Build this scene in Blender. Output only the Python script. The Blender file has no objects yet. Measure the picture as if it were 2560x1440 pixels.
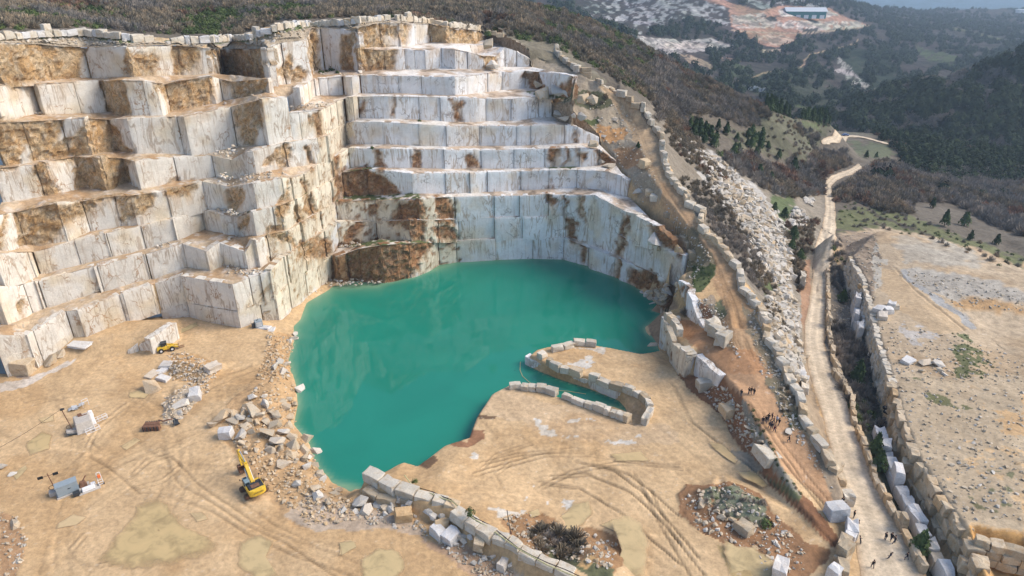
import bpy, bmesh, math, random
import numpy as np
from mathutils import Vector, Matrix
from mathutils.geometry import delaunay_2d_cdt

# ---------------------------------------------------------------- camera, sky, sun, exposure
SC = bpy.context.scene
COL = SC.collection
CAM_H, PITCH, FPX = 92.0, math.radians(26.5), 1750.0
cam_d = bpy.data.cameras.new('camera'); cam = bpy.data.objects.new('camera', cam_d); COL.objects.link(cam)
cam.location = (0, 0, CAM_H); cam.rotation_euler = (math.radians(90) - PITCH, 0, 0)
cam_d.sensor_width = 36.0; cam_d.lens = 36.0 * FPX / 2560.0
cam_d.clip_start = 1.0; cam_d.clip_end = 30000.0
SC.camera = cam
SUN_EL, SUN_AZ = 42.0, 84.0            # azimuth clockwise from +Y (the view direction)
W = bpy.data.worlds.new('World'); SC.world = W; W.use_nodes = True
nt = W.node_tree; nt.nodes.clear()
o_ = nt.nodes.new('ShaderNodeOutputWorld'); b_ = nt.nodes.new('ShaderNodeBackground'); s_ = nt.nodes.new('ShaderNodeTexSky')
s_.sky_type = 'NISHITA'; s_.sun_disc = False; s_.sun_elevation = math.radians(SUN_EL); s_.sun_rotation = math.radians(SUN_AZ)
s_.air_density = 1.0; s_.dust_density = 2.5; s_.ozone_density = 1.0; s_.altitude = 600
nt.links.new(s_.outputs[0], b_.inputs[0]); b_.inputs[1].default_value = 0.15; nt.links.new(b_.outputs[0], o_.inputs[0])
sun_d = bpy.data.lights.new('sun', 'SUN'); sun = bpy.data.objects.new('sun', sun_d); COL.objects.link(sun)
sun_d.energy = 2.2; sun_d.angle = math.radians(32.0); sun_d.color = (1.0, 0.90, 0.77)
el, az = math.radians(SUN_EL), math.radians(SUN_AZ)
sd = Vector((math.sin(az) * math.cos(el), math.cos(az) * math.cos(el), math.sin(el)))
sun.rotation_euler = (-sd).to_track_quat('-Z', 'Y').to_euler(); sun.location = (200, 100, 300)
SC.view_settings.view_transform = 'Standard'; SC.view_settings.look = 'None'
SC.view_settings.exposure = 0.74; SC.view_settings.gamma = 1.0
try: SC.view_settings.use_curve_mapping = False
except Exception: pass
SC.render.engine = 'CYCLES'
SC.cycles.volume_bounces = 0; SC.cycles.max_bounces = 6; SC.cycles.transparent_max_bounces = 8

rng = np.random.default_rng(7); random.seed(7)
# ---------------------------------------------------------------- survey helpers (photo readings -> metres)
cP, sP = math.cos(PITCH), math.sin(PITCH)
def at(px, py, z):
    u = (px - 1280) / FPX; v = (py - 720) / FPX
    d = (u, cP - v * sP, -sP - v * cP); t = (z - CAM_H) / d[2]
    return (d[0] * t, d[1] * t, z)
def atY(px, py, Y):
    u = (px - 1280) / FPX; v = (py - 720) / FPX
    d = (u, cP - v * sP, -sP - v * cP); t = Y / d[1]
    return (d[0] * t, Y, CAM_H + d[2] * t)
def proj(x, y, z):
    zz = z - CAM_H; D = y * cP - zz * sP; U = y * sP + zz * cP
    D = np.maximum(D, 1e-3)
    return 1280 + FPX * x / D, 720 - FPX * U / D
def q(k, *pts):
    """readings taken from an enlarged crop k -> photo coordinates"""
    o = {1: (0, 0, 2.8444), 2: (800, 0, 2.8444), 3: (1660, 0, 2.8444), 4: (0, 450, 2.8444), 5: (800, 450, 2.8444),
         6: (1660, 450, 2.8444), 7: (0, 940, 2.8444), 8: (800, 940, 2.8444), 9: (1660, 940, 2.8444),
         'a': (560, 380, 6.0), 'b': (560, 580, 5.5375), 'c': (640, 120, 5.5375), 'd': (1500, 560, 3.6), 0: (0, 0, 1)}[k]
    r = []
    for p in pts:
        t = [o[0] + p[0] / o[2], o[1] + p[1] / o[2]]
        for w in p[2:]: t.append(None if w is None else o[1] + w / o[2])
        r.append(tuple(t))
    return r
# ---------------------------------------------------------------- noise
_L = rng.random((256, 256)); _L3 = rng.random((64, 64, 64))
def n2(x, y):
    xi = np.floor(x).astype(int); yi = np.floor(y).astype(int); fx = x - xi; fy = y - yi
    fx = fx * fx * (3 - 2 * fx); fy = fy * fy * (3 - 2 * fy)
    g = lambda a, b: _L[a & 255, b & 255]
    return (g(xi, yi) * (1 - fx) + g(xi + 1, yi) * fx) * (1 - fy) + (g(xi, yi + 1) * (1 - fx) + g(xi + 1, yi + 1) * fx) * fy
def fbm(x, y, o=4, s=1.0):
    x = np.asarray(x, float) * s; y = np.asarray(y, float) * s; r = 0; a = 1; t = 0
    for i in range(o):
        r = r + a * n2(x + 17.3 * i, y - 9.1 * i); t += a; a *= .5; x = x * 2.03; y = y * 2.03
    return r / t
def n3(x, y, z):
    xi = np.floor(x).astype(int); yi = np.floor(y).astype(int); zi = np.floor(z).astype(int)
    fx = x - xi; fy = y - yi; fz = z - zi
    fx = fx * fx * (3 - 2 * fx); fy = fy * fy * (3 - 2 * fy); fz = fz * fz * (3 - 2 * fz)
    r = 0
    for a in (0, 1):
        for b in (0, 1):
            for c in (0, 1):
                r = r + _L3[(xi + a) & 63, (yi + b) & 63, (zi + c) & 63] * (fx if a else 1 - fx) * (fy if b else 1 - fy) * (fz if c else 1 - fz)
    return r
def fbm3(p, s=1.0, o=3):
    x, y, z = p[:, 0] * s, p[:, 1] * s, p[:, 2] * s; r = 0; a = 1; t = 0
    for i in range(o):
        r = r + a * n3(x + 5.2 * i, y + 1.7 * i, z - 3.1 * i); t += a; a *= .5; x, y, z = x * 2.1, y * 2.1, z * 2.1
    return r / t
def inpoly(px, py, poly):
    px = np.asarray(px); py = np.asarray(py); r = np.zeros(px.shape, bool)
    xs = [p[0] for p in poly]; ys = [p[1] for p in poly]
    m = (px >= min(xs)) & (px <= max(xs)) & (py >= min(ys)) & (py <= max(ys))
    if not m.any(): return r
    X, Y = px[m], py[m]; c = np.zeros(X.shape, bool); n = len(poly)
    for i in range(n):
        x0, y0 = poly[i][:2]; x1, y1 = poly[(i + 1) % n][:2]
        if y0 == y1: continue
        k = (y0 > Y) != (y1 > Y)
        c ^= k & (X < (x1 - x0) * (Y - y0) / (y1 - y0) + x0)
    r[m] = c
    return r
def pldist(px, py, line):
    d = np.full(np.shape(px), 1e9)
    for a, b in zip(line[:-1], line[1:]):
        ax, ay = a[:2]; bx, by = b[:2]; L2 = (bx - ax) ** 2 + (by - ay) ** 2 + 1e-9
        t = np.clip(((px - ax) * (bx - ax) + (py - ay) * (by - ay)) / L2, 0, 1)
        d = np.minimum(d, np.hypot(px - ax - t * (bx - ax), py - ay - t * (by - ay)))
    return d
def smooth(x, a, b):
    t = np.clip((x - a) / (b - a), 0, 1); return t * t * (3 - 2 * t)
# ---------------------------------------------------------------- objects
def tag(o, label=None, cat=None, group=None, kind=None):
    if label: o['label'] = label
    if cat: o['category'] = cat
    if group: o['group'] = group
    if kind: o['kind'] = kind
    return o
def empty(name, loc=(0, 0, 0), rz=0):
    o = bpy.data.objects.new(name, None); COL.objects.link(o); o.location = loc; o.rotation_euler = (0, 0, rz)
    o.empty_display_size = .5
    return o
def link(name, me, parent=None, loc=None, rot=None, scl=None):
    o = bpy.data.objects.new(name, me); COL.objects.link(o)
    if parent is not None: o.parent = parent
    if loc is not None: o.location = loc
    if rot is not None: o.rotation_euler = rot
    if scl is not None: o.scale = scl
    return o
def mesh_np(name, V, F, mat, col=None, smoothf=False, mats=None, mi=None):
    V = np.asarray(V, np.float32); F = np.asarray(F, np.int32)
    me = bpy.data.meshes.new(name); k = F.shape[1]
    me.vertices.add(len(V)); me.vertices.foreach_set('co', V.ravel())
    me.loops.add(F.size); me.loops.foreach_set('vertex_index', F.ravel())
    me.polygons.add(len(F)); me.polygons.foreach_set('loop_start', np.arange(0, F.size, k, dtype=np.int32))
    try: me.polygons.foreach_set('loop_total', np.full(len(F), k, np.int32))
    except Exception: pass
    me.polygons.foreach_set('use_smooth', np.full(len(F), smoothf))
    for m in (mats or [mat]): me.materials.append(m)
    if mi is not None: me.polygons.foreach_set('material_index', np.asarray(mi, np.int32))
    me.update(calc_edges=True)
    if col is not None:
        a = me.color_attributes.new('Cd', 'FLOAT_COLOR', 'POINT')
        c = np.ones((len(V), 4), np.float32); c[:, :col.shape[1]] = col; a.data.foreach_set('color', c.ravel())
    return me
def bm_mesh(name, bm, mats, smoothf=False):
    me = bpy.data.meshes.new(name); bm.to_mesh(me); bm.free()
    for m in (mats if isinstance(mats, (list, tuple)) else [mats]): me.materials.append(m)
    if smoothf: me.polygons.foreach_set('use_smooth', np.full(len(me.polygons), True))
    return me
# ---------------------------------------------------------------- materials
def mat_new(name):
    m = bpy.data.materials.new(name); m.use_nodes = True; t = m.node_tree; t.nodes.clear()
    out = t.nodes.new('ShaderNodeOutputMaterial'); p = t.nodes.new('ShaderNodeBsdfPrincipled')
    t.links.new(p.outputs[0], out.inputs[0]); p.inputs['Roughness'].default_value = .85
    p.inputs['Specular IOR Level'].default_value = .25
    return m, t, p
def nd(t, ty, **k):
    n = t.nodes.new(ty)
    for a, b in k.items(): setattr(n, a, b)
    return n
def noise_node(t, vec, scale, detail=4, rough=.6, dist=0.0):
    n = nd(t, 'ShaderNodeTexNoise'); n.inputs['Scale'].default_value = scale; n.inputs['Detail'].default_value = detail
    n.inputs['Roughness'].default_value = rough; n.inputs['Distortion'].default_value = dist
    t.links.new(vec, n.inputs['Vector']); return n
def ramp(t, fac, stops):
    r = nd(t, 'ShaderNodeValToRGB'); e = r.color_ramp.elements
    e[0].position, e[0].color = stops[0][0], (*stops[0][1], 1) if len(stops[0][1]) == 3 else stops[0][1]
    e[1].position, e[1].color = stops[-1][0], (*stops[-1][1], 1)
    for p_, c_ in stops[1:-1]:
        x = e.new(p_); x.color = (*c_, 1)
    t.links.new(fac, r.inputs[0]); return r
def mixc(t, a, b, fac, mode='MIX'):
    m = nd(t, 'ShaderNodeMix', data_type='RGBA', blend_type=mode)
    for s, v in ((6, a), (7, b), (0, fac)):
        if hasattr(v, 'is_linked') or hasattr(v, 'links'): t.links.new(v, m.inputs[s])
        elif s == 0: m.inputs[0].default_value = v
        else: m.inputs[s].default_value = (*v, 1)
    return m.outputs[2]
def mth(t, op, a, b=None, c=None):
    m = nd(t, 'ShaderNodeMath', operation=op)
    for i, v in enumerate((a, b, c)):
        if v is None: continue
        if hasattr(v, 'links'): t.links.new(v, m.inputs[i])
        else: m.inputs[i].default_value = v
    return m.outputs[0]
def bump(t, p, h, strength, dist):
    b = nd(t, 'ShaderNodeBump'); b.inputs['Strength'].default_value = strength; b.inputs['Distance'].default_value = dist
    t.links.new(h, b.inputs['Height']); t.links.new(b.outputs[0], p.inputs['Normal'])
G1 = (1, 1, 1)
def ground_material(name, fine=1.0, lo=.72, hi=1.25, rough=.9):
    m, t, p = mat_new(name)
    g = nd(t, 'ShaderNodeNewGeometry'); a = nd(t, 'ShaderNodeAttribute', attribute_name='Cd')
    n = noise_node(t, g.outputs['Position'], 1.1 * fine, 6, .72)
    n_b = noise_node(t, g.outputs['Position'], .13 * fine, 5, .65, .6)
    r = ramp(t, n.outputs[0], [(.3, (lo, lo, lo)), (.7, (hi, hi, hi))])
    r2 = ramp(t, n_b.outputs[0], [(.32, (.86, .84, .82)), (.68, (1.12, 1.13, 1.15))])
    c = mixc(t, a.outputs[0], r.outputs[0], 1.0, 'MULTIPLY'); c = mixc(t, c, r2.outputs[0], 1.0, 'MULTIPLY')
    t.links.new(c, p.inputs['Base Color']); p.inputs['Roughness'].default_value = rough
    bump(t, p, n.outputs[0], .6, .25 / fine)
    return m
M = {}
M['ground'] = ground_material('bare_soil')
M['wild'] = ground_material('wild_ground', .45, .6, 1.4)
def rock_material():
    m, t, p = mat_new('quarry_stone')
    g = nd(t, 'ShaderNodeNewGeometry'); a = nd(t, 'ShaderNodeAttribute', attribute_name='Cd')
    oi = nd(t, 'ShaderNodeObjectInfo')
    pos = g.outputs['Position']; cut = a.outputs['Alpha']
    mp = nd(t, 'ShaderNodeVectorMath', operation='ADD'); cmb = nd(t, 'ShaderNodeCombineXYZ')
    sh = mth(t, 'MULTIPLY', oi.outputs['Random'], 57.0)
    for i in range(3): t.links.new(sh, cmb.inputs[i])
    t.links.new(pos, mp.inputs[0]); t.links.new(cmb.outputs[0], mp.inputs[1])
    # stretched vector for vertical bands
    st = nd(t, 'ShaderNodeVectorMath', operation='MULTIPLY'); st.inputs[1].default_value = (.55, .55, .10)
    t.links.new(mp.outputs[0], st.inputs[0])
    band = noise_node(t, st.outputs[0], .75, 3, .5, 1.6)
    rb = ramp(t, band.outputs[0], [(.515, (0, 0, 0)), (.545, (1, 1, 1)), (.575, (1, 1, 1)), (.60, (0, 0, 0))])
    pres = noise_node(t, mp.outputs[0], .11, 2, .5)
    rp = ramp(t, pres.outputs[0], [(.40, (0, 0, 0)), (.52, (1, 1, 1))])
    bandf = mth(t, 'MULTIPLY', mth(t, 'MULTIPLY', rb.outputs[0], rp.outputs[0]), mth(t, 'MULTIPLY', cut, .70))
    # thin cracks and veins
    vo = nd(t, 'ShaderNodeTexVoronoi', feature='DISTANCE_TO_EDGE'); vo.inputs['Scale'].default_value = .22
    dn = noise_node(t, mp.outputs[0], .5, 3, .6)
    vadd = nd(t, 'ShaderNodeVectorMath', operation='MULTIPLY_ADD'); vadd.inputs[1].default_value = (3.5, 3.5, 3.5)
    t.links.new(dn.outputs[1], vadd.inputs[0]); t.links.new(mp.outputs[0], vadd.inputs[2]); t.links.new(vadd.outputs[0], vo.inputs['Vector'])
    rv = ramp(t, vo.outputs[0], [(.012, (1, 1, 1)), (.034, (0, 0, 0))])
    vm = noise_node(t, mp.outputs[0], .16, 2, .5)
    rvm = ramp(t, vm.outputs[0], [(.53, (0, 0, 0)), (.60, (1, 1, 1))])
    veinf = mth(t, 'MULTIPLY', mth(t, 'MULTIPLY', rv.outputs[0], rvm.outputs[0]), .75)
    # drip streaks
    st2 = nd(t, 'ShaderNodeVectorMath', operation='MULTIPLY'); st2.inputs[1].default_value = (1.6, 1.6, .07)
    t.links.new(pos, st2.inputs[0])
    dr = noise_node(t, st2.outputs[0], .9, 3, .6)
    rd = ramp(t, dr.outputs[0], [(.56, (0, 0, 0)), (.68, (1, 1, 1))])
    dripf = mth(t, 'MULTIPLY', rd.outputs[0], mth(t, 'MULTIPLY', cut, .26))
    fine = noise_node(t, pos, 1.6, 6, .75); rf = ramp(t, fine.outputs[0], [(.3, (.91, .905, .90)), (.7, (1.07, 1.07, 1.07))]); hc = noise_node(t, pos, .85, 8, .8, 1.2); rh = ramp(t, hc.outputs[0], [(.33, (.42, .36, .30)), (.46, (1.0, .98, .95)), (.64, (1.6, 1.6, 1.58))])
    big = noise_node(t, pos, .3, 3, .6); rbig = ramp(t, big.outputs[0], [(.35, (.91, .905, .90)), (.65, (1.05, 1.05, 1.05))])
    rnd = ramp(t, oi.outputs['Random'], [(0, (.90, .89, .87)), (1, (1.06, 1.06, 1.05))])
    c = mixc(t, a.outputs[0], rnd.outputs[0], 1.0, 'MULTIPLY')
    bcol = mixc(t, (.36, .25, .15), (.44, .36, .28), big.outputs[0])
    c = mixc(t, c, bcol, bandf)
    c = mixc(t, c, (.36, .24, .12), dripf)
    sx = nd(t, 'ShaderNodeSeparateXYZ'); t.links.new(pos, sx.inputs[0]); lf = nd(t, 'ShaderNodeMapRange'); lf.inputs[1].default_value = -45; lf.inputs[2].default_value = -62; t.links.new(sx.outputs[0], lf.inputs[0])
    vcol = mixc(t, (.11, .07, .045), (.36, .20, .09), lf.outputs[0])
    veinf2 = mth(t, 'MULTIPLY', veinf, mth(t, 'MULTIPLY_ADD', lf.outputs[0], .35, .65))
    c = mixc(t, c, vcol, veinf2)
    c = mixc(t, c, rf.outputs[0], 1.0, 'MULTIPLY'); c = mixc(t, c, rbig.outputs[0], 1.0, 'MULTIPLY')
    c = mixc(t, c, rh.outputs[0], mth(t, 'SUBTRACT', 1.0, cut), 'MULTIPLY')
    t.links.new(c, p.inputs['Base Color'])
    inv = mth(t, 'SUBTRACT', 1.35, cut)
    bh = mth(t, 'MULTIPLY', hc.outputs[0], inv)
    bump(t, p, bh, .9, .9)
    p.inputs['Roughness'].default_value = .8
    return m
M['rock'] = rock_material()
def block_material(name, base, spread, stain=(.42, .28, .13), st=.6):
    m, t, p = mat_new(name)
    g = nd(t, 'ShaderNodeNewGeometry'); oi = nd(t, 'ShaderNodeObjectInfo')
    r = ramp(t, oi.outputs['Random'], [(0, tuple(b * (1 - spread) for b in base)), (.5, base), (.8, (base[0] * 1.08, base[1] * 1.08, base[2] * 1.09)), (1, (base[0] * .98, base[1] * .84, base[2] * .66))])
    n = noise_node(t, g.outputs['Position'], .9, 5, .7); k = ramp(t, n.outputs[0], [(.48, (0, 0, 0)), (.7, (st, st, st))])
    c = mixc(t, r.outputs[0], stain, k.outputs[0])
    f = noise_node(t, g.outputs['Position'], 4.0, 5, .7); rf = ramp(t, f.outputs[0], [(.3, (.8, .8, .8)), (.7, (1.14, 1.14, 1.14))])
    c = mixc(t, c, rf.outputs[0], 1.0, 'MULTIPLY'); t.links.new(c, p.inputs['Base Color'])
    bump(t, p, f.outputs[0], .5, .12)
    return m
M['block'] = block_material('cut_limestone', (.57, .515, .42), .22)
M['block_w'] = block_material('white_limestone', (.60, .585, .56), .12, (.4, .3, .2), .35)
M['block_t'] = block_material('tan_limestone', (.50, .405, .28), .25, (.36, .22, .10), .7)
M['rubble'] = block_material('broken_limestone', (.56, .52, .455), .25, (.45, .33, .2), .45)
M['rubble_w'] = block_material('tan_rubble', (.50, .42, .31), .25, (.45, .28, .13), .6)
def flat_mat(name, c, rough=.6, metal=0.0, var=.12, sc=3.0, spec=.3):
    m, t, p = mat_new(name)
    g = nd(t, 'ShaderNodeNewGeometry'); n = noise_node(t, g.outputs['Position'], sc, 4, .65)
    r = ramp(t, n.outputs[0], [(.3, tuple(x * (1 - var) for x in c)), (.7, tuple(min(1, x * (1 + var)) for x in c))])
    t.links.new(r.outputs[0], p.inputs['Base Color']); p.inputs['Roughness'].default_value = rough
    p.inputs['Metallic'].default_value = metal; p.inputs['Specular IOR Level'].default_value = spec
    return m
# ---------------------------------------------------------------- levels read off the photograph
WATER = -2.6
def interp(x, kn): return float(np.interp(x, [k[0] for k in kn], [k[1] for k in kn]))
def kz(*kn): return lambda x, kn=kn: interp(x, kn)
Z0 = kz((0, 3.6), (640, 4.0), (829, 5.2), (3000, 5.2))
Z1 = kz((0, 11), (400, 11), (600, 13), (842, 12.6), (3000, 12.6))
Z2 = kz((0, 18.4), (400, 18.5), (600, 21), (840, 19.7), (3000, 19.7))
Z3 = kz((0, 26), (400, 25.2), (560, 28), (850, 26.6), (3000, 26.6))
Z4 = kz((0, 35.5), (400, 34), (570, 35.3), (860, 32.7), (3000, 32.7))
Z5 = kz((0, 45), (200, 42.5), (560, 41.7), (720, 41.2), (885, 39.3), (3000, 39.3))
Z6a = kz((0, 46.7), (3000, 46.7))
Z6 = kz((0, 54), (400, 52.5), (3000, 52.5))
Z7 = kz((0, 62.5), (400, 61), (640, 61), (900, 59.4), (3000, 59.4))
Z8 = kz((0, 72), (400, 69.8), (780, 67), (1000, 66.2), (1200, 64.2), (3000, 63))
RINGZ = kz((128, 55), (165, 52), (200, 49), (225, 46), (290, 39), (330, 35), (430, 28.5), (520, 23), (600, 19), (700, 14.5), (760, 12.5),
           (850, 10.5), (920, 9), (1050, 6.5), (1200, 3), (1300, .6), (1700, 0))
RING = q(2, (1670, 365), (1700, 400), (1760, 450), (1830, 500), (1900, 545), (2000, 590), (2060, 630), (2130, 670), (2200, 710), (2250, 760),
         (2320, 800), (2350, 870), (2390, 930), (2430, 990), (2430, 1080), (2450, 1160), (2480, 1240), (2520, 1310), (2600, 1390)) + \
       q(6, (110, 70), (150, 120), (170, 180), (230, 205), (280, 240), (250, 290), (265, 350), (300, 390), (355, 420), (395, 470), (430, 520),
         (480, 590), (540, 660), (545, 740), (555, 790), (600, 830), (640, 890), (690, 930), (700, 980), (720, 1030), (730, 1080), (720, 1130),
         (770, 1190), (820, 1250), (830, 1310), (870, 1370)) + \
       q(9, (890, 50), (930, 110), (960, 180), (975, 240), (990, 310), (1030, 390), (1070, 440), (1100, 490), (1140, 540), (1165, 600),
         (1200, 670), (1240, 730), (1270, 800))
ROADZ = kz((330, -26), (360, -25), (400, -20), (450, -15), (520, -11), (600, -8), (700, -5), (800, -3), (950, -2), (1150, -1), (1340, 0), (1700, 0))
ROAD_L = [(2185, 1560), (2150, 1440), (2135, 1350), (2105, 1250), (2080, 1150), (2060, 1050), (2030, 960), (2012, 880), (2010, 820), (2025, 760), (2033, 680),
          (2036, 620), (2055, 570), (2064, 520), (2058, 460), (2080, 440), (2120, 425), (2145, 410), (2138, 404)]
ROAD_R = [(2400, 1560), (2310, 1440), (2255, 1340), (2200, 1220), (2140, 1080), (2110, 980), (2082, 930), (2060, 860), (2062, 780), (2070, 700), (2085, 620),
          (2091, 570), (2086, 500), (2078, 465), (2092, 450), (2132, 434), (2157, 418), (2152, 400)]
# ---------------------------------------------------------------- quarry tiers: (rim x, rim y, foot y) from left to right
K = q
T1_ = K(4, (-60, 1100, 1400), (180, 1105, 1335), (235, 1073, 1300), (468, 932, 1120), (545, 925, 1115), (852, 815, 1000), (872, 812, 1000),
        (1075, 745, 935), (1100, 742, 935), (1285, 680, 873), (1470, 715, 905), (1650, 742, 935)) + \
      K('b', (350, 640, 1030), (500, 590, 980), (635, 545, 905), (655, 520, 890), (830, 345, 740), (870, 320, 725), (1040, 200, 600), (1110, 160, 570), (1394, -9, 390), (1567, -138, 215)) + \
      K(5, (400, 292, 443), (640, 285, 432), (985, 280, 427), (1240, 265, 412), (1440, 258, 410), (1750, 258, 408), (1950, 285, 462), (2070, 367, 515),
        (2150, 402, 550), (2190, 423, 570), (2305, 472, 625), (2465, 503, 700), (2600, 537, 760))
T0_ = K(4, (1140, 935, 990), (1328, 873, 975), (1500, 910, 1020), (1690, 935, 1055)) + \
      K('b', (500, 980, 1225), (690, 905, 1215), (720, 890, 1215), (870, 735, 1100), (900, 730, 1045), (1100, 570, 900), (1125, 570, 880),
        (1290, 450, 760), (1310, 450, 745), (1490, 320, 650)) + \
      K(5, (110, 545, 740), (190, 520, 730), (270, 490, 735), (430, 465, 750), (640, 450, 705), (780, 448, 650), (845, 438, 612), (970, 432, 592), (1250, 415, 575), (1515, 412, 567),
        (1735, 412, 572), (1830, 450, 598), (1910, 480, 618), (1925, 485, 640), (2095, 550, 695), (2130, 560, 712), (2240, 615, 760), (2350, 655, 830), (2450, 700, 900))
T2_ = K(4, (-60, 760, 1030), (165, 745, 950), (243, 718, 915), (275, 720, 900), (670, 612, 792), (690, 610, 790), (1020, 527, 700), (1038, 525, 698),
        (1298, 450, 618), (1455, 503, 645), (1570, 440, 600), (1740, 515, 635)) + \
      K('a', (440, 1320, None), (640, 1245, None), (950, 1180, None), (1150, 1060, None), (1440, 885, None), (1680, 740, None)) + \
      K(5, (400, 140, 292), (700, 130, 285), (960, 118, 280), (1240, 112, 265), (1420, 110, 258), (1630, 98, 258), (1750, 104, 258), (1860, 103, 272),
        (1960, 105, 285), (2155, 215, 400), (2260, 250, 450), (2400, 330, 490), (2500, 430, 515))
T3_ = K(4, (-60, 525, 760), (195, 510, 690), (240, 512, 668), (738, 380, 548), (755, 378, 540), (1000, 325, 490), (1225, 278, 425), (1240, 275, 420), (1440, 215, 350),
        (1560, 240, 380), (1690, 265, 402)) + \
      K('a', (420, 900, 1250), (730, 820, 1190), (850, 800, 1180), (1080, 705, 1080), (1300, 590, 960), (1600, 440, 780)) + \
      K(2, (160, 1225, 1400), (330, 1200, 1392), (430, 1205, 1390), (650, 1235, 1375), (890, 1230, 1378), (1190, 1222, 1362), (1430, 1215, 1350), (1830, 1208, 1335),
        (2050, 1218, 1352), (2150, 1255, 1390), (2190, 1290, 1400))
T4_ = K(4, (-60, 255, 500), (110, 228, 470), (400, 165, 435), (585, 150, 365), (812, 115, 325), (925, 110, 328), (1180, 80, 265), (1440, 8, 205)) + \
      K('a', (60, 520, 905), (430, 470, 850), (860, 395, 800), (1000, 385, 760), (1190, 330, 650), (1400, 200, 540), (1620, 100, 420)) + \
      K(2, (200, 1055, 1190), (440, 1055, 1192), (640, 1062, 1195), (880, 1062, 1198), (1145, 1068, 1197), (1380, 1062, 1195), (1600, 1055, 1190), (1850, 1052, 1185),
        (1990, 1062, 1172), (2110, 1150, 1180))
T5_ = K(1, (-60, 1200, 1440), (250, 1170, 1395), (320, 1150, 1380), (535, 1115, 1340), (700, 1120, 1360), (865, 1125, 1300), (955, 1145, 1350), (1235, 1120, 1290),
        (1505, 1105, 1260), (1640, 1138, 1270), (1738, 1083, 1245), (1800, 1075, 1235)) + \
      K('c', (400, 1305, None), (850, 1250, None), (980, 1215, None), (1110, 1125, None), (1240, 1045, None)) + \
      K(2, (232, 866, 1022), (445, 868, 1025), (700, 882, 1038), (895, 895, 1040), (1135, 893, 1035), (1400, 897, 1035), (1500, 890, 1030), (1740, 885, 1020), (1830, 900, 1018), (1985, 975, 1018))
T6a_ = K('c', (470, 895, 1300), (600, 890, 1280), (900, 850, 1235), (1040, 790, 1150), (1120, 735, 1100), (1225, 700, 1030), (1330, 680, 1000)) + \
       K(2, (265, 688, 840), (460, 683, 845), (700, 690, 852), (1000, 693, 868), (1120, 697, 870), (1180, 700, 862), (1360, 705, 858), (1400, 698, 858), (1560, 690, 835), (1650, 705, 830))
T6L_ = K(1, (-60, 875, 1180), (160, 865, 1150), (430, 852, 1125), (600, 838, 1100), (770, 850, 1080), (900, 842, 1090), (1255, 828, 1095), (1305, 828, 1110), (1640, 758, 1045),
         (1860, 705, 1035), (2045, 690, 1010))
T6R_ = K('c', (440, 680, 880), (605, 550, 800), (725, 480, 730), (765, 460, 690), (815, 425, 670), (870, 420, 660), (990, 415, 665), (1190, 390, 655), (1310, 400, 650)) + \
       K(2, (285, 535, 665), (555, 540, 662), (720, 545, 668), (960, 545, 680), (1045, 545, 672), (1195, 518, 655), (1295, 508, 640), (1345, 515, 640), (1460, 502, 625),
         (1550, 510, 640), (1690, 520, 660), (1790, 535, 690))
T7L_ = K(1, (-60, 608, 870), (240, 592, 800), (258, 597, 818), (715, 572, 800), (760, 572, 822), (865, 570, 822), (1010, 572, 825), (1105, 588, 822), (1180, 595, 800),
         (1500, 537, 740), (1560, 560, 715), (1650, 580, 705), (1900, 560, 660))
T7R_ = K(2, (268, 345, 515), (460, 358, 500), (600, 348, 493), (670, 355, 495), (745, 358, 495), (860, 342, 482), (960, 350, 490), (1050, 368, 493), (1165, 400, 490),
         (1250, 400, 478), (1315, 340, 475), (1400, 365, 475), (1490, 420, 475))
T8L_ = K(1, (-60, 300, 605), (300, 318, 575), (600, 340, 555), (900, 330, 545), (1250, 322, 535), (1500, 345, 525), (1560, 350, 560), (1890, 345, 620), (2000, 305, 600), (2180, 285, 580))
T8P_ = K(2, (-60, 200, 500), (0, 200, 495), (140, 205, 500), (240, 225, 510), (268, 240, 515))
T8R_ = K(2, (270, 200, 345), (430, 160, 340), (560, 165, 330), (780, 170, 305), (900, 195, 308), (1100, 215, 312), (1190, 250, 275))
def rim_at(lines, px):
    """where the rim of the course below stands on the sight line of column px"""
    for line in lines:
        for (T0, _), (T1, _) in zip(line[:-1], line[1:]):
            a, b = float(proj(*T0)[0]), float(proj(*T1)[0])
            if a != b and min(a, b) <= px <= max(a, b):
                s = (px - a) / (b - a); p = [T0[k] + (T1[k] - T0[k]) * s for k in range(3)]; return math.hypot(p[0], p[1]), p[2]
    return None
def lift_line(st, zt, zb, prev=(), step=.7):
    """-> list of (top xyz, bottom xyz): the foot stands where it is seen, on the ledge of the course below and never in front of its rim; the wall rises plumb to the seen rim"""
    out = []
    for s in st:
        px, py = s[0], s[1]; fy = s[2]
        b = zb(px)
        if fy is None:
            T = at(px, py, zt(px)); B = (T[0], T[1], b); r = rim_at(prev, px)
            if r and math.hypot(T[0], T[1]) < r[0] + step:
                k = (r[0] + step) / math.hypot(T[0], T[1]); B = (T[0] * k, T[1] * k, min(b, r[1])); T = (B[0], B[1], zt(px))
        else:
            fx = px
            for _ in range(4):
                r = rim_at(prev, fx); bb = r[1] if r and abs(r[1] - b) < 5 else b; B = at(fx, fy, bb)
                if r and math.hypot(B[0], B[1]) < r[0] + step:
                    k = (r[0] + step) / math.hypot(B[0], B[1]); B = (B[0] * k, B[1] * k, bb)
                lo, hi = bb, bb + 45
                for _k in range(30):
                    m = (lo + hi) / 2
                    if proj(B[0], B[1], m)[1] > py: lo = m
                    else: hi = m
                fx += px - float(proj(B[0], B[1], lo)[0])
            T = (B[0], B[1], lo)
        out.append((T, B))
    return out
floorL = kz((-40, 0), (83, 0), (165, 3.2), (420, 3.5), (450, 3.6), (700, 4.0), (3000, 5))
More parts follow.
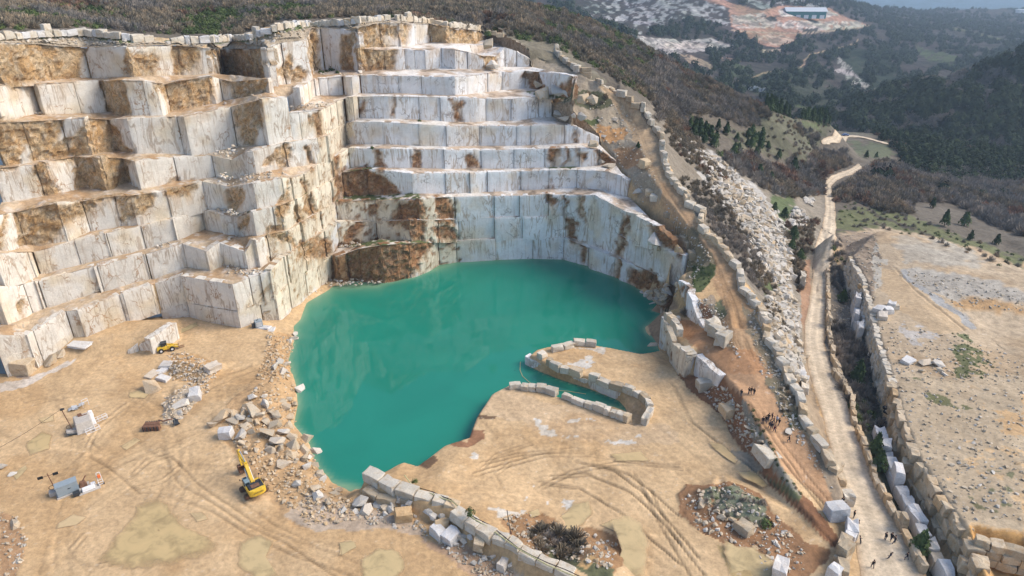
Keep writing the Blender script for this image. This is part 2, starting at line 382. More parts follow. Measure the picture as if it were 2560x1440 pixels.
base0 = kz((0, 0), (640, 0), (690, -.6), (760, -1.6), (829, -2.2), (860, -2.9), (3000, -2.9))
def z1foot(x): return floorL(x) if x < 401 else Z0(x)
tiers = {}
tiers['T0'] = lift_line(T0_, Z0, base0); tiers['T1'] = lift_line(T1_, Z1, z1foot, [tiers['T0']], .25)
tiers['T2'] = lift_line(T2_, Z2, Z1, [tiers['T1']], .4); tiers['T3'] = lift_line(T3_, Z3, Z2, [tiers['T2']]); tiers['T4'] = lift_line(T4_, Z4, Z3, [tiers['T3']]); tiers['T5'] = lift_line(T5_, Z5, Z4, [tiers['T4']])
tiers['T6a'] = lift_line(T6a_, Z6a, Z5, [tiers['T5']]); tiers['T6L'] = lift_line(T6L_, Z6, Z5, [tiers['T5']]); tiers['T6R'] = lift_line(T6R_, Z6, Z6a, [tiers['T6a']])
tiers['T7L'] = lift_line(T7L_, Z7, Z6, [tiers['T6L']]); tiers['T7R'] = lift_line(T7R_, Z7, Z6, [tiers['T6R']])
tiers['T8L'] = lift_line([s_ for s_ in T8L_ if s_[0] < 545], Z8, Z7, [tiers['T7L']]) + lift_line([s_ for s_ in T8L_ if s_[0] >= 545], Z8, kz((0, 52.5), (3000, 52.5)), [tiers['T6L'], tiers['T6R']])
tiers['T8P'] = lift_line(T8P_, Z8, Z6, [tiers['T6R']]); tiers['T8R'] = lift_line(T8R_, Z8, Z7, [tiers['T7R']])
RW1_ = [(1652, 790, 868), (1680, 855, 903), (1703, 877, 935), (1716, 880, 944), (1741, 886, 935), (1800, 940, 990)]
RW2_ = K('d', (560, 690, 820), (650, 650, 815), (740, 770, 805))
RW3_ = K('d', (690, 500, 680), (750, 540, 760), (830, 700, 860), (880, 850, 900), (920, 930, 940))
tiers['RW1'] = lift_line(RW1_, kz((1650, 6.6), (1703, 8.2), (1741, 8.4), (1800, 8.6)), kz((1650, -2.8), (1680, -1), (1703, 1.4), (1800, 1.5)))
tiers['RW2'] = lift_line(RW2_, kz((0, 1.6), (3000, 1.6)), kz((0, -2.9), (3000, -2.9)))
tiers['RW3'] = lift_line(RW3_, kz((1690, 12.4), (1757, 9.5)), kz((1690, 5.6), (1757, 8)))
tiers['ST'] = lift_line([(318, 880, 886), (345, 864, 880), (374, 848, 888), (437, 808, 852), (442, 806, 846)], kz((0, 4), (3000, 4)), kz((0, .1), (3000, .1)))
# ---------------------------------------------------------------- ground control points
P3, EDGES = [], []
def cpt(p): P3.append(p); return len(P3) - 1
def cline(pts):
    idx = [cpt(p) for p in pts]
    for a, b in zip(idx[:-1], idx[1:]): EDGES.append((a, b))
def zl(pts, z): return [at(p[0], p[1], z(p[0]) if callable(z) else z) for p in pts]
def inward(line, d):
    """shift a left-to-right line away from the viewer side by d metres"""
    r = []
    for i, p in enumerate(line):
        a = line[max(0, i - 1)]; b = line[min(len(line) - 1, i + 1)]
        tx, ty = b[0] - a[0], b[1] - a[1]; L = math.hypot(tx, ty) + 1e-9
        r.append((p[0] - ty / L * d, p[1] + tx / L * d, p[2]))
    return r
foot = [b for t, b in tiers['T1'] if b[0] < tiers['T0'][0][1][0] - .5 and t[2] < 12] + [b for t, b in tiers['T0']]
foot = [f for f in foot]
cline([f for f in foot])
rim = [t for t, b in tiers['T8L']] + [t for t, b in tiers['T8P']] + [t for t, b in tiers['T8R']]
cline(inward([(r[0], r[1], r[2]) for r in rim], .25)); cline([f for f in inward(foot, 6.0)])
E_R = []
for k_ in ('T7R', 'T6R', 'T6a', 'T5', 'T4', 'T3', 'T2', 'T1'):
    (p_, _b), (T_, B_) = tiers[k_][-2], tiers[k_][-1]
    tx, ty = T_[0] - p_[0], T_[1] - p_[1]; L_ = math.hypot(tx, ty); tx /= L_; ty /= L_
    E_R.append((T_[0] + tx * .7 - ty * 1.3, T_[1] + ty * .7 + tx * 1.3, T_[2] + .1)); E_R.append((B_[0] + tx * 1.2, B_[1] + ty * 1.2, B_[2] + .1))
E_R.append((tiers['RW3'][0][0][0] + 1.2, tiers['RW3'][0][0][1] + 1.4, 12.2))
cline(E_R)
cline([at(1232, 92, 62), at(1330, 122, 57)])
# ring row and track
cline([at(p[0], p[1], RINGZ(p[1])) for p in RING])
TRK = q(2, (1960, 625), (2080, 700), (2170, 800), (2220, 900), (2260, 1000), (2310, 1120), (2350, 1250), (2430, 1390)) + \
      q(6, (60, 200), (160, 330), (250, 430), (320, 560), (370, 680), (420, 800), (470, 900), (490, 1050), (500, 1180))
cline([at(p[0], p[1], RINGZ(p[1] + 6)) for p in TRK])
cline([at(1780, 805, 8.6), at(1812, 850, 9), at(1830, 880, 9.2), at(1870, 900, 9), at(1900, 980, 7.8), at(1950, 1080, 5.6), at(2000, 1180, 3.3), at(2050, 1260, 1.4)])
cline(inward([t for t, b in tiers['RW1']], 1.3) + [at(1848, 975, 8.2), at(1880, 1030, 7.2), at(1925, 1110, 5.8), at(1960, 1190, 4.3), at(2010, 1265, 2.6), at(2075, 1330, 1.0), at(2105, 1370, .4)])
cline([at(1752, 945, 1.6), at(1790, 1010, 1.6), at(1850, 1100, 1.6), at(1905, 1170, 1.6), at(1985, 1275, 1.2), at(2060, 1355, .6), at(2100, 1400, .2)])
for p in [(1700, 800, 6.8), (1740, 860, 8.3), (1760, 815, 8.2), (1845, 820, 9.6)]: cpt(at(*p))
cline(inward([t for t, b in tiers['RW3']], 1.3)); cline(inward([b for t, b in tiers['RW3']], .3)); cline(inward([b for t, b in tiers['RW1']], .4)[:-1])
cline(inward([b for t, b in tiers['RW2']], .4)); cline([(p[0], p[1], p[2]) for p in inward([t for t, b in tiers['RW2']], 1.4)])
for p in [(1760, 660, 14.8), (1790, 720, 13.4), (1800, 770, 11.6), (1815, 820, 10)]: cpt(at(*p))
# lake bank and bed
SHORE = [(640, 822), (700, 803), (735, 850), (722, 900), (740, 960), (745, 1010), (735, 1060), (775, 1110), (790, 1160), (830, 1205), (875, 1232), (905, 1222)]
cline([at(x, y, WATER) for x, y in SHORE[1:]])
cline([at(x - 38, y + 6, -.1) for x, y in SHORE[2:9]] + [at(800, 1240, -.1), at(850, 1262, 0)])
cline([(*at(x + 60, y + 6, WATER)[:2], -8) for x, y in SHORE[2:9]])
cline([at(690, 795, -2.0), at(768, 757, WATER - .1), at(832, 720, WATER - .1), at(885, 705, WATER - .1), at(950, 715, WATER - .1), at(1070, 675, WATER - .1), at(1110, 660, WATER - .3)])
for p in [(900, 900), (1200, 800), (1400, 720), (1150, 1000), (930, 1090), (1560, 820), (960, 790), (840, 830), (1250, 900), (1500, 740), (870, 1170), (1000, 1100), (1060, 720), (1250, 690), (1450, 690), (1590, 770)]:
    a = at(p[0], p[1], WATER); cpt((a[0], a[1], -9))
# right floor rim over the lake (cut edge), inlet and second spit
RF = .3
EDGE_R = [(925, 1196), (1010, 1152), (1045, 1162), (1110, 1112), (1170, 1092), (1190, 1040), (1228, 983), (1272, 960), (1330, 972), (1400, 990), (1470, 1015), (1540, 1045), (1585, 1062), (1612, 1050), (1625, 1020), (1600, 1003),
          (1545, 978), (1470, 949), (1400, 927), (1345, 906), (1312, 888), (1340, 872), (1400, 858), (1460, 856), (1530, 868), (1600, 882), (1655, 872)]
rr = [at(x, y, RF) for x, y in EDGE_R]
def outward(line, d, z):
    r = []
    for i, p in enumerate(line):
        a = line[max(0, i - 1)]; b = line[min(len(line) - 1, i + 1)]
        tx, ty = b[0] - a[0], b[1] - a[1]; L = math.hypot(tx, ty) + 1e-9
        r.append((p[0] - ty / L * d, p[1] + tx / L * d, z))
    return r
_sh = outward(rr, -.9, RF); rr = [b_ if 15 <= i_ <= 20 else a_ for i_, (a_, b_) in enumerate(zip(rr, _sh))]; cline(rr)
cline(outward(rr[0:11], .6, -6)); cline([(p[0], p[1], -2.2) for p in outward(rr[11:15], .9, -2.2)])
cline([(p[0], p[1], -6) for p in outward(rr[16:27], .6, -6)])
for p in [(1330, 938), (1400, 966), (1470, 992), (1530, 1016), (1575, 1032)]:
    a = at(p[0], p[1], WATER); cpt((a[0], a[1], -5 if p[0] < 1520 else -2.4))
# block wall between the two floors
BW = q(8, (330, 700), (480, 780), (620, 830), (700, 880), (840, 920), (950, 960), (1050, 1050), (1150, 1110), (1250, 1180), (1400, 1260), (1500, 1310), (1600, 1370), (1760, 1430))
BWb = q(8, (300, 880), (480, 950), (640, 990), (760, 1010), (870, 1020), (930, 1060), (1040, 1130), (1130, 1190), (1230, 1260), (1390, 1340), (1500, 1400), (1600, 1450), (1740, 1500))
bt = [at(x, y, 3.0) for x, y in BW]; cline(bt)
cline([(p[0] - 1.1, p[1] - 1.0, .2) for p in bt])
for p in [(1300, 1500, 0), (1700, 1560, 2.0), (1900, 1700, 1.5), (-300, 1700, 0), (400, 1700, 0), (1000, 1700, 0), (-500, 1200, 0), (-400, 1000, 0), (2500, 2000, 0), (1200, 2100, 0), (-200, 2000, 0), (3000, 2000, 5)]: cpt(at(*p))
for p in [(500, 1000, 0), (300, 1100, 0), (100, 1000, 0), (100, 1300, 0), (400, 1300, 0), (700, 1350, 0), (900, 1330, 0.2), (640, 1180, 0), (600, 900, 0), (1000, 1400, .2), (560, 870, 0), (200, 900, .3), (60, 1100, 0),
          (1300, 1180, RF), (1500, 1150, RF), (1650, 1150, RF), (1250, 1080, RF), (1600, 950, RF), (1500, 920, RF), (1700, 1000, RF), (1750, 1150, RF), (1450, 1330, RF), (1800, 1250, RF), (1600, 1400, RF), (1900, 1400, 1.2),
          (2000, 1380, .8), (1200, 1250, 2.6), (1100, 1200, 2.4)]: cpt(at(*p))
# low cut step in the left floor
cline(inward([b for t, b in tiers['ST']], .3)); cline(inward([t for t, b in tiers['ST']], 1.2) + [at(452, 796, .4)])
cpt(at(395, 800, 4.0)); cpt(at(350, 828, 3.7)); cpt(at(300, 838, 3.4))
# mounds
for px, py, h in [(455, 905, 2.4), (500, 915, 2.2), (430, 1010, 1.3), (640, 1035, 1.6), (690, 960, 1.6), (1480, 1375, 3.2), (1835, 1235, 2.6), (1780, 1220, 2.2), (1890, 1260, 2.4)]:
    cpt(at(px, py, h + (RF if px > 1200 else 0)))
for px, py in [(400, 900), (540, 900), (520, 960), (440, 950), (400, 1050), (450, 1050), (1420, 1300), (1560, 1380), (1400, 1400), (1700, 1230), (1760, 1300), (1850, 1320), (1930, 1310), (1900, 1220), (1800, 1180)]:
    cpt(at(px, py, RF if px > 1200 else 0))
# the valley road, the ditch and the right-hand plateau
cline([at(x, y, ROADZ(y)) for x, y in ROAD_L]); cline([at(x, y, ROADZ(y)) for x, y in ROAD_R])
DITCH = [(2106, 640), (2100, 720), (2110, 800), (2138, 930), (2172, 1050), (2203, 1130), (2240, 1230), (2285, 1330), (2318, 1420), (2362, 1520)]
cline([at(x, y, ROADZ(y) - 1.3) for x, y in DITCH])
cline([at(x + 8, y, ROADZ(y) - .1) for x, y in ROAD_R[1:11]])
PLZ = kz((560, 1.0), (700, 2.4), (850, 3.2), (1050, 4.0), (1140, 4.7), (1250, 5.4), (1400, 6.0), (1600, 6.2))
PL = [(2085, 584), (2130, 640), (2165, 700), (2180, 760), (2202, 850), (2235, 950), (2264, 1050), (2297, 1140), (2345, 1210), (2395, 1290), (2435, 1350), (2465, 1440), (2500, 1540)]
pl = [at(x, y, PLZ(y)) for x, y in PL]; cline(pl)
cline([(p[0] - 1.6, p[1] - .6, ROADZ(y[1]) - .9) for p, y in zip(pl[1:], PL[1:])])
PLT = [(2085, 584), (2200, 573), (2300, 588), (2420, 620), (2500, 650), (2700, 700)]
cline([at(x, y, z) for (x, y), z in zip(PLT, (1, 3.2, 2.6, 2.4, 2.2, 2))])
for p in [(2250, 650, 3.4), (2400, 700, 3.6), (2300, 760, 3.6), (2450, 760, 3.0), (2450, 800, 1.4), (2550, 800, 1.4), (2550, 740, 3.6), (2500, 860, 1.8), (2400, 840, 3.4), (2300, 950, 3.9), (2450, 960, 4), (2560, 1000, 4.2), (2380, 1120, 4.9), (2500, 1200, 5.6), (2700, 1100, 5), (2700, 800, 2)]: cpt(at(*p))
cline([at(2425, 1306, 5.9), at(2480, 1322, 5.9), at(2570, 1345, 5.9), at(2750, 1380, 5.9)])
cline([at(2445, 1392, 1.6), at(2480, 1402, 1.6), at(2570, 1425, 1.6), at(2750, 1460, 1.6)])
cpt(at(2560, 1500, 1.5)); cpt(at(2640, 1600, 1.5)); cpt(at(2500, 1460, 1.5))
cline([at(x, y + 16, z) for (x, y), z in zip(PLT, (-7, -4, -5, -6, -8, -9))][1:]) if False else None
pt = [at(x, y, z) for (x, y), z in zip(PLT, (1, 3.2, 2.6, 2.4, 2.2, 2))]
cline([(p[0] + 2, p[1] + 7, z) for p, z in zip(pt, (-8.5, -6, -8, -10, -12, -16))])
# rubble slope between ring and road
for p in [(1720, 370, 26), (1790, 400, 14), (1760, 450, 20), (1850, 480, 8), (1900, 520, 5), (1800, 520, 14), (1850, 580, 9), (1930, 560, 1.5), (1960, 640, -2), (1880, 640, 7), (1975, 690, -3), (1920, 720, 4), (1985, 790, -2.5), (1950, 800, 3.5),
          (1995, 870, -2.5), (2010, 950, -1.6), (2035, 1020, -1.6), (2060, 1110, -1.2), (1990, 900, 1.0), (2015, 600, -6), (2010, 700, -4.5), (1985, 560, -3), (2020, 480, -9),
          (1740, 330, 17.6), (1850, 380, 8.8), (1900, 470, 4.5), (1980, 470, -5), (1700, 340, 27), (1950, 420, -4), (2000, 370, -12), (2050, 400, -15), (1640, 240, 33), (1900, 330, 8), (1820, 300, 16)]: cpt(at(*p))
# wooded hill behind the quarry and the fields beyond
ROW_TL = q(1, (-40, 275), (150, 262), (430, 244), (500, 242), (600, 242), (700, 249), (830, 266), (960, 289), (1100, 297), (1300, 299), (1500, 294), (1650, 282), (1780, 272), (1860, 244), (1950, 214), (2030, 189)) + \
         q(1, (2200, 184), (2340, 175), (2470, 168), (2560, 153)) + q(2, (60, 178), (200, 168), (330, 150), (470, 133))
ROW_TR = q(2, (540, 135), (600, 142), (710, 155), (790, 168), (910, 185), (1040, 200), (1130, 212))
TOPZ = kz((0, 71.9), (150, 71.8), (250, 70.9), (350, 69.7), (500, 68.7), (590, 68.5), (625, 67.8), (660, 67), (703, 67.3), (760, 66.2), (850, 65.9), (965, 66.9), (1000, 66.6), (1100, 64.7), (1200, 63.2))
_tz = []; _rims = [tiers['T8L'], tiers['T8P'], tiers['T8R']]
for p_ in ROW_TL + ROW_TR:
    r_ = rim_at(_rims, p_[0]); z_ = TOPZ(p_[0]) if p_[0] < 1190 else 63.2
    if r_:
        g_ = at(p_[0], p_[1], 60.0); h_ = math.hypot(g_[0], g_[1]); z_ = CAM_H - (CAM_H - 60.0) * (r_[0] + 4.5) / h_
    _tz.append((p_[0], z_))
TOPZ = kz(*sorted(_tz))
cline([at(p[0], p[1], TOPZ(p[0])) for p in ROW_TL]); cline([at(p[0], p[1], TOPZ(p[0])) for p in ROW_TR])
for x, y, Y in [(-200, 30, 300), (0, 0, 270), (300, 5, 300), (600, 0, 330), (900, -2, 350), (1150, 0, 370), (1270, 6, 385), (1400, 24, 400), (1480, 52, 400), (1560, 88, 400), (1630, 126, 395), (1700, 172, 380), (1780, 205, 365), (1850, 243, 360), (1920, 284, 350), (1990, 298, 385), (2060, 296, 420), (2200, 335, 480), (2380, 362, 480), (2560, 380, 480), (2800, 400, 480)]:
    p = atY(x, y, Y); cpt(p); drop = 26 if x > 1200 else 6
    cpt((p[0] * 1.10, p[1] * 1.16 + 18, p[2] - drop)); cpt((p[0] * 1.3, 560, p[2] - drop * 2.2))
for p in [(1300, 60, 62), (1400, 100, 58), (1500, 150, 50), (1590, 200, 42), (1200, 40, 64), (1000, 24, 66.5), (1550, 200, 47)]: cpt(at(*p))
for p in [(2090, 335, -25), (2160, 343, -25), (2225, 362, -26), (2060, 365, -25), (2300, 420, -30), (2450, 450, -34), (2560, 520, -30), (2300, 540, -14), (2500, 590, -18), (2200, 480, -18), (2150, 560, -11), (2700, 560, -30), (2140, 380, -22), (2230, 420, -24)]: cpt(at(*p))
for p in [(-330, 560, 60), (-330, 60, 80), (520, 560, -60), (520, 60, 5), (-330, 250, 76), (100, 560, -30), (330, 60, 8), (-100, 560, 40)]: cpt(p)
EX = [f for f in inward(foot, 1.4)] + [at(1656, 800, 3)] + [(p[0] - .6, p[1] + .4, p[2]) for p in E_R[::-1]] 
rimx = inward(rim, 1.45)[::-1]
EXCL = [(p[0], p[1]) for p in EX] + [(p[0], p[1]) for p in rimx]
EXCL.append((foot[0][0] - 40, foot[0][1]))
# ---- triangulate, rasterise
_v = [Vector((p[0], p[1])) for p in P3]
r_ = delaunay_2d_cdt(_v, EDGES, [], 0, 1e-4, True)
tv, tf, ov = r_[0], r_[2], r_[3]
TZ = np.zeros(len(tv)); done = np.zeros(len(tv), bool)
for i, o in enumerate(ov):
    if o: TZ[i] = np.mean([P3[j][2] for j in o]); done[i] = True
TXY = np.array([(v.x, v.y) for v in tv])
PA = np.array(P3)
for i in np.where(~done)[0]:
    d = np.hypot(PA[:, 0] - TXY[i, 0], PA[:, 1] - TXY[i, 1]); k = np.argsort(d)[:3]; w = 1 / (d[k] + .05); TZ[i] = (PA[k, 2] * w).sum() / w.sum()
def raster(x0, x1, y0, y1, h):
    nx = int((x1 - x0) / h) + 1; ny = int((y1 - y0) / h) + 1
    xs = x0 + np.arange(nx) * h; ys = y0 + np.arange(ny) * h; Z = np.full((ny, nx), np.nan)
    for f in tf:
        a, b, c = TXY[f[0]], TXY[f[1]], TXY[f[2]]; za, zb, zc = TZ[f[0]], TZ[f[1]], TZ[f[2]]
        i0 = max(0, int((min(a[0], b[0], c[0]) - x0) / h)); i1 = min(nx - 1, int((max(a[0], b[0], c[0]) - x0) / h) + 1)
        j0 = max(0, int((min(a[1], b[1], c[1]) - y0) / h)); j1 = min(ny - 1, int((max(a[1], b[1], c[1]) - y0) / h) + 1)
        if i1 < i0 or j1 < j0: continue
        X, Y = np.meshgrid(xs[i0:i1 + 1], ys[j0:j1 + 1])
        D = (b[1] - c[1]) * (a[0] - c[0]) + (c[0] - b[0]) * (a[1] - c[1])
        if abs(D) < 1e-9: continue
        l1 = ((b[1] - c[1]) * (X - c[0]) + (c[0] - b[0]) * (Y - c[1])) / D
        l2 = ((c[1] - a[1]) * (X - c[0]) + (a[0] - c[0]) * (Y - c[1])) / D; l3 = 1 - l1 - l2
        m = (l1 >= -1e-6) & (l2 >= -1e-6) & (l3 >= -1e-6)
        Zs = Z[j0:j1 + 1, i0:i1 + 1]; Zs[m] = (za * l1 + zb * l2 + zc * l3)[m]
    return xs, ys, Z
GA = dict(x0=-135.0, x1=122.0, y0=66.0, y1=262.0, h=.34); GB = dict(x0=-330.0, x1=520.0, y0=60.0, y1=560.0, h=1.7)
# ---------------------------------------------------------------- ground painting (photo polygons -> soil types)
SOIL = (.53, .37, .205); PALE = (.58, .43, .26); ORNG = (.43, .245, .11); GREY = (.37, .34, .30); GRASS = (.088, .105, .04); SCRUB = (.125, .105, .078)
REDB = (.23, .115, .06); WHITE = (.58, .54, .47); FIELD = (.108, .104, .064); DRYG = (.20, .175, .10); ROADC = (.46, .39, .29); DARKB = (.17, .105, .06)
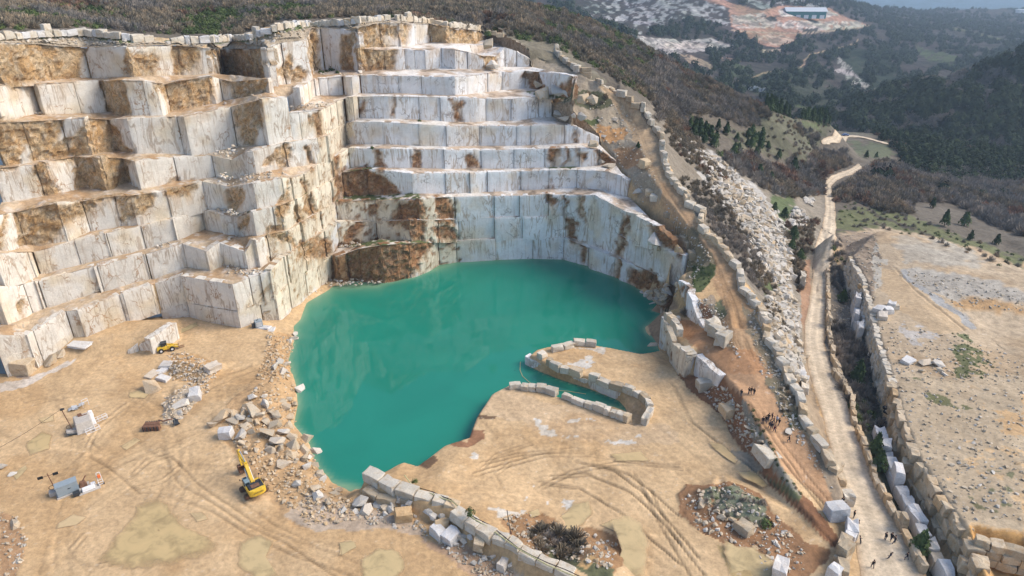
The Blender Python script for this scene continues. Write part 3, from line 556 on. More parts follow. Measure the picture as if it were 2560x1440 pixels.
# (polygon, colour, relief amplitude, edge jitter in px, coverage, grain)
PAINT = [
 ([(-2000, -900), (4000, -900), (4000, 4000), (-2000, 4000)], SOIL, .07, 0, 1, 1),
 (q(0, (-400, -300), (1200, -300), (6000, -300), (6000, 1000), (2600, 660), (2110, 590), (2080, 640), (2010, 800), (1960, 800), (1700, 420), (1390, 120), (1230, 88), (960, 46), (700, 60), (560, 100), (350, 98), (200, 82), (-400, 100)), SCRUB, .5, 3, 1, 1),
 (q(1, (-60, 275), (430, 244), (600, 242), (960, 289), (1500, 294), (1860, 244), (2030, 189), (2560, 153), (2600, 230), (2250, 210), (2170, 290), (1900, 350), (1250, 325), (600, 345), (-60, 310)), (.40, .335, .25), .7, 4, 1, 1),
 (q(1, (-60, 275), (430, 244), (600, 242), (960, 289), (1500, 294), (1860, 244), (2030, 189), (2560, 153), (2600, 170), (2000, 230), (1700, 300), (900, 305), (560, 262), (-60, 290)), (.12, .14, .06), .3, 3, .8, 1),
 (q(2, (0, 160), (470, 130), (1130, 205), (1300, 262), (1190, 300), (800, 185), (430, 165), (0, 215)), (.40, .34, .27), .6, 4, 1, 1),
 (q(0, (1180, 70), (1300, 84), (1392, 112), (1450, 150), (1520, 205), (1500, 230), (1440, 192), (1380, 172), (1330, 150), (1260, 128), (1200, 104)), (.17, .15, .105), .4, 3, 1, 1),
 # right ends of the benches: stony slope
 (q(2, (1250, 250), (1420, 300), (1500, 420), (1660, 450), (1800, 500), (2000, 600), (2200, 720), (2330, 880), (2400, 1000), (2450, 1250), (2600, 1440), (2300, 1440), (2180, 1250), (2100, 1150), (1980, 960), (1660, 700), (1790, 600), (1500, 480), (1200, 400)), (.33, .275, .20), .6, 6, 1, 1),
 (q(2, (1660, 650), (1960, 640), (2120, 760), (2000, 800), (1880, 770), (1700, 720)), (.10, .10, .055), .5, 8, .75, 1),
 (q(2, (1740, 860), (1980, 860), (1960, 900), (1800, 900)), GRASS, .3, 6, .9, 1),
 (q(2, (1950, 900), (2160, 900), (2180, 990), (2040, 1020), (1960, 960)), ORNG, .5, 6, 1, 1),
 (q(2, (2080, 1060), (2280, 1050), (2320, 1180), (2150, 1190)), (.33, .2, .105), .5, 6, 1, 1),
 (q(2, (1600, 1180), (1820, 1180), (1800, 1215), (1640, 1215)), GRASS, .2, 3, .9, 1),
 # ring track
 (q(2, (1960, 590), (2130, 670), (2250, 760), (2350, 900), (2420, 1000), (2440, 1160), (2520, 1320), (2600, 1400), (2600, 1440), (2480, 1440), (2350, 1250), (2290, 1120), (2230, 1000), (2180, 880), (2100, 760)), (.42, .30, .18), .12, 4, 1, 1),
 (q(6, (-20, 0), (60, 30), (200, 200), (250, 380), (430, 540), (540, 740), (640, 930), (720, 1130), (860, 1400), (960, 1500), (500, 1500), (450, 1180), (420, 900), (330, 700), (340, 560), (240, 420), (120, 300), (0, 200)), (.43, .28, .155), .14, 4, 1, 1),
 (q(6, (60, 300), (200, 330), (260, 430), (360, 560), (380, 680), (300, 760), (200, 820), (150, 700), (150, 540), (60, 380)), (.25, .20, .12), .4, 6, .8, 1),
 (q(6, (200, 620), (370, 600), (370, 700), (280, 790), (200, 800)), GRASS, .4, 6, .85, 1),
 (q(6, (240, 860), (330, 830), (420, 960), (480, 1100), (480, 1200), (420, 1190), (260, 1000)), (.31, .24, .165), .5, 6, 1, 1),
 (q(6, (230, 850), (330, 900), (370, 960), (340, 1010), (240, 990)), REDB, .4, 5, .9, 1),
 (q(6, (400, 850), (470, 930), (440, 1000), (350, 880)), (.13, .13, .07), .4, 5, .7, 1),
 (q(6, (560, 880), (650, 960), (760, 1180), (840, 1420), (760, 1420), (600, 1100)), (.24, .19, .12), .3, 6, .75, 1),
 (q('d', (380, 640), (520, 560), (640, 620), (700, 760), (560, 840), (560, 1060), (500, 1110), (420, 900)), (.29, .20, .125), .6, 5, 1, 1),
 # platform and ramp
 (q(6, (30, 960), (220, 1000), (450, 1180), (620, 1200), (760, 1440), (420, 1440), (260, 1240), (60, 1060)), (.45, .245, .12), .1, 4, 1, 1),
 (q(9, (420, -20), (760, -20), (900, 300), (1090, 520), (1210, 760), (1250, 900), (1270, 1000), (900, 700), (800, 640), (640, 320)), (.45, .27, .145), .1, 3, 1, 1),
 (q(9, (720, 0), (870, 30), (960, 330), (1000, 400), (900, 380), (820, 250)), (.20, .165, .10), .3, 7, .8, 1),
 # scarp
 (q(9, (90, -30), (230, 0), (420, -10), (560, 160), (680, 370), (790, 600), (990, 840), (1200, 1100), (1270, 1190), (1210, 1230), (980, 1000), (800, 820), (560, 520), (400, 260), (230, 120)), (.24, .12, .06), .7, 4, 1, 1),
 (q(9, (540, 180), (600, 200), (790, 560), (980, 850), (930, 870), (700, 560), (600, 330)), (.27, .24, .18), .4, 5, .8, 1),
 (q(9, (480, 520), (600, 520), (720, 660), (660, 680), (520, 580)), (.30, .25, .18), .3, 5, .9, 1),
 (q(9, (720, 700), (980, 850), (960, 900), (820, 820)), (.14, .14, .07), .3, 6, .8, 1),
 # right floor details
 (q(8, (1100, 60), (1400, 90), (1900, 250), (2150, 340), (2500, 350), (2560, 480), (2290, 480), (1900, 470), (1600, 440), (1400, 330), (1150, 280)), (.52, .375, .225), .06, 8, .8, 1),
 (q(8, (1500, 330), (1860, 290), (1800, 340), (1620, 350), (1620, 400), (1950, 440), (2290, 430), (2290, 460), (1900, 475), (1640, 440), (1500, 400)), WHITE, .05, 8, .5, 2.2),
 (q(8, (1880, 240), (1960, 300), (1960, 330), (1890, 320)), WHITE, .05, 5, .6, 2.2),
 (q(8, (1050, 540), (1250, 560), (1150, 680), (1080, 640)), WHITE, .05, 8, .32, 2.2),
 (q(8, (1200, 920), (1400, 960), (1540, 780), (1540, 830), (1440, 960), (1290, 990), (1200, 960)), WHITE, .05, 6, .55, 2.2),
 (q(8, (1570, 920), (1700, 850), (1840, 880), (1740, 1000), (1640, 1000)), WHITE, .05, 6, .4, 2.2),
 (q(5, (1800, 1200), (2050, 1200), (2000, 1300), (1870, 1350), (1760, 1290)), WHITE, .05, 8, .45, 2.2),
 (q(8, (680, 640), (800, 560), (830, 600), (760, 660)), DARKB, .25, 4, .9, 1),
 (q(8, (920, 490), (980, 440), (1040, 460), (1080, 370), (1180, 380), (1160, 440), (1050, 500)), (.27, .14, .075), .25, 4, .9, 1),
 (q(8, (1130, 280), (1260, 290), (1250, 310), (1140, 305)), DARKB, .1, 3, .8, 1),
 (q(8, (1270, 1000), (1500, 960), (1660, 1000), (1720, 1090), (1900, 1090), (2100, 1120), (2150, 1260), (2090, 1400), (2040, 1440), (1900, 1440), (1800, 1360), (1620, 1300), (1500, 1240), (1350, 1080)), (.30, .175, .085), .5, 6, 1, 1),
 (q(8, (1560, 1230), (1720, 1180), (1830, 1290), (2080, 1380), (2060, 1440), (1900, 1440), (1800, 1360), (1620, 1300)), (.12, .12, .06), .4, 6, .85, 1),
 (q(8, (1800, 1330), (1900, 1260), (1960, 1300), (1880, 1370)), (.45, .29, .13), .4, 6, .9, 1),
 (q(9, (100, 830), (160, 770), (330, 750), (560, 770), (700, 830), (760, 960), (900, 1060), (1000, 1200), (1200, 1250), (1180, 1330), (1000, 1440), (700, 1440), (640, 1300), (480, 1180), (240, 1090), (110, 980)), (.27, .15, .075), .5, 5, 1, 1),
 (q(9, (250, 830), (340, 790), (520, 790), (720, 900), (740, 1000), (690, 1060), (400, 990), (270, 930)), (.185, .195, .125), .35, 6, .9, 1),
 (q(9, (270, 860), (380, 920), (420, 1000), (300, 960)), GRASS, .3, 8, .6, 1),
 (q(9, (380, 1190), (700, 1260), (760, 1440), (480, 1440)), (.40, .29, .14), .05, 3, .6, 1),
 # left floor details
 (q(7, (0, 120), (100, 130), (330, 0), (480, -60), (560, -140), (300, -20), (0, 60)), (.56, .50, .43), .1, 6, .85, 1),
 (q(7, (0, 0), (200, 20), (260, -40), (60, -60), (0, -50)), (.30, .24, .19), .1, 6, .85, 1),
 (q(7, (1600, 200), (1840, 0), (2060, -20), (2100, 120), (2060, 300), (2140, 440), (2240, 640), (2450, 800), (2560, 880), (2560, 1060), (2300, 1110), (2080, 1060), (1880, 860), (1740, 620), (1560, 420)), (.46, .30, .155), .4, 5, 1, 1),
 (q(7, (2000, 980), (2250, 820), (2560, 960), (2700, 1100), (2560, 1080), (2250, 1110)), (.42, .33, .24), .25, 6, .9, 1),
 (q(4, (2050, 1110), (1960, 1090), (1880, 1250), (1830, 1420), (2050, 1420), (2140, 1300), (2030, 1180)), (.45, .285, .14), .35, 5, .9, 1),
 (q(4, (1190, 1240), (1300, 1220), (1540, 1300), (1560, 1400), (1480, 1450), (1200, 1420)), (.48, .30, .14), .4, 5, 1, 1),
 (q(7, (1150, 170), (1330, 60), (1420, 150), (1300, 300), (1180, 340)), (.44, .37, .28), .4, 5, .9, 1),
 (q(7, (0, 960), (120, 1000), (200, 1150), (160, 1350), (100, 1440), (0, 1440)), (.38, .23, .12), .3, 6, .9, 1),
 (q(8, (0, 880), (220, 950), (640, 1000), (760, 1150), (1000, 1200), (1350, 1350), (1450, 1440), (1100, 1440), (850, 1250), (700, 1120), (500, 1060), (200, 1100), (0, 1050)), (.43, .33, .235), .3, 6, .9, 1),
 (q(8, (700, 1150), (1000, 1180), (1300, 1340), (1400, 1440), (1100, 1440), (900, 1290)), (.40, .27, .17), .3, 6, .8, 1),
 (q(0, (1600, 262), (1650, 318), (1668, 400), (1700, 480), (1770, 580), (1830, 640), (1800, 430), (1750, 360), (1700, 310), (1640, 262)), (.20, .168, .125), .4, 4, 1, 1),
 (q(0, (1990, 560), (2040, 600), (2028, 760), (2012, 860), (2040, 1000), (2085, 1150), (2118, 1260), (2095, 1290), (2040, 1120), (1990, 960), (1975, 800), (1965, 700)), (.31, .235, .155), .3, 4, 1, 1),
 # slope between ring wall and valley road
 (q(6, (60, 0), (700, -60), (1160, -40), (1180, 250), (1060, 500), (1000, 700), (1000, 900), (960, 1000), (1000, 1300), (900, 1420), (760, 1180), (700, 900), (560, 700), (480, 560), (280, 280)), (.24, .205, .155), .5, 4, 1, 1),
 (q(6, (110, 0), (400, 0), (420, 140), (560, 300), (660, 470), (720, 620), (820, 800), (760, 850), (600, 740), (470, 500), (330, 330), (200, 140)), (.16, .135, .105), .5, 7, .8, 1),
 (q(6, (640, 640), (760, 620), (830, 800), (800, 900), (690, 760)), (.10, .12, .05), .4, 7, .6, 1),
 (q(0, (1690, 330), (1790, 390), (1880, 460), (1960, 545), (1980, 640), (1972, 700), (1900, 700), (1840, 560), (1760, 450)), (.40, .375, .335), .5, 6, 1, 1),
 (q(6, (720, 820), (880, 740), (940, 900), (960, 1020), (940, 1150), (1000, 1260), (990, 1440), (900, 1420), (860, 1300), (760, 1150), (740, 950)), (.36, .335, .295), .5, 6, 1, 1),
 (q(6, (770, 120), (900, 100), (940, 230), (820, 300)), (.095, .12, .05), .3, 7, .9, 1),
 (q(6, (900, 300), (1080, 260), (1060, 520), (1000, 560), (1010, 760), (960, 820), (920, 560)), (.12, .105, .075), .4, 6, .9, 1),
 (q(6, (1000, 580), (1045, 580), (1040, 800), (1000, 1100), (960, 1000)), (.33, .20, .12), .2, 4, .9, 1),
 # valley fields
 (q(3, (560, 690), (720, 760), (1000, 840), (1160, 870), (1500, 930), (1560, 960), (1200, 930), (1100, 1000), (1050, 1180), (700, 1100), (400, 960), (640, 900), (560, 760)), FIELD, .4, 8, .8, 1),
 (q(3, (1310, 1000), (1600, 1020), (1650, 1080), (1560, 1130), (1380, 1110)), (.10, .11, .06), .3, 7, .9, 1),
 (q(3, (960, 860), (1160, 880), (1100, 920), (980, 900)), (.11, .13, .06), .3, 5, .9, 1),
 (q(6, (1400, 180), (1700, 240), (2100, 400), (2560, 560), (2560, 640), (2300, 600), (1900, 420), (1500, 350), (1200, 350), (1230, 240)), (.13, .135, .06), .3, 7, .85, 1),
 (q(6, (1420, 205), (1600, 270), (1900, 390), (2120, 470), (2080, 480), (1880, 400), (1560, 280)), (.06, .05, .035), .5, 2, .8, 1),
 # ditch and plateau
 (q(6, (1200, 380), (1240, 420), (1200, 560), (1330, 700), (1340, 1000), (1480, 1280), (1550, 1440), (1250, 1440), (1160, 1250), (1150, 1000), (1140, 700)), (.20, .17, .13), .5, 4, 1, 1),
 (q(9, (1180, 0), (1480, 0), (1560, 300), (1560, 520), (1700, 900), (1950, 1440), (1860, 1440), (1600, 900), (1450, 560), (1330, 360)), (.085, .085, .055), .4, 4, 1, 1),
 (q(6, (1250, 370), (1560, 340), (1800, 380), (2200, 480), (2600, 640), (2600, 1500), (1560, 1500), (1490, 1250), (1350, 1000), (1330, 660), (1240, 560)), (.42, .325, .215), .16, 4, 1, 1),
 (q(6, (1250, 380), (1480, 360), (1540, 520), (1520, 720), (1500, 860), (1400, 850), (1340, 640), (1240, 560)), (.28, .215, .15), .5, 5, 1, 1),
 (q(6, (1500, 430), (1560, 520), (1600, 600), (1530, 800), (1480, 600)), (.42, .38, .31), .2, 7, .7, 1),
 (q(6, (1620, 400), (1900, 430), (2200, 500), (2300, 600), (2000, 620), (1750, 600)), (.37, .325, .255), .16, 8, .75, 1),
 (q(6, (1700, 640), (1900, 660), (2300, 700), (2560, 780), (2560, 860), (2300, 830), (2040, 850), (1850, 780)), (.36, .325, .27), .3, 8, .85, 1),
 (q(6, (2040, 860), (2300, 840), (2560, 900), (2560, 960), (2200, 940), (2080, 900)), (.40, .25, .12), .35, 5, 1, 1),
 (q(6, (1680, 640), (1730, 650), (1840, 760), (2000, 860), (2150, 960), (2220, 1050), (2180, 1060), (2000, 900), (1800, 770)), (.32, .31, .29), .2, 4, .9, 1),
 (q(6, (1560, 640), (1680, 650), (1800, 780), (2000, 900), (2180, 1060), (1980, 1090), (1760, 1000), (1640, 880), (1560, 800)), (.45, .33, .20), .06, 5, 1, 1),
 (q(6, (1700, 1000), (2000, 1080), (1960, 1160), (1760, 1170), (1680, 1080)), (.44, .40, .35), .1, 8, .5, 1.5),
 (q(6, (2040, 1090), (2150, 1090), (2350, 1300), (2300, 1420), (2060, 1420), (2060, 1250)), (.13, .14, .065), .15, 10, .6, 1),
 (q(9, (1640, 0), (2560, 0), (2560, 1080), (2150, 1040), (2100, 1120), (1800, 720), (1650, 400)), (.41, .32, .21), .22, 6, .8, 1),
 (q(9, (1750, 60), (2300, 60), (2280, 200), (2160, 260), (1900, 160)), (.15, .155, .075), .15, 10, .45, 1),
 (q(9, (2050, 700), (2500, 700), (2450, 980), (2200, 960)), (.17, .165, .09), .15, 10, .35, 1.6),
 (q(9, (2160, 1060), (2560, 1110), (2560, 1260), (2300, 1220), (2180, 1180)), (.47, .27, .10), .5, 3, 1, 1),
 (q(9, (2170, 1200), (2560, 1250), (2560, 1440), (2150, 1440)), (.47, .29, .12), .3, 4, 1, 1),
]
# wheel tracks: (line, half width px, darkening, side-by-side gap px)
TRACKS = [
 (q(7, (650, 440), (620, 520), (640, 580), (760, 640), (900, 760), (1000, 840), (1200, 850), (1500, 960), (1800, 1150), (2100, 1280), (2560, 1440)), 2.0, .80, 9),
 (q(7, (1150, 500), (1200, 640), (1280, 780), (1450, 860), (1750, 1060), (2050, 1200), (2400, 1440)), 2.0, .82, 9),
 (q(7, (950, 800), (940, 700), (1050, 600), (1200, 560), (1280, 640), (1160, 740), (960, 800)), 1.8, .85, 8),
 (q(7, (1250, 600), (1400, 760), (1600, 900), (1900, 1100), (2200, 1200), (2560, 1330)), 1.8, .83, 9),
 (q(7, (600, 1130), (500, 1240), (540, 1320), (700, 1350), (900, 1300)), 2.0, .82, 10),
 (q(7, (1700, 880), (1950, 1060), (2200, 1180), (2560, 1230)), 1.8, .85, 9),
 (q(7, (1300, 200), (1500, 60), (1800, -60)), 2.0, .9, 12), (q(7, (700, 520), (640, 460), (700, 350), (900, 200)), 1.8, .88, 9),
 (q(8, (1100, 700), (1300, 640), (1600, 560), (1900, 560), (2300, 620), (2560, 660)), 1.8, .74, 9),
 (q(8, (1150, 620), (1400, 560), (1800, 520), (2000, 540)), 1.6, .78, 7), (q(8, (1560, 800), (1800, 680), (2100, 620), (2560, 640)), 1.8, .76, 8),
 (q(8, (1650, 720), (1900, 700), (2200, 820), (2400, 1000), (2560, 1200)), 1.8, .70, 8), (q(8, (1560, 760), (1850, 800), (2150, 980), (2400, 1200), (2560, 1340)), 1.8, .70, 8),
 (q(8, (1800, 600), (2100, 680), (2300, 830), (2500, 1060), (2700, 1300)), 1.8, .72, 7), (q(8, (2000, 640), (2200, 700), (2400, 860), (2560, 1000)), 1.6, .75, 7),
 (q(8, (1160, 760), (1150, 660), (1250, 560), (1500, 480)), 1.6, .82, 6), (q(8, (1300, 800), (1250, 700), (1350, 620)), 1.6, .84, 6),
 (q(9, (-200, 700), (0, 1120), (200, 1440)), 1.8, .70, 8), (q(9, (-100, 800), (60, 1130), (300, 1430)), 1.6, .72, 7),
 (q(9, (60, 60), (200, 330), (500, 560), (900, 860), (1250, 1240)), 1.8, .80, 10),
 (q(9, (600, 180), (800, 480), (1000, 760), (1180, 960)), 1.6, .74, 8), (q(9, (660, 340), (860, 620), (1060, 860), (1180, 1010)), 1.6, .74, 8),
 (q(9, (700, 250), (850, 480), (1000, 680), (1180, 900)), 1.3, .8, 7),
 (q(6, (60, 120), (250, 440), (370, 660), (430, 800), (500, 1060), (540, 1230)), 1.6, .82, 9), (q(6, (200, 330), (350, 560), (470, 820), (560, 1060), (640, 1300)), 1.6, .76, 8),
 (q(2, (2000, 620), (2180, 780), (2260, 900), (2330, 1080), (2400, 1260), (2520, 1440)), 1.4, .85, 8),
 (q(6, (1640, 620), (1800, 800), (2000, 950), (2150, 1080)), 1.6, .9, 10),
]
def paint(P, default_jit=True):
    x, y, z = P[:, 0], P[:, 1], P[:, 2]; px, py = proj(x, y, z); n = len(P)
    C = np.zeros((n, 3)); A = np.zeros(n)
    j1 = (fbm(x, y, 4, .22) - .5) * 2; j2 = (fbm(x + 91, y - 40, 4, .22) - .5) * 2
    cov1 = fbm(x + 7, y + 3, 4, .35); cov2 = fbm(x * 1.0 - 31, y + 77, 4, .16)
    for poly, c, amp, jit, cov, gr in PAINT:
        k = 2.6 * jit
        m = inpoly(px + j1 * k, py + j2 * k, poly)
        if cov < 1: m &= (cov1 if gr > 1 else cov2 * .6 + cov1 * .4) < (.5 + (cov - .5) * .62)
        C[m] = c; A[m] = amp
    return C, A, px, py
def blur(Z, n):
    for _ in range(n):
        Zp = np.pad(Z, 1, mode='edge'); Z = (Zp[1:-1, 1:-1] * 2 + Zp[:-2, 1:-1] + Zp[2:, 1:-1] + Zp[1:-1, :-2] + Zp[1:-1, 2:]) / 6
    return Z
GRIDS = []
def terrain(name, g, mat, hole=None, blurn=1, keep=None):
    xs, ys, Z = raster(**g)
    Z = blur(np.where(np.isnan(Z), 0, Z), blurn)
    X, Y = np.meshgrid(xs, ys); P = np.stack([X.ravel(), Y.ravel(), Z.ravel()], 1)
    C, A, px, py = paint(P)
    X_, Y_ = P[:, 0], P[:, 1]
    rel = (fbm(X_, Y_, 4, .45) - .5) * 2.0 * A + (fbm(X_ - 50, Y_ + 20, 3, .12) - .5) * 3.0 * np.maximum(A - .15, 0)
    lum = np.ones(len(P))
    if g['h'] < 1:
        wob = (fbm(X_, Y_, 3, .3) - .5) * 6
        for ln, hw, dk, gap in TRACKS:
            hw = hw * 1.45; gap = gap * 1.35; dk = 1 - (1 - dk) * 1.35
            for s in (-.5, .5):
                off = [(p[0] + s * gap * .75, p[1] + s * gap * .66) for p in ln]
                d = pldist(px + wob, py, off); k = np.exp(-(d / hw) ** 2); brk = .55 + .45 * smooth(fbm(X_ + 11, Y_, 2, .2), .35, .55)
                lum *= 1 - (1 - dk) * k * brk * 1.15; rel -= .10 * k
                k2 = np.exp(-((d - hw * 2.0) / hw) ** 2); lum *= 1 + .07 * k2 * brk; rel += .05 * k2
    if g['h'] < 1:
        r_ = np.random.default_rng(5); zone = inpoly(px, py, q(0, (-50, 860), (300, 880), (420, 960), (600, 860), (690, 880), (560, 1040), (620, 1120), (800, 1250), (1050, 1330), (1200, 1440), (-50, 1440))) | inpoly(px, py, q(0, (1180, 1010), (1600, 1070), (1740, 960), (1990, 1280), (1750, 1200), (1650, 1440), (1500, 1300), (1120, 1240), (1100, 1140)))
        zi = np.where(zone)[0]; zx, zy = P[zi, 0], P[zi, 1]; dl = np.ones(len(zi)); dz = np.zeros(len(zi))
        for k in range(70):
            i0 = r_.integers(len(zi)); x, y = zx[i0], zy[i0]; a = r_.choice((-.9, -.6, 2.4, .3, 1.9)) + r_.normal(0, .45); cu = r_.normal(0, .025); pts = []
            for s_ in range(14): pts.append((x, y)); x += math.cos(a) * 3; y += math.sin(a) * 3; a += cu * 3
            near = (np.abs(zx - pts[7][0]) < 30) & (np.abs(zy - pts[7][1]) < 30); ni = np.where(near)[0]
            if len(ni) == 0: continue
            for off in (-1.1, 1.1):
                o2 = [(p_[0] - math.sin(a) * off, p_[1] + math.cos(a) * off) for p_ in pts]; d = pldist(zx[ni], zy[ni], o2); sgn = r_.choice((-1, -1, 1))
                w_ = np.exp(-(d / .32) ** 2); dl[ni] *= 1 + sgn * r_.uniform(.07, .17) * w_; dz[ni] -= .05 * w_
        lum[zi] *= dl; rel[zi] += dz
        peb = (fbm(X_ + 3, Y_, 2, 1.9) > .84) & (A < .25); C[peb] = C[peb] * .7 + np.array([.62, .56, .46]) * .3
    # streaky damp / dry variation of the driven floors
    st = fbm(X_ * .6 + Y_ * .9, X_ * .25 - Y_ * .12, 4, .5)
    C = C * (lum * (.90 + .22 * st))[:, None]
    damp = smooth(fbm(X_ + 300, Y_, 4, .06), .48, .62)[:, None]
    floor = (A < .2)[:, None]
    C = np.where(floor, C * (1 - .16 * damp * np.array([.6, .9, 1.3])), C)
    P[:, 2] += rel
    Zf = P[:, 2].reshape(Z.shape); GRIDS.append((g, Zf))
    ny, nx = Z.shape; I = np.arange(ny * nx).reshape(ny, nx)
    F = np.stack([I[:-1, :-1], I[:-1, 1:], I[1:, 1:], I[1:, :-1]], -1).reshape(-1, 4)
    if hole is not None:
        ins = inpoly(P[:, 0], P[:, 1], hole); F = F[~(ins[F].all(1))]
    if keep is not None: F = F[keep(P[F].mean(1))]
    used = np.unique(F); re = np.full(len(P), -1); re[used] = np.arange(len(used))
    me = mesh_np(name, P[used], re[F], mat, C[used], smoothf=True)
    return tag(link(name, me), kind='structure')
g_near = terrain('ground', GA, M['ground'], EXCL, 2)
gx0, gx1, gy0, gy1 = GA['x0'] + 1, GA['x1'] - 1, GA['y0'] + 1, GA['y1'] - 1
g_far = terrain('hillside', GB, M['wild'], EXCL, 1, keep=lambda c: ~((c[:, 0] > gx0) & (c[:, 0] < gx1) & (c[:, 1] > gy0) & (c[:, 1] < gy1)))
g_far['label'] = 'wooded hillside and fields around the quarry'
def hz(x, y):
    x = np.asarray(x, float); y = np.asarray(y, float)
    def smp(g, Z):
        fx = np.clip((x - g['x0']) / g['h'], 0, Z.shape[1] - 1.001); fy = np.clip((y - g['y0']) / g['h'], 0, Z.shape[0] - 1.001)
        i = fx.astype(int); j = fy.astype(int); a = fx - i; b = fy - j
        return (Z[j, i] * (1 - a) + Z[j, i + 1] * a) * (1 - b) + (Z[j + 1, i] * (1 - a) + Z[j + 1, i + 1] * a) * b
    inA = (x > gx0) & (x < gx1) & (y > gy0) & (y < gy1)
    return np.where(inA, smp(*GRIDS[0]), smp(*GRIDS[1]))
_T = np.geomspace(60, 560, 1100)
def hit(px, py):
    """where the sight line through a photo point meets the ground"""
    u = (px - 1280) / FPX; v = (py - 720) / FPX; d = (u, cP - v * sP, -sP - v * cP)
    X, Y, Z = d[0] * _T, d[1] * _T, CAM_H + d[2] * _T
    h = hz(X, Y); k = np.where(Z < h)[0]
    if len(k) == 0: return (X[-1], Y[-1], float(h[-1]))
    i = max(1, k[0]); a0 = Z[i - 1] - h[i - 1]; a1 = h[i] - Z[i]; w = a0 / (a0 + a1 + 1e-9)
    x, y = X[i - 1] + (X[i] - X[i - 1]) * w, Y[i - 1] + (Y[i] - Y[i - 1]) * w
    return (float(x), float(y), float(hz(x, y)))
def hits(px, py):
    return np.array([hit(a, b) for a, b in zip(px, py)])
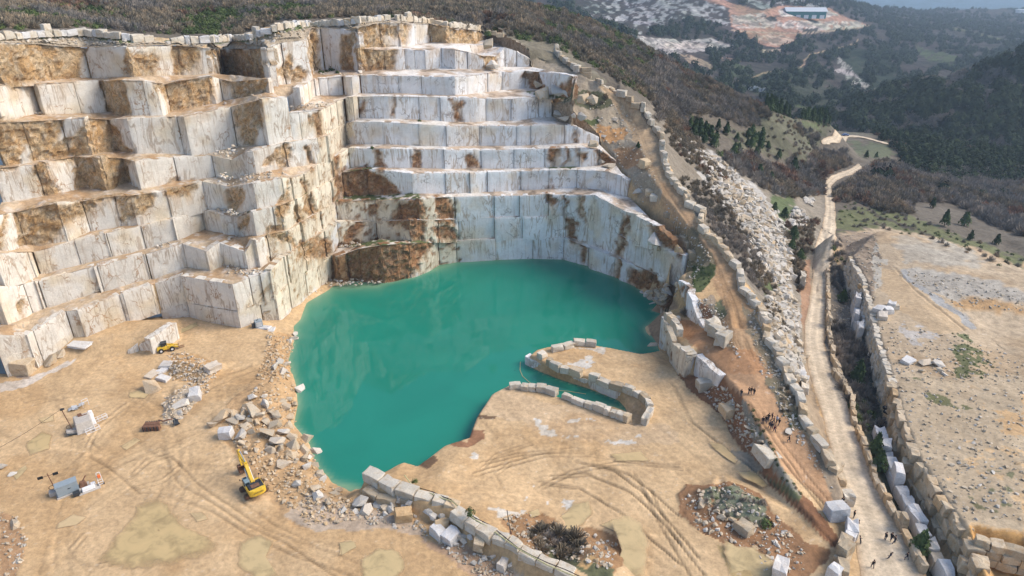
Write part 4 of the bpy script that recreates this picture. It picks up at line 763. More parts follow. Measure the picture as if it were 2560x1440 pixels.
# ---------------------------------------------------------------- quarry faces: panels of cut stone, rough rock and treads
ROUGH = [
 q(1, (-80, 280), (620, 335), (590, 400), (560, 556), (-80, 606)), q(1, (890, 325), (980, 400), (1130, 380), (1100, 540), (900, 545), (895, 430)),
 q(1, (1230, 320), (1440, 340), (1440, 400), (1340, 450), (1260, 530), (1230, 440)), q(1, (1500, 340), (1890, 345), (1890, 480), (1920, 560), (1900, 640), (1650, 700), (1640, 590), (1560, 560), (1545, 480)),
 q(1, (2035, 370), (2065, 390), (2060, 480), (2180, 485), (2175, 520), (2105, 590), (2060, 520), (1940, 495), (1950, 470), (2030, 460)),
 q(1, (720, 570), (870, 570), (925, 815), (790, 820), (760, 690)), q(1, (1110, 585), (1500, 555), (1535, 680), (1510, 745), (1190, 805), (1180, 680)),
 q(1, (-80, 845), (440, 845), (420, 940), (370, 1010), (540, 960), (620, 835), (770, 845), (900, 1020), (980, 1092), (870, 1130), (960, 1350), (800, 1400), (540, 1345), (545, 1110), (270, 1135), (160, 1000), (140, 1160), (-80, 1180)),
 q(1, (250, 1160), (320, 1150), (420, 1385), (315, 1395)), q(1, (1640, 740), (1860, 700), (1880, 830), (1790, 1000), (1740, 990), (1680, 860)), q(1, (2200, 795), (2290, 785), (2312, 960), (2255, 930)),
 q(1, (2180, 200), (2260, 190), (2275, 520), (2230, 540), (2190, 400)), q(1, (1990, 1040), (2080, 1020), (2050, 1080), (1900, 1160), (1880, 1140)), q(1, (2160, 1020), (2200, 1020), (2240, 1160), (2210, 1180)),
 q(4, (110, 215), (780, 115), (590, 215), (440, 325), (370, 435), (150, 475), (95, 260)), q(4, (815, 105), (1080, 75), (1080, 165), (920, 240), (915, 325), (830, 185)), q(4, (0, 240), (45, 250), (25, 350), (20, 460), (-20, 470)),
 q(4, (1150, 90), (1230, 10), (1400, 10), (1380, 60), (1180, 105)), q(4, (1590, 100), (1640, 40), (1740, 70), (1730, 150), (1640, 205)), q(4, (110, 860), (150, 830), (180, 880), (160, 940)),
 q('a', (600, 1060), (700, 1070), (860, 1100), (930, 1060), (940, 1180), (990, 1345), (860, 1300), (700, 1220), (620, 1160)), q('a', (1070, 860), (1180, 820), (1190, 1000), (1120, 1035)), q('a', (880, 650), (1010, 700), (1000, 850), (820, 1020), (800, 850)),
 q('a', (1600, 0), (1710, 0), (1760, 400), (1770, 600), (1670, 720), (1640, 300)), q('a', (1200, 640), (1300, 640), (1430, 860), (1380, 960), (1260, 880)), q('a', (980, 430), (1010, 620), (960, 640), (940, 560)), q('a', (1170, 420), (1230, 420), (1240, 600), (1150, 520)),
 q('a', (270, 970), (400, 950), (330, 1080), (250, 1090)), q('a', (800, 0), (1000, 0), (990, 40), (900, 60)), q('a', (820, 120), (990, 140), (960, 190), (830, 220)), q('a', (1240, 0), (1320, 0), (1370, 210), (1310, 220)), q('a', (620, 140), (700, 90), (690, 130), (640, 160)),
 q('b', (1070, 180), (1200, 110), (1330, 90), (1490, 95), (1490, 260), (1400, 330), (1250, 350), (1100, 280)), q('b', (780, 40), (900, 60), (1070, 200), (1080, 290), (990, 200), (880, 130), (800, 130)),
 q(2, (150, 1215), (330, 1190), (480, 1285), (565, 1372), (150, 1410)), q(2, (380, 1050), (440, 1055), (455, 1185), (405, 1185)), q(2, (672, 1060), (705, 1060), (703, 1192), (665, 1192)), q(2, (945, 695), (1000, 700), (1003, 865), (962, 790)),
 q(2, (500, 680), (522, 685), (518, 852), (503, 800)), q(2, (285, 740), (330, 712), (320, 760), (292, 775)), q(2, (265, 150), (430, 150), (440, 345), (268, 350)), q(2, (585, 165), (640, 165), (600, 310), (578, 300)), q(2, (150, 240), (240, 235), (245, 505), (150, 510)), q(2, (270, 240), (430, 200), (440, 320), (545, 360), (520, 480), (380, 500), (280, 490)),
 q(2, (430, 155), (560, 175), (578, 235), (440, 215)), q(2, (780, 160), (1195, 225), (1185, 300), (770, 310)), q(2, (1050, 310), (1250, 305), (1290, 350), (1255, 480), (1175, 475), (1160, 400)), q(2, (1435, 505), (1560, 508), (1620, 655), (1480, 600)),
 q(2, (1600, 1056), (1720, 1058), (1660, 1165)), q(2, (1740, 1060), (1770, 1060), (1750, 1180), (1735, 1170)), q(2, (1840, 900), (1830, 1000), (1800, 1020)), q(2, (1820, 1060), (1900, 1060), (1870, 1120)), q(2, (1640, 1235), (1650, 1345), (1622, 1340)),
 q(2, (1700, 600), (1800, 560), (1800, 700), (1650, 690)), q(2, (1590, 1340), (1650, 1430), (1690, 1440), (1600, 1340)), q(2, (1960, 1050), (2120, 1160), (2000, 1190)), q(2, (1055, 1105), (1070, 1100), (1140, 1170), (1130, 1195), (1060, 1190)),
 q(5, (330, 160), (440, 150), (390, 215), (330, 235)), q(5, (530, 220), (600, 120), (720, 125), (735, 270), (755, 300), (740, 410), (640, 410), (600, 300), (480, 290)), q(5, (250, 295), (325, 295), (235, 432), (160, 430)), q(5, (820, 125), (930, 125), (985, 285), (830, 270)),
 q(5, (810, 345), (920, 300), (970, 370), (900, 420), (830, 405)), q(5, (120, 440), (800, 440), (745, 560), (650, 665), (640, 720), (300, 745), (60, 760), (90, 560)), q(5, (1712, 85), (1755, 110), (1752, 260), (1738, 185)), q(5, (1760, 262), (1835, 275), (1835, 425), (1770, 425)),
 q(5, (2150, 235), (2210, 235), (2165, 420), (2135, 540), (2120, 720), (2085, 705), (2108, 545)), q(5, (2205, 615), (2340, 645), (2440, 740), (2530, 760), (2560, 900), (2330, 890), (2200, 745)), q(5, (1850, 100), (1865, 105), (1875, 275), (1860, 270)), q(5, (2330, 300), (2560, 420), (2560, 560), (2400, 400)),
 q(5, (1840, 450), (1880, 460), (1895, 560), (1860, 540)), q('d', (720, 560), (760, 580), (750, 740), (735, 740)), q('d', (1130, 1180), (1300, 1180), (1300, 1400), (1180, 1400)), q('d', (660, 650), (760, 760), (740, 790)),
]
WARM = [q('a', (850, 380), (1650, 0), (1680, 1050), (1500, 1440), (700, 1440), (900, 900)), q('b', (600, 0), (1500, 0), (1500, 650), (740, 1240), (560, 1240), (200, 1100), (640, 500)), q(2, (-20, 690), (260, 690), (200, 1200), (-20, 1200)), q('d', (560, 690), (760, 690), (800, 1420), (560, 1420)),  # faces tinted cream: stone stain and warm sunlight painted together
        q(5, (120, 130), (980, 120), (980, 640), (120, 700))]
DK = np.array
def stone_colour(P, px, py, rough, warm, stain=None):
    n1 = fbm3(P, .16, 3); n2_ = fbm3(P + 31, .5, 4); n3_ = fbm3(P - 17, 1.1, 3)
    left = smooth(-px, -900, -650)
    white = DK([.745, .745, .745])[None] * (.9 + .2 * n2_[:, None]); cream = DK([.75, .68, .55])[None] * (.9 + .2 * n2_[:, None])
    w = np.clip(warm + left * .55 + smooth(n1, .52, .75) * .5, 0, 1)[:, None]  # cream share: real staining plus warm light put into the stone colour
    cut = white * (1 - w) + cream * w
    st_ = smooth(n1 * .6 + n2_ * .4, .50, .70)[:, None] * .38
    cut = cut * (1 - st_) + DK([.62, .47, .29]) * st_
    if stain is not None: s_ = (stain * .75)[:, None]; cut = cut * (1 - s_) + DK([.55, .36, .18]) * s_
    gold = DK([.60, .44, .26]); orange = DK([.54, .34, .16]); brown = DK([.31, .165, .08]); cr = DK([.66, .57, .44]); dkb = DK([.15, .085, .045]); rust = DK([.42, .22, .105])
    t = smooth(n2_, .36, .62)[:, None]; u = smooth(n3_, .45, .7)[:, None]; s = smooth(n1, .42, .6)[:, None]
    rl = gold * (1 - t) + orange * t; rl = rl * (1 - .65 * u) + cr * .65 * u; rl = rl * (1 - .22 * s)
    rr_ = rust * (1 - t) + brown * t; rr_ = rr_ * (1 - .55 * u) + DK([.46, .36, .25]) * .55 * u; rr_ = rr_ * (1 - .25 * s) + dkb * .25 * s
    up = smooth(-py, -190, -150)          # the weathered yellow rock of the upper rim runs all the way across
    L = np.clip(left + up, 0, 1)[:, None]
    rg = rl * L + rr_ * (1 - L)
    r = rough[:, None]
    return cut * (1 - r) + rg * r
def rough_mask(P, px, py):
    j = (fbm3(P, .35, 4) - .5); j2 = (fbm3(P + 40, .35, 4) - .5); m = np.zeros(len(P)); stn = np.zeros(len(P))
    x_, y_ = px + j * 40, py + j2 * 40; x0, x1, y0, y1 = px.min() - 40, px.max() + 40, py.min() - 70, py.max() + 40
    for pl_ in ROUGH:
        a = np.array([p_[:2] for p_ in pl_])
        if a[:, 0].max() < x0 or a[:, 0].min() > x1 or a[:, 1].max() < y0 or a[:, 1].min() > y1: continue
        acc = 0
        for dx, dy in ((0, 0), (3.5, 1), (-3.5, -1), (1, 3.5), (-1, -3.5)): acc = acc + np.maximum(inpoly(x_ + dx, y_ + dy, pl_), inpoly(x_ + dx, y_ + dy - 9, pl_))
        m = np.maximum(m, acc / 5.0)
        for dx, dy, w_ in ((0, -8, .9), (1, -16, .7), (-1, -26, .5), (0, -38, .32), (5, -3, .7), (-5, -3, .7)): stn = np.maximum(stn, inpoly(x_ * .3 + px * .7 + dx, y_ * .3 + py * .7 + dy, pl_) * w_)
    rough_mask.stn = stn * smooth(n2(P[:, 0] * 1.1 + P[:, 1] * .9, P[:, 2] * .12), .3, .6)
    w = np.zeros(len(P))
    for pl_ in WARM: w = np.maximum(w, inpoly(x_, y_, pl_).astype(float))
    # pitted patches
    pit = smooth(fbm3(P + 9, .9, 3), .62, .68) * (w * .8 + .06)
    rough_mask.pit = pit
    return m, w
NPAN = 0
def panel(name, parent, a, b, step, depth=1.9, cell=.6, joint=.06):
    """one cut panel between two stations a,b = (top, bottom)"""
    global NPAN
    (Ta, Ba), (Tb, Bb) = a, b
    Ta, Ba, Tb, Bb = map(lambda v: np.array(v, float), (Ta, Ba, Tb, Bb))
    L = math.hypot(*(Tb - Ta)[:2]); Hh = (Ta[2] + Tb[2] - Ba[2] - Bb[2]) / 2
    if L < .25 or Hh < .4: return
    t = (Tb - Ta)[:2] / L; out = np.array([t[1], -t[0], 0.0]); tt = np.array([t[0], t[1], 0])
    nu = max(2, int(L / cell)); nv = max(3, int(Hh / cell))
    u = np.linspace(joint / L, 1 - joint / L, nu + 1) if L > .6 else np.linspace(0.02, .98, nu + 1)
    v = np.linspace(0, 1, nv + 1)
    U, V = np.meshgrid(u, v)
    B = Ba[None, None] * (1 - U[..., None]) + Bb[None, None] * U[..., None]
    T = Ta[None, None] * (1 - U[..., None]) + Tb[None, None] * U[..., None]
    G = B * (1 - V[..., None]) + T * V[..., None]
    G[0, :, 2] -= .8
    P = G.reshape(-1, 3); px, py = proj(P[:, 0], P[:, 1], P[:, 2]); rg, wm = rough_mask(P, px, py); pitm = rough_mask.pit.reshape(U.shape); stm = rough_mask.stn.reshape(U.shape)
    s0 = step[0] * (1 - U) + step[1] * U
    edge = np.minimum(np.minimum(U - u[0], u[-1] - U) * L, (1 - V) * Hh)
    bev = -.12 * np.exp(-edge / .35)
    nz = fbm3(P, .55, 4).reshape(U.shape); nz2 = fbm3(P + 50, .22, 3).reshape(U.shape); R = rg.reshape(U.shape)
    disp = s0 - pitm * .25 + bev + (nz2 - .5) * .35 - R * (.15 + 2.4 * np.clip(nz - .34, 0, 1)) + R * (fbm3(P - 7, 1.1, 3).reshape(U.shape) - .5) * 1.5
    G = G + out * disp[..., None]
    G[-1, :, 2] += (n2(P[-(nu + 1):, 0] * .7, P[-(nu + 1):, 1] * .7) - .6) * .35
    # wrap the slab: tops and ends run back into the hill
    full = np.zeros((nv + 2, nu + 3, 3)); full[:nv + 1, 1:nu + 2] = G
    full[nv + 1, 1:nu + 2] = G[nv] - out * (depth + disp[nv][:, None] * 0)
    full[:, 0] = full[:, 1] - out * depth; full[:, -1] = full[:, -2] - out * depth
    full[nv + 1, 0] = full[nv + 1, 1]; full[nv + 1, -1] = full[nv + 1, -2]
    VV = full.reshape(-1, 3); qx, qy = proj(VV[:, 0], VV[:, 1], VV[:, 2]); rr2 = np.zeros((nv + 2, nu + 3)); ww2 = np.zeros_like(rr2); ss2 = np.zeros_like(rr2); ss2[:nv + 1, 1:nu + 2] = stm
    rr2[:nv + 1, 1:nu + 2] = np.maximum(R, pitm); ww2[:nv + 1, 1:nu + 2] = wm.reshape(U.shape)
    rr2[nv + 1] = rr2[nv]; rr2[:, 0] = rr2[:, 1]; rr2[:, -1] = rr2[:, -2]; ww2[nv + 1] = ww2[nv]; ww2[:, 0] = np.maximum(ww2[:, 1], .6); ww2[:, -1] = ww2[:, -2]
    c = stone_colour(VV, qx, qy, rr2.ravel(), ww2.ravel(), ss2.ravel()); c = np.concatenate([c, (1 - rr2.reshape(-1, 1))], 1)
    w_ = nu + 3; I = np.arange((nv + 2) * w_).reshape(nv + 2, w_)
    F = np.stack([I[:-1, :-1], I[:-1, 1:], I[1:, 1:], I[1:, :-1]], -1).reshape(-1, 4)
    o_ = VV.mean(0); o_[2] = VV[:, 2].min()
    me = mesh_np('stone_panel', VV - o_, F, M['rock'], c)
    ob = link('stone_panel', me, parent, loc=tuple(o_)); NPAN += 1
    return ob
def build_face(key, name, label, pw=8.5, zig=.25, saw=0.0, sub_p=.0):
    st = tiers[key]; root = empty(name, (0, 0, 0)); tag(root, label, None, None, 'structure')
    for (a, b) in zip(st[:-1], st[1:]):
        Ta, Tb = a[0], b[0]; L = math.hypot(Tb[0] - Ta[0], Tb[1] - Ta[1])
        if L < .25: continue
        n = max(1, int(round(L / pw)))
        cuts = [0] + sorted((i + random.uniform(-.18, .18)) / n for i in range(1, n)) + [1]
        for c0, c1 in zip(cuts[:-1], cuts[1:]):
            f = lambda s, k: tuple(a[k][i] * (1 - s) + b[k][i] * s for i in range(3))
            s_ = random.uniform(-zig, zig); sw = saw * random.uniform(.5, 1.2)
            panel('stone_panel', root, (f(c0, 0), f(c0, 1)), (f(c1, 0), f(c1, 1)), (s_ + sw, s_ - .05))
    # the uncut rock the panels stand against
    for sgn in (1,):
        tp = inward([t for t, b in st], 1.15); bt_ = inward([b for t, b in st], 1.05); A = resample_(tp, 90); B = resample_(bt_, 90); nrow = 9
        G = np.array([[A[i] * (k / nrow) + (B[i] + [0, 0, -1.2]) * (1 - k / nrow) for i in range(90)] for k in range(nrow + 1)]); P = G.reshape(-1, 3); P[:, 2] -= np.repeat(np.arange(nrow + 1) == nrow, 90) * .25
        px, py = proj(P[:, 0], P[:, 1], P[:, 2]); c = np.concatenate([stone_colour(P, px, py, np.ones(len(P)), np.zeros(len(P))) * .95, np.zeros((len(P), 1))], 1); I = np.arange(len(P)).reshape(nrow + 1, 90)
        link('rock_backing', mesh_np('rock_backing', P, np.stack([I[:-1, :-1], I[:-1, 1:], I[1:, 1:], I[1:, :-1]], -1).reshape(-1, 4), M['rock'], c), root)
    return root
def resample_(line, n):
    P = np.array(line, float); d = np.r_[0, np.cumsum(np.hypot(*np.diff(P[:, :2], axis=0).T))]; s = np.linspace(0, d[-1], n)
    return np.stack([np.interp(s, d, P[:, k]) for k in range(3)], 1)
build_face('T0', 'quarry_face', 'lowest course of the quarry face rising straight from the green water', 9.5, .15)
build_face('T1', 'quarry_face', 'second course of the quarry face, with thick square panels over the muddy floor', 11, .2, .3)
build_face('T2', 'quarry_face', 'third course of the quarry face, streaked brown above the left floor', 9.0, .2, .7)
build_face('T3', 'quarry_face', 'fourth course of the quarry face, with a cave of red rock at its left end', 9.0, .2, .5)
build_face('T4', 'quarry_face', 'fifth course of the quarry face, above the grassy ledge', 9.0, .2, .3)
build_face('T5', 'quarry_face', 'sixth course of the quarry face, long row of grey panels under the puddled bench', 8.5, .2, .3)
build_face('T6a', 'quarry_face', 'seventh course of the quarry face on the right, with a narrow rust red gap', 8.0, .3)
build_face('T6L', 'quarry_face', 'tall white face on the left with a rust brown hollow near its right end', 11, .2, .3)
build_face('T6R', 'quarry_face', 'eighth course of the quarry face on the right, white above the snow white bench', 8.0, .25)
build_face('T7L', 'quarry_face', 'broken white and orange face near the top of the left side', 9, .3)
build_face('T7R', 'quarry_face', 'white cut corner blocks near the top of the right side', 8, .25)
build_face('T8L', 'quarry_face', 'top left face of raw golden rock with a few white cut slabs', 10, .4)
build_face('T8P', 'quarry_face', 'tall recessed grey slab with rust cracks at the top of the inner corner', 9, .2)
tiers['T8J'] = [tiers['T8L'][-1], tiers['T8P'][0]]; build_face('T8J', 'quarry_face', 'raw orange return face between the white slab face and the tall recess', 9, .2)
build_face('T8R', 'quarry_face', 'raw top face of yellow rock under the curved row of blocks', 9, .4)
build_face('RW1', 'quarry_face', 'streaked cut wall holding up the orange platform right of the lake', 7, .3)
build_face('RW2', 'quarry_face', 'low rounded face where the water ends below the platform', 5, .3)
build_face('ST', 'cut_step', 'low cut step in the left floor with a single vertical slot', 8, .1)
build_face('RW3', 'quarry_face', 'thin leaning slabs of grey stone behind the orange platform', 4, .5)
# ---- treads of the benches
def tread(front, back, name, label, grassy=()):
    fr = inward([t for t, b in front], .15); bk = inward([b for t, b in back], 1.1)
    ring = [(p[0], p[1], p[2] - .06) for p in fr] + [(p[0], p[1], p[2] - .04) for p in bk[::-1]]
    dens = []
    for a, b in zip(ring, ring[1:] + ring[:1]):
        n = max(1, int(math.hypot(b[0] - a[0], b[1] - a[1]) / 1.0))
        for i in range(n): s = i / n; dens.append(tuple(a[k] * (1 - s) + b[k] * s for k in range(3)))
    R = np.array(dens); poly = [(p[0], p[1]) for p in dens]
    x0, y0 = R[:, :2].min(0); x1, y1 = R[:, :2].max(0)
    X, Y = np.meshgrid(np.arange(x0, x1, .75), np.arange(y0, y1, .75)); X = X.ravel() + rng.uniform(-.2, .2, X.size); Y = Y.ravel() + rng.uniform(-.2, .2, Y.size)
    m = inpoly(X, Y, poly); X, Y = X[m], Y[m]
    if len(X):
        dd = np.array([np.hypot(R[:, 0] - a, R[:, 1] - b).min() for a, b in zip(X, Y)]); X, Y = X[dd > .35], Y[dd > .35]
    pts = [Vector((p[0], p[1])) for p in dens] + [Vector((a, b)) for a, b in zip(X, Y)]
    try: r = delaunay_2d_cdt(pts, [], [list(range(len(dens)))], 1, 1e-4, True)
    except Exception as e: print('tread', e); return
    V2 = np.array([(v.x, v.y) for v in r[0]])
    if len(V2) == 0 or len(r[2]) == 0: print('empty tread', name); return
    Z = np.empty(len(V2))
    for i, (a, b) in enumerate(V2):
        d = np.hypot(R[:, 0] - a, R[:, 1] - b); k = np.argsort(d)[:6]; w = 1 / (d[k] + .02) ** 2; Z[i] = (R[k, 2] * w).sum() / w.sum()
    P = np.column_stack([V2, Z]); px, py = proj(P[:, 0], P[:, 1], P[:, 2])
    dfr = pldist(P[:, 0], P[:, 1], fr); dbk = pldist(P[:, 0], P[:, 1], bk)
    n1 = fbm(P[:, 0], P[:, 1], 4, .18); n2_ = fbm(P[:, 0] + 40, P[:, 1], 4, .6)
    left = smooth(-px, -1000, -700)
    base = np.array([.68, .64, .58]) * (1 - left[:, None]) + np.array([.50, .38, .25]) * left[:, None]
    dirt = np.array([.40, .26, .14]); C = base * (.88 + .24 * n2_[:, None])
    k = (smooth(n1, .47 - .05 * left, .60) * (.65 + .25 * left))[:, None]; C = C * (1 - k) + dirt * k
    k = (smooth(n2_, .6, .7) * .5)[:, None]; C = C * (1 - k) + np.array([.60, .57, .52]) * k
    k = smooth(n1 * .5 + n2_ * .5, .60, .66)[:, None] * .7 * (1 - left[:, None]); C = C * (1 - k) + np.array([.15, .11, .07]) * k
    for pl_ in grassy:
        m = inpoly(px, py, pl_) & (n2_ > .38); C[m] = (.10, .12, .045)
    P[:, 2] += (n2_ - .5) * .5 * smooth(np.minimum(dfr, dbk), 0, 1.0) * (.4 + .8 * left) + np.exp(-dbk / .7) * .35 * n1
    c = np.concatenate([C, np.zeros((len(C), 1))], 1)
    F = [f for f in r[2] if len(f) == 3]
    cen = np.array([V2[list(f)].mean(0) for f in F]); ok = inpoly(cen[:, 0], cen[:, 1], poly); F = [f for f, k_ in zip(F, ok) if k_]
    if not F: print('no faces', label); return
    F = [f if (V2[f[1]] - V2[f[0]])[0] * (V2[f[2]] - V2[f[0]])[1] - (V2[f[1]] - V2[f[0]])[1] * (V2[f[2]] - V2[f[0]])[0] > 0 else f[::-1] for f in F]
    me = mesh_np(name, P, np.array(F), M['ground'], c, smoothf=False)
    tag(link(name, me), label, None, None, 'structure')
GRS = [q(5, (120, 100), (700, 85), (720, 130), (400, 145), (110, 160)), q(5, (120, 430), (760, 420), (780, 450), (120, 480)), q(2, (150, 1180), (450, 1170), (400, 1215), (150, 1225)), q(2, (1600, 1180), (1820, 1180), (1800, 1215), (1640, 1215)),
       q('a', (1050, 640), (1300, 560), (1560, 420), (1600, 440), (1300, 640), (1080, 740)), q('b', (880, 690), (1500, 320), (1500, 360), (880, 740)), q(2, (1450, 640), (1800, 690), (1790, 730), (1500, 670)), q('a', (220, 890), (480, 890), (400, 920), (230, 930))]
T = tiers
tread(T['T0'], T['T1'][9:], 'bench_ledge', 'ledge on top of the lowest course', GRS)
tread(T['T1'], T['T2'], 'bench_ledge', 'muddy ledge above the second course', GRS)
tread(T['T2'], T['T3'], 'bench_ledge', 'brown ledge above the third course with grass at its inner corner', GRS)
tread(T['T3'], T['T4'], 'bench_ledge', 'long ledge above the fourth course with puddles on the right', GRS)
tread(T['T4'], T['T5'], 'bench_ledge', 'ledge above the fifth course covered with rubble at the left corner', GRS)
tread(T['T5'], T['T6L'][:-1] + T['T6a'], 'bench_ledge', 'puddled white ledge above the sixth course', GRS)
tread(T['T6a'], [T['T6R'][0]] + T['T6R'][1:], 'bench_ledge', 'snow white ledge above the seventh course on the right', GRS)
tread(T['T6L'] + T['T6R'], T['T7L'] + [t for t in T['T8L'] if t[1][2] < 56] + T['T8P'] + T['T7R'], 'bench_ledge', 'white ledge below the top faces', GRS)
tread(T['T7L'], [t for t in T['T8L'] if t[1][2] > 56], 'bench_ledge', 'highest ledge of the left side', GRS)
tread(T['T7R'], T['T8R'], 'bench_ledge', 'highest ledge of the right side', GRS)
# earth faces where the hillside is cut off beside the benches
def curtain(name, label, line, depth, off):
    D = resample_(line, 260); L = [D + [0, 0, 0]]; P = []
    zt = hz(D[:, 0], D[:, 1]) + .1; rows_ = 8
    for k in range(rows_ + 1): P.append(np.stack([D[:, 0] - off * k / rows_ * 0 , D[:, 1], zt - depth * k / rows_], 1))
    P = np.concatenate(P); n_ = fbm3(P, .4, 4); P[:, 0] += (n_ - .5) * 1.6; P[:, 1] += (fbm3(P + 20, .4, 4) - .5) * 1.6
    t_ = n_[:, None]; C = np.array([.52, .44, .34]) * (1 - t_) + np.array([.33, .21, .12]) * t_; C = np.concatenate([C, np.zeros((len(C), 1))], 1); I = np.arange(len(P)).reshape(rows_ + 1, 260)
    tag(link(name, mesh_np(name, P, np.stack([I[:-1, :-1], I[:-1, 1:], I[1:, 1:], I[1:, :-1]], -1).reshape(-1, 4), M['rock'], C)), label, kind='structure')
curtain('earth_face', 'raw earth and broken rock where the benches end on the right', [(rim[-1][0] - .3, rim[-1][1] + 1.2, 0)] + [(p[0] - .2, p[1] + .2, 0) for p in E_R], 15, 0)
for nm_, ln_ in (('rim_ledge', rim),):
    offs = (.05, .8, 1.6, 2.6, 3.8); Rs = [resample_(inward(ln_, o_), 320) for o_ in offs]; P = np.concatenate([r.copy() for r in Rs]); kk = np.repeat(np.array([0, .1, .5, .95, 1.0]), 320); P[:, 2] = P[:, 2] * (1 - kk) + (hz(P[:, 0], P[:, 1]) + .05) * kk + (fbm(P[:, 0], P[:, 1], 3, .5) - .5) * .5; P[-320:, 2] -= .3
    nn = fbm(P[:, 0], P[:, 1], 4, .3)[:, None]; C = np.concatenate([np.array([.44, .37, .28]) * (.7 + .6 * nn), np.zeros((len(P), 1))], 1); I = np.arange(len(P)).reshape(5, 320); tag(link(nm_, mesh_np(nm_, P, np.stack([I[:-1, :-1], I[:-1, 1:], I[1:, 1:], I[1:, :-1]], -1).reshape(-1, 4), M['rock'], C)), 'stony lip along the top of the quarry', kind='structure')
None and curtain('earth_face', 'raw earth edge under the top rim', [(p[0], p[1], 0) for p in inward(rim, .8)], 14, 0)
print('panels', NPAN)
# ---------------------------------------------------------------- the lake
def water_material():
    m, t, p = mat_new('lake_water')
    g = nd(t, 'ShaderNodeNewGeometry'); a = nd(t, 'ShaderNodeAttribute', attribute_name='Cd')
    n = noise_node(t, g.outputs['Position'], .05, 3, .5, .8); r = ramp(t, n.outputs[0], [(.35, (.93, .95, .95)), (.65, (1.06, 1.05, 1.05))])
    t.links.new(mixc(t, a.outputs[0], r.outputs[0], 1.0, 'MULTIPLY'), p.inputs['Base Color'])
    p.inputs['Roughness'].default_value = .02; p.inputs['IOR'].default_value = 1.333; p.inputs['Specular IOR Level'].default_value = .5
    w = noise_node(t, g.outputs['Position'], 1.6, 3, .6); bump(t, p, w.outputs[0], .035, .04)
    return m
M['water'] = water_material()
LAKE = q(0, (640, 830), (720, 940), (730, 1080), (800, 1240), (900, 1270), (1010, 1190), (1120, 1150), (1230, 1040), (1290, 1000), (1560, 1090), (1660, 1060), (1620, 960), (1500, 900), (1700, 900), (1720, 760), (1660, 640), (1480, 610), (1250, 600), (1000, 620), (800, 660), (700, 740))
LW = [at(x, y, WATER) for x, y in LAKE]
lx = [p[0] for p in LW]; ly = [p[1] for p in LW]
X, Y = np.meshgrid(np.arange(min(lx) - 2, max(lx) + 2, 1.0), np.arange(min(ly) - 2, max(ly) + 2, 1.0)); m = inpoly(X, Y, [(a, b) for a, b, c in LW])
ny, nx = X.shape; I = np.arange(ny * nx).reshape(ny, nx); F = np.stack([I[:-1, :-1], I[:-1, 1:], I[1:, 1:], I[1:, :-1]], -1).reshape(-1, 4); F = F[m.ravel()[F].any(1)]
P = np.stack([X.ravel(), Y.ravel(), np.full(X.size, WATER)], 1); dep = WATER - hz(P[:, 0], P[:, 1]); used = np.unique(F); re = np.full(len(P), -1); re[used] = np.arange(len(used))
k = np.exp(-np.clip(dep, 0, 9) / .8)[:, None]; wc = np.array([.014, .195, .135]) * (1 - k) + np.array([.20, .33, .20]) * k
tag(link('lake', mesh_np('lake', P[used], re[F], M['water'], wc[used], smoothf=True)), 'still turquoise lake in the quarry pit', kind='structure')
# ---------------------------------------------------------------- far hills
def far_material():
    m, t, p = mat_new('far_hill')
    g = nd(t, 'ShaderNodeNewGeometry'); a = nd(t, 'ShaderNodeAttribute', attribute_name='Cd')
    n = noise_node(t, g.outputs['Position'], .075, 7, .78); r = ramp(t, n.outputs[0], [(.36, (.45, .47, .48)), (.62, (1.5, 1.45, 1.4))])
    n_b = noise_node(t, g.outputs['Position'], .012, 4, .6, .6); r2 = ramp(t, n_b.outputs[0], [(.35, (.75, .85, .75)), (.65, (1.15, 1.08, 1.1))])
    c = mixc(t, a.outputs[0], r.outputs[0], 1.0, 'MULTIPLY'); c = mixc(t, c, r2.outputs[0], 1.0, 'MULTIPLY')
    t.links.new(c, p.inputs['Base Color']); p.inputs['Roughness'].default_value = 1.0; p.inputs['Specular IOR Level'].default_value = .05
    bump(t, p, n.outputs[0], .9, 4.0)
    return m
M['far'] = far_material()
DARKW = (.052, .052, .045); PINEC = (.026, .038, .024)
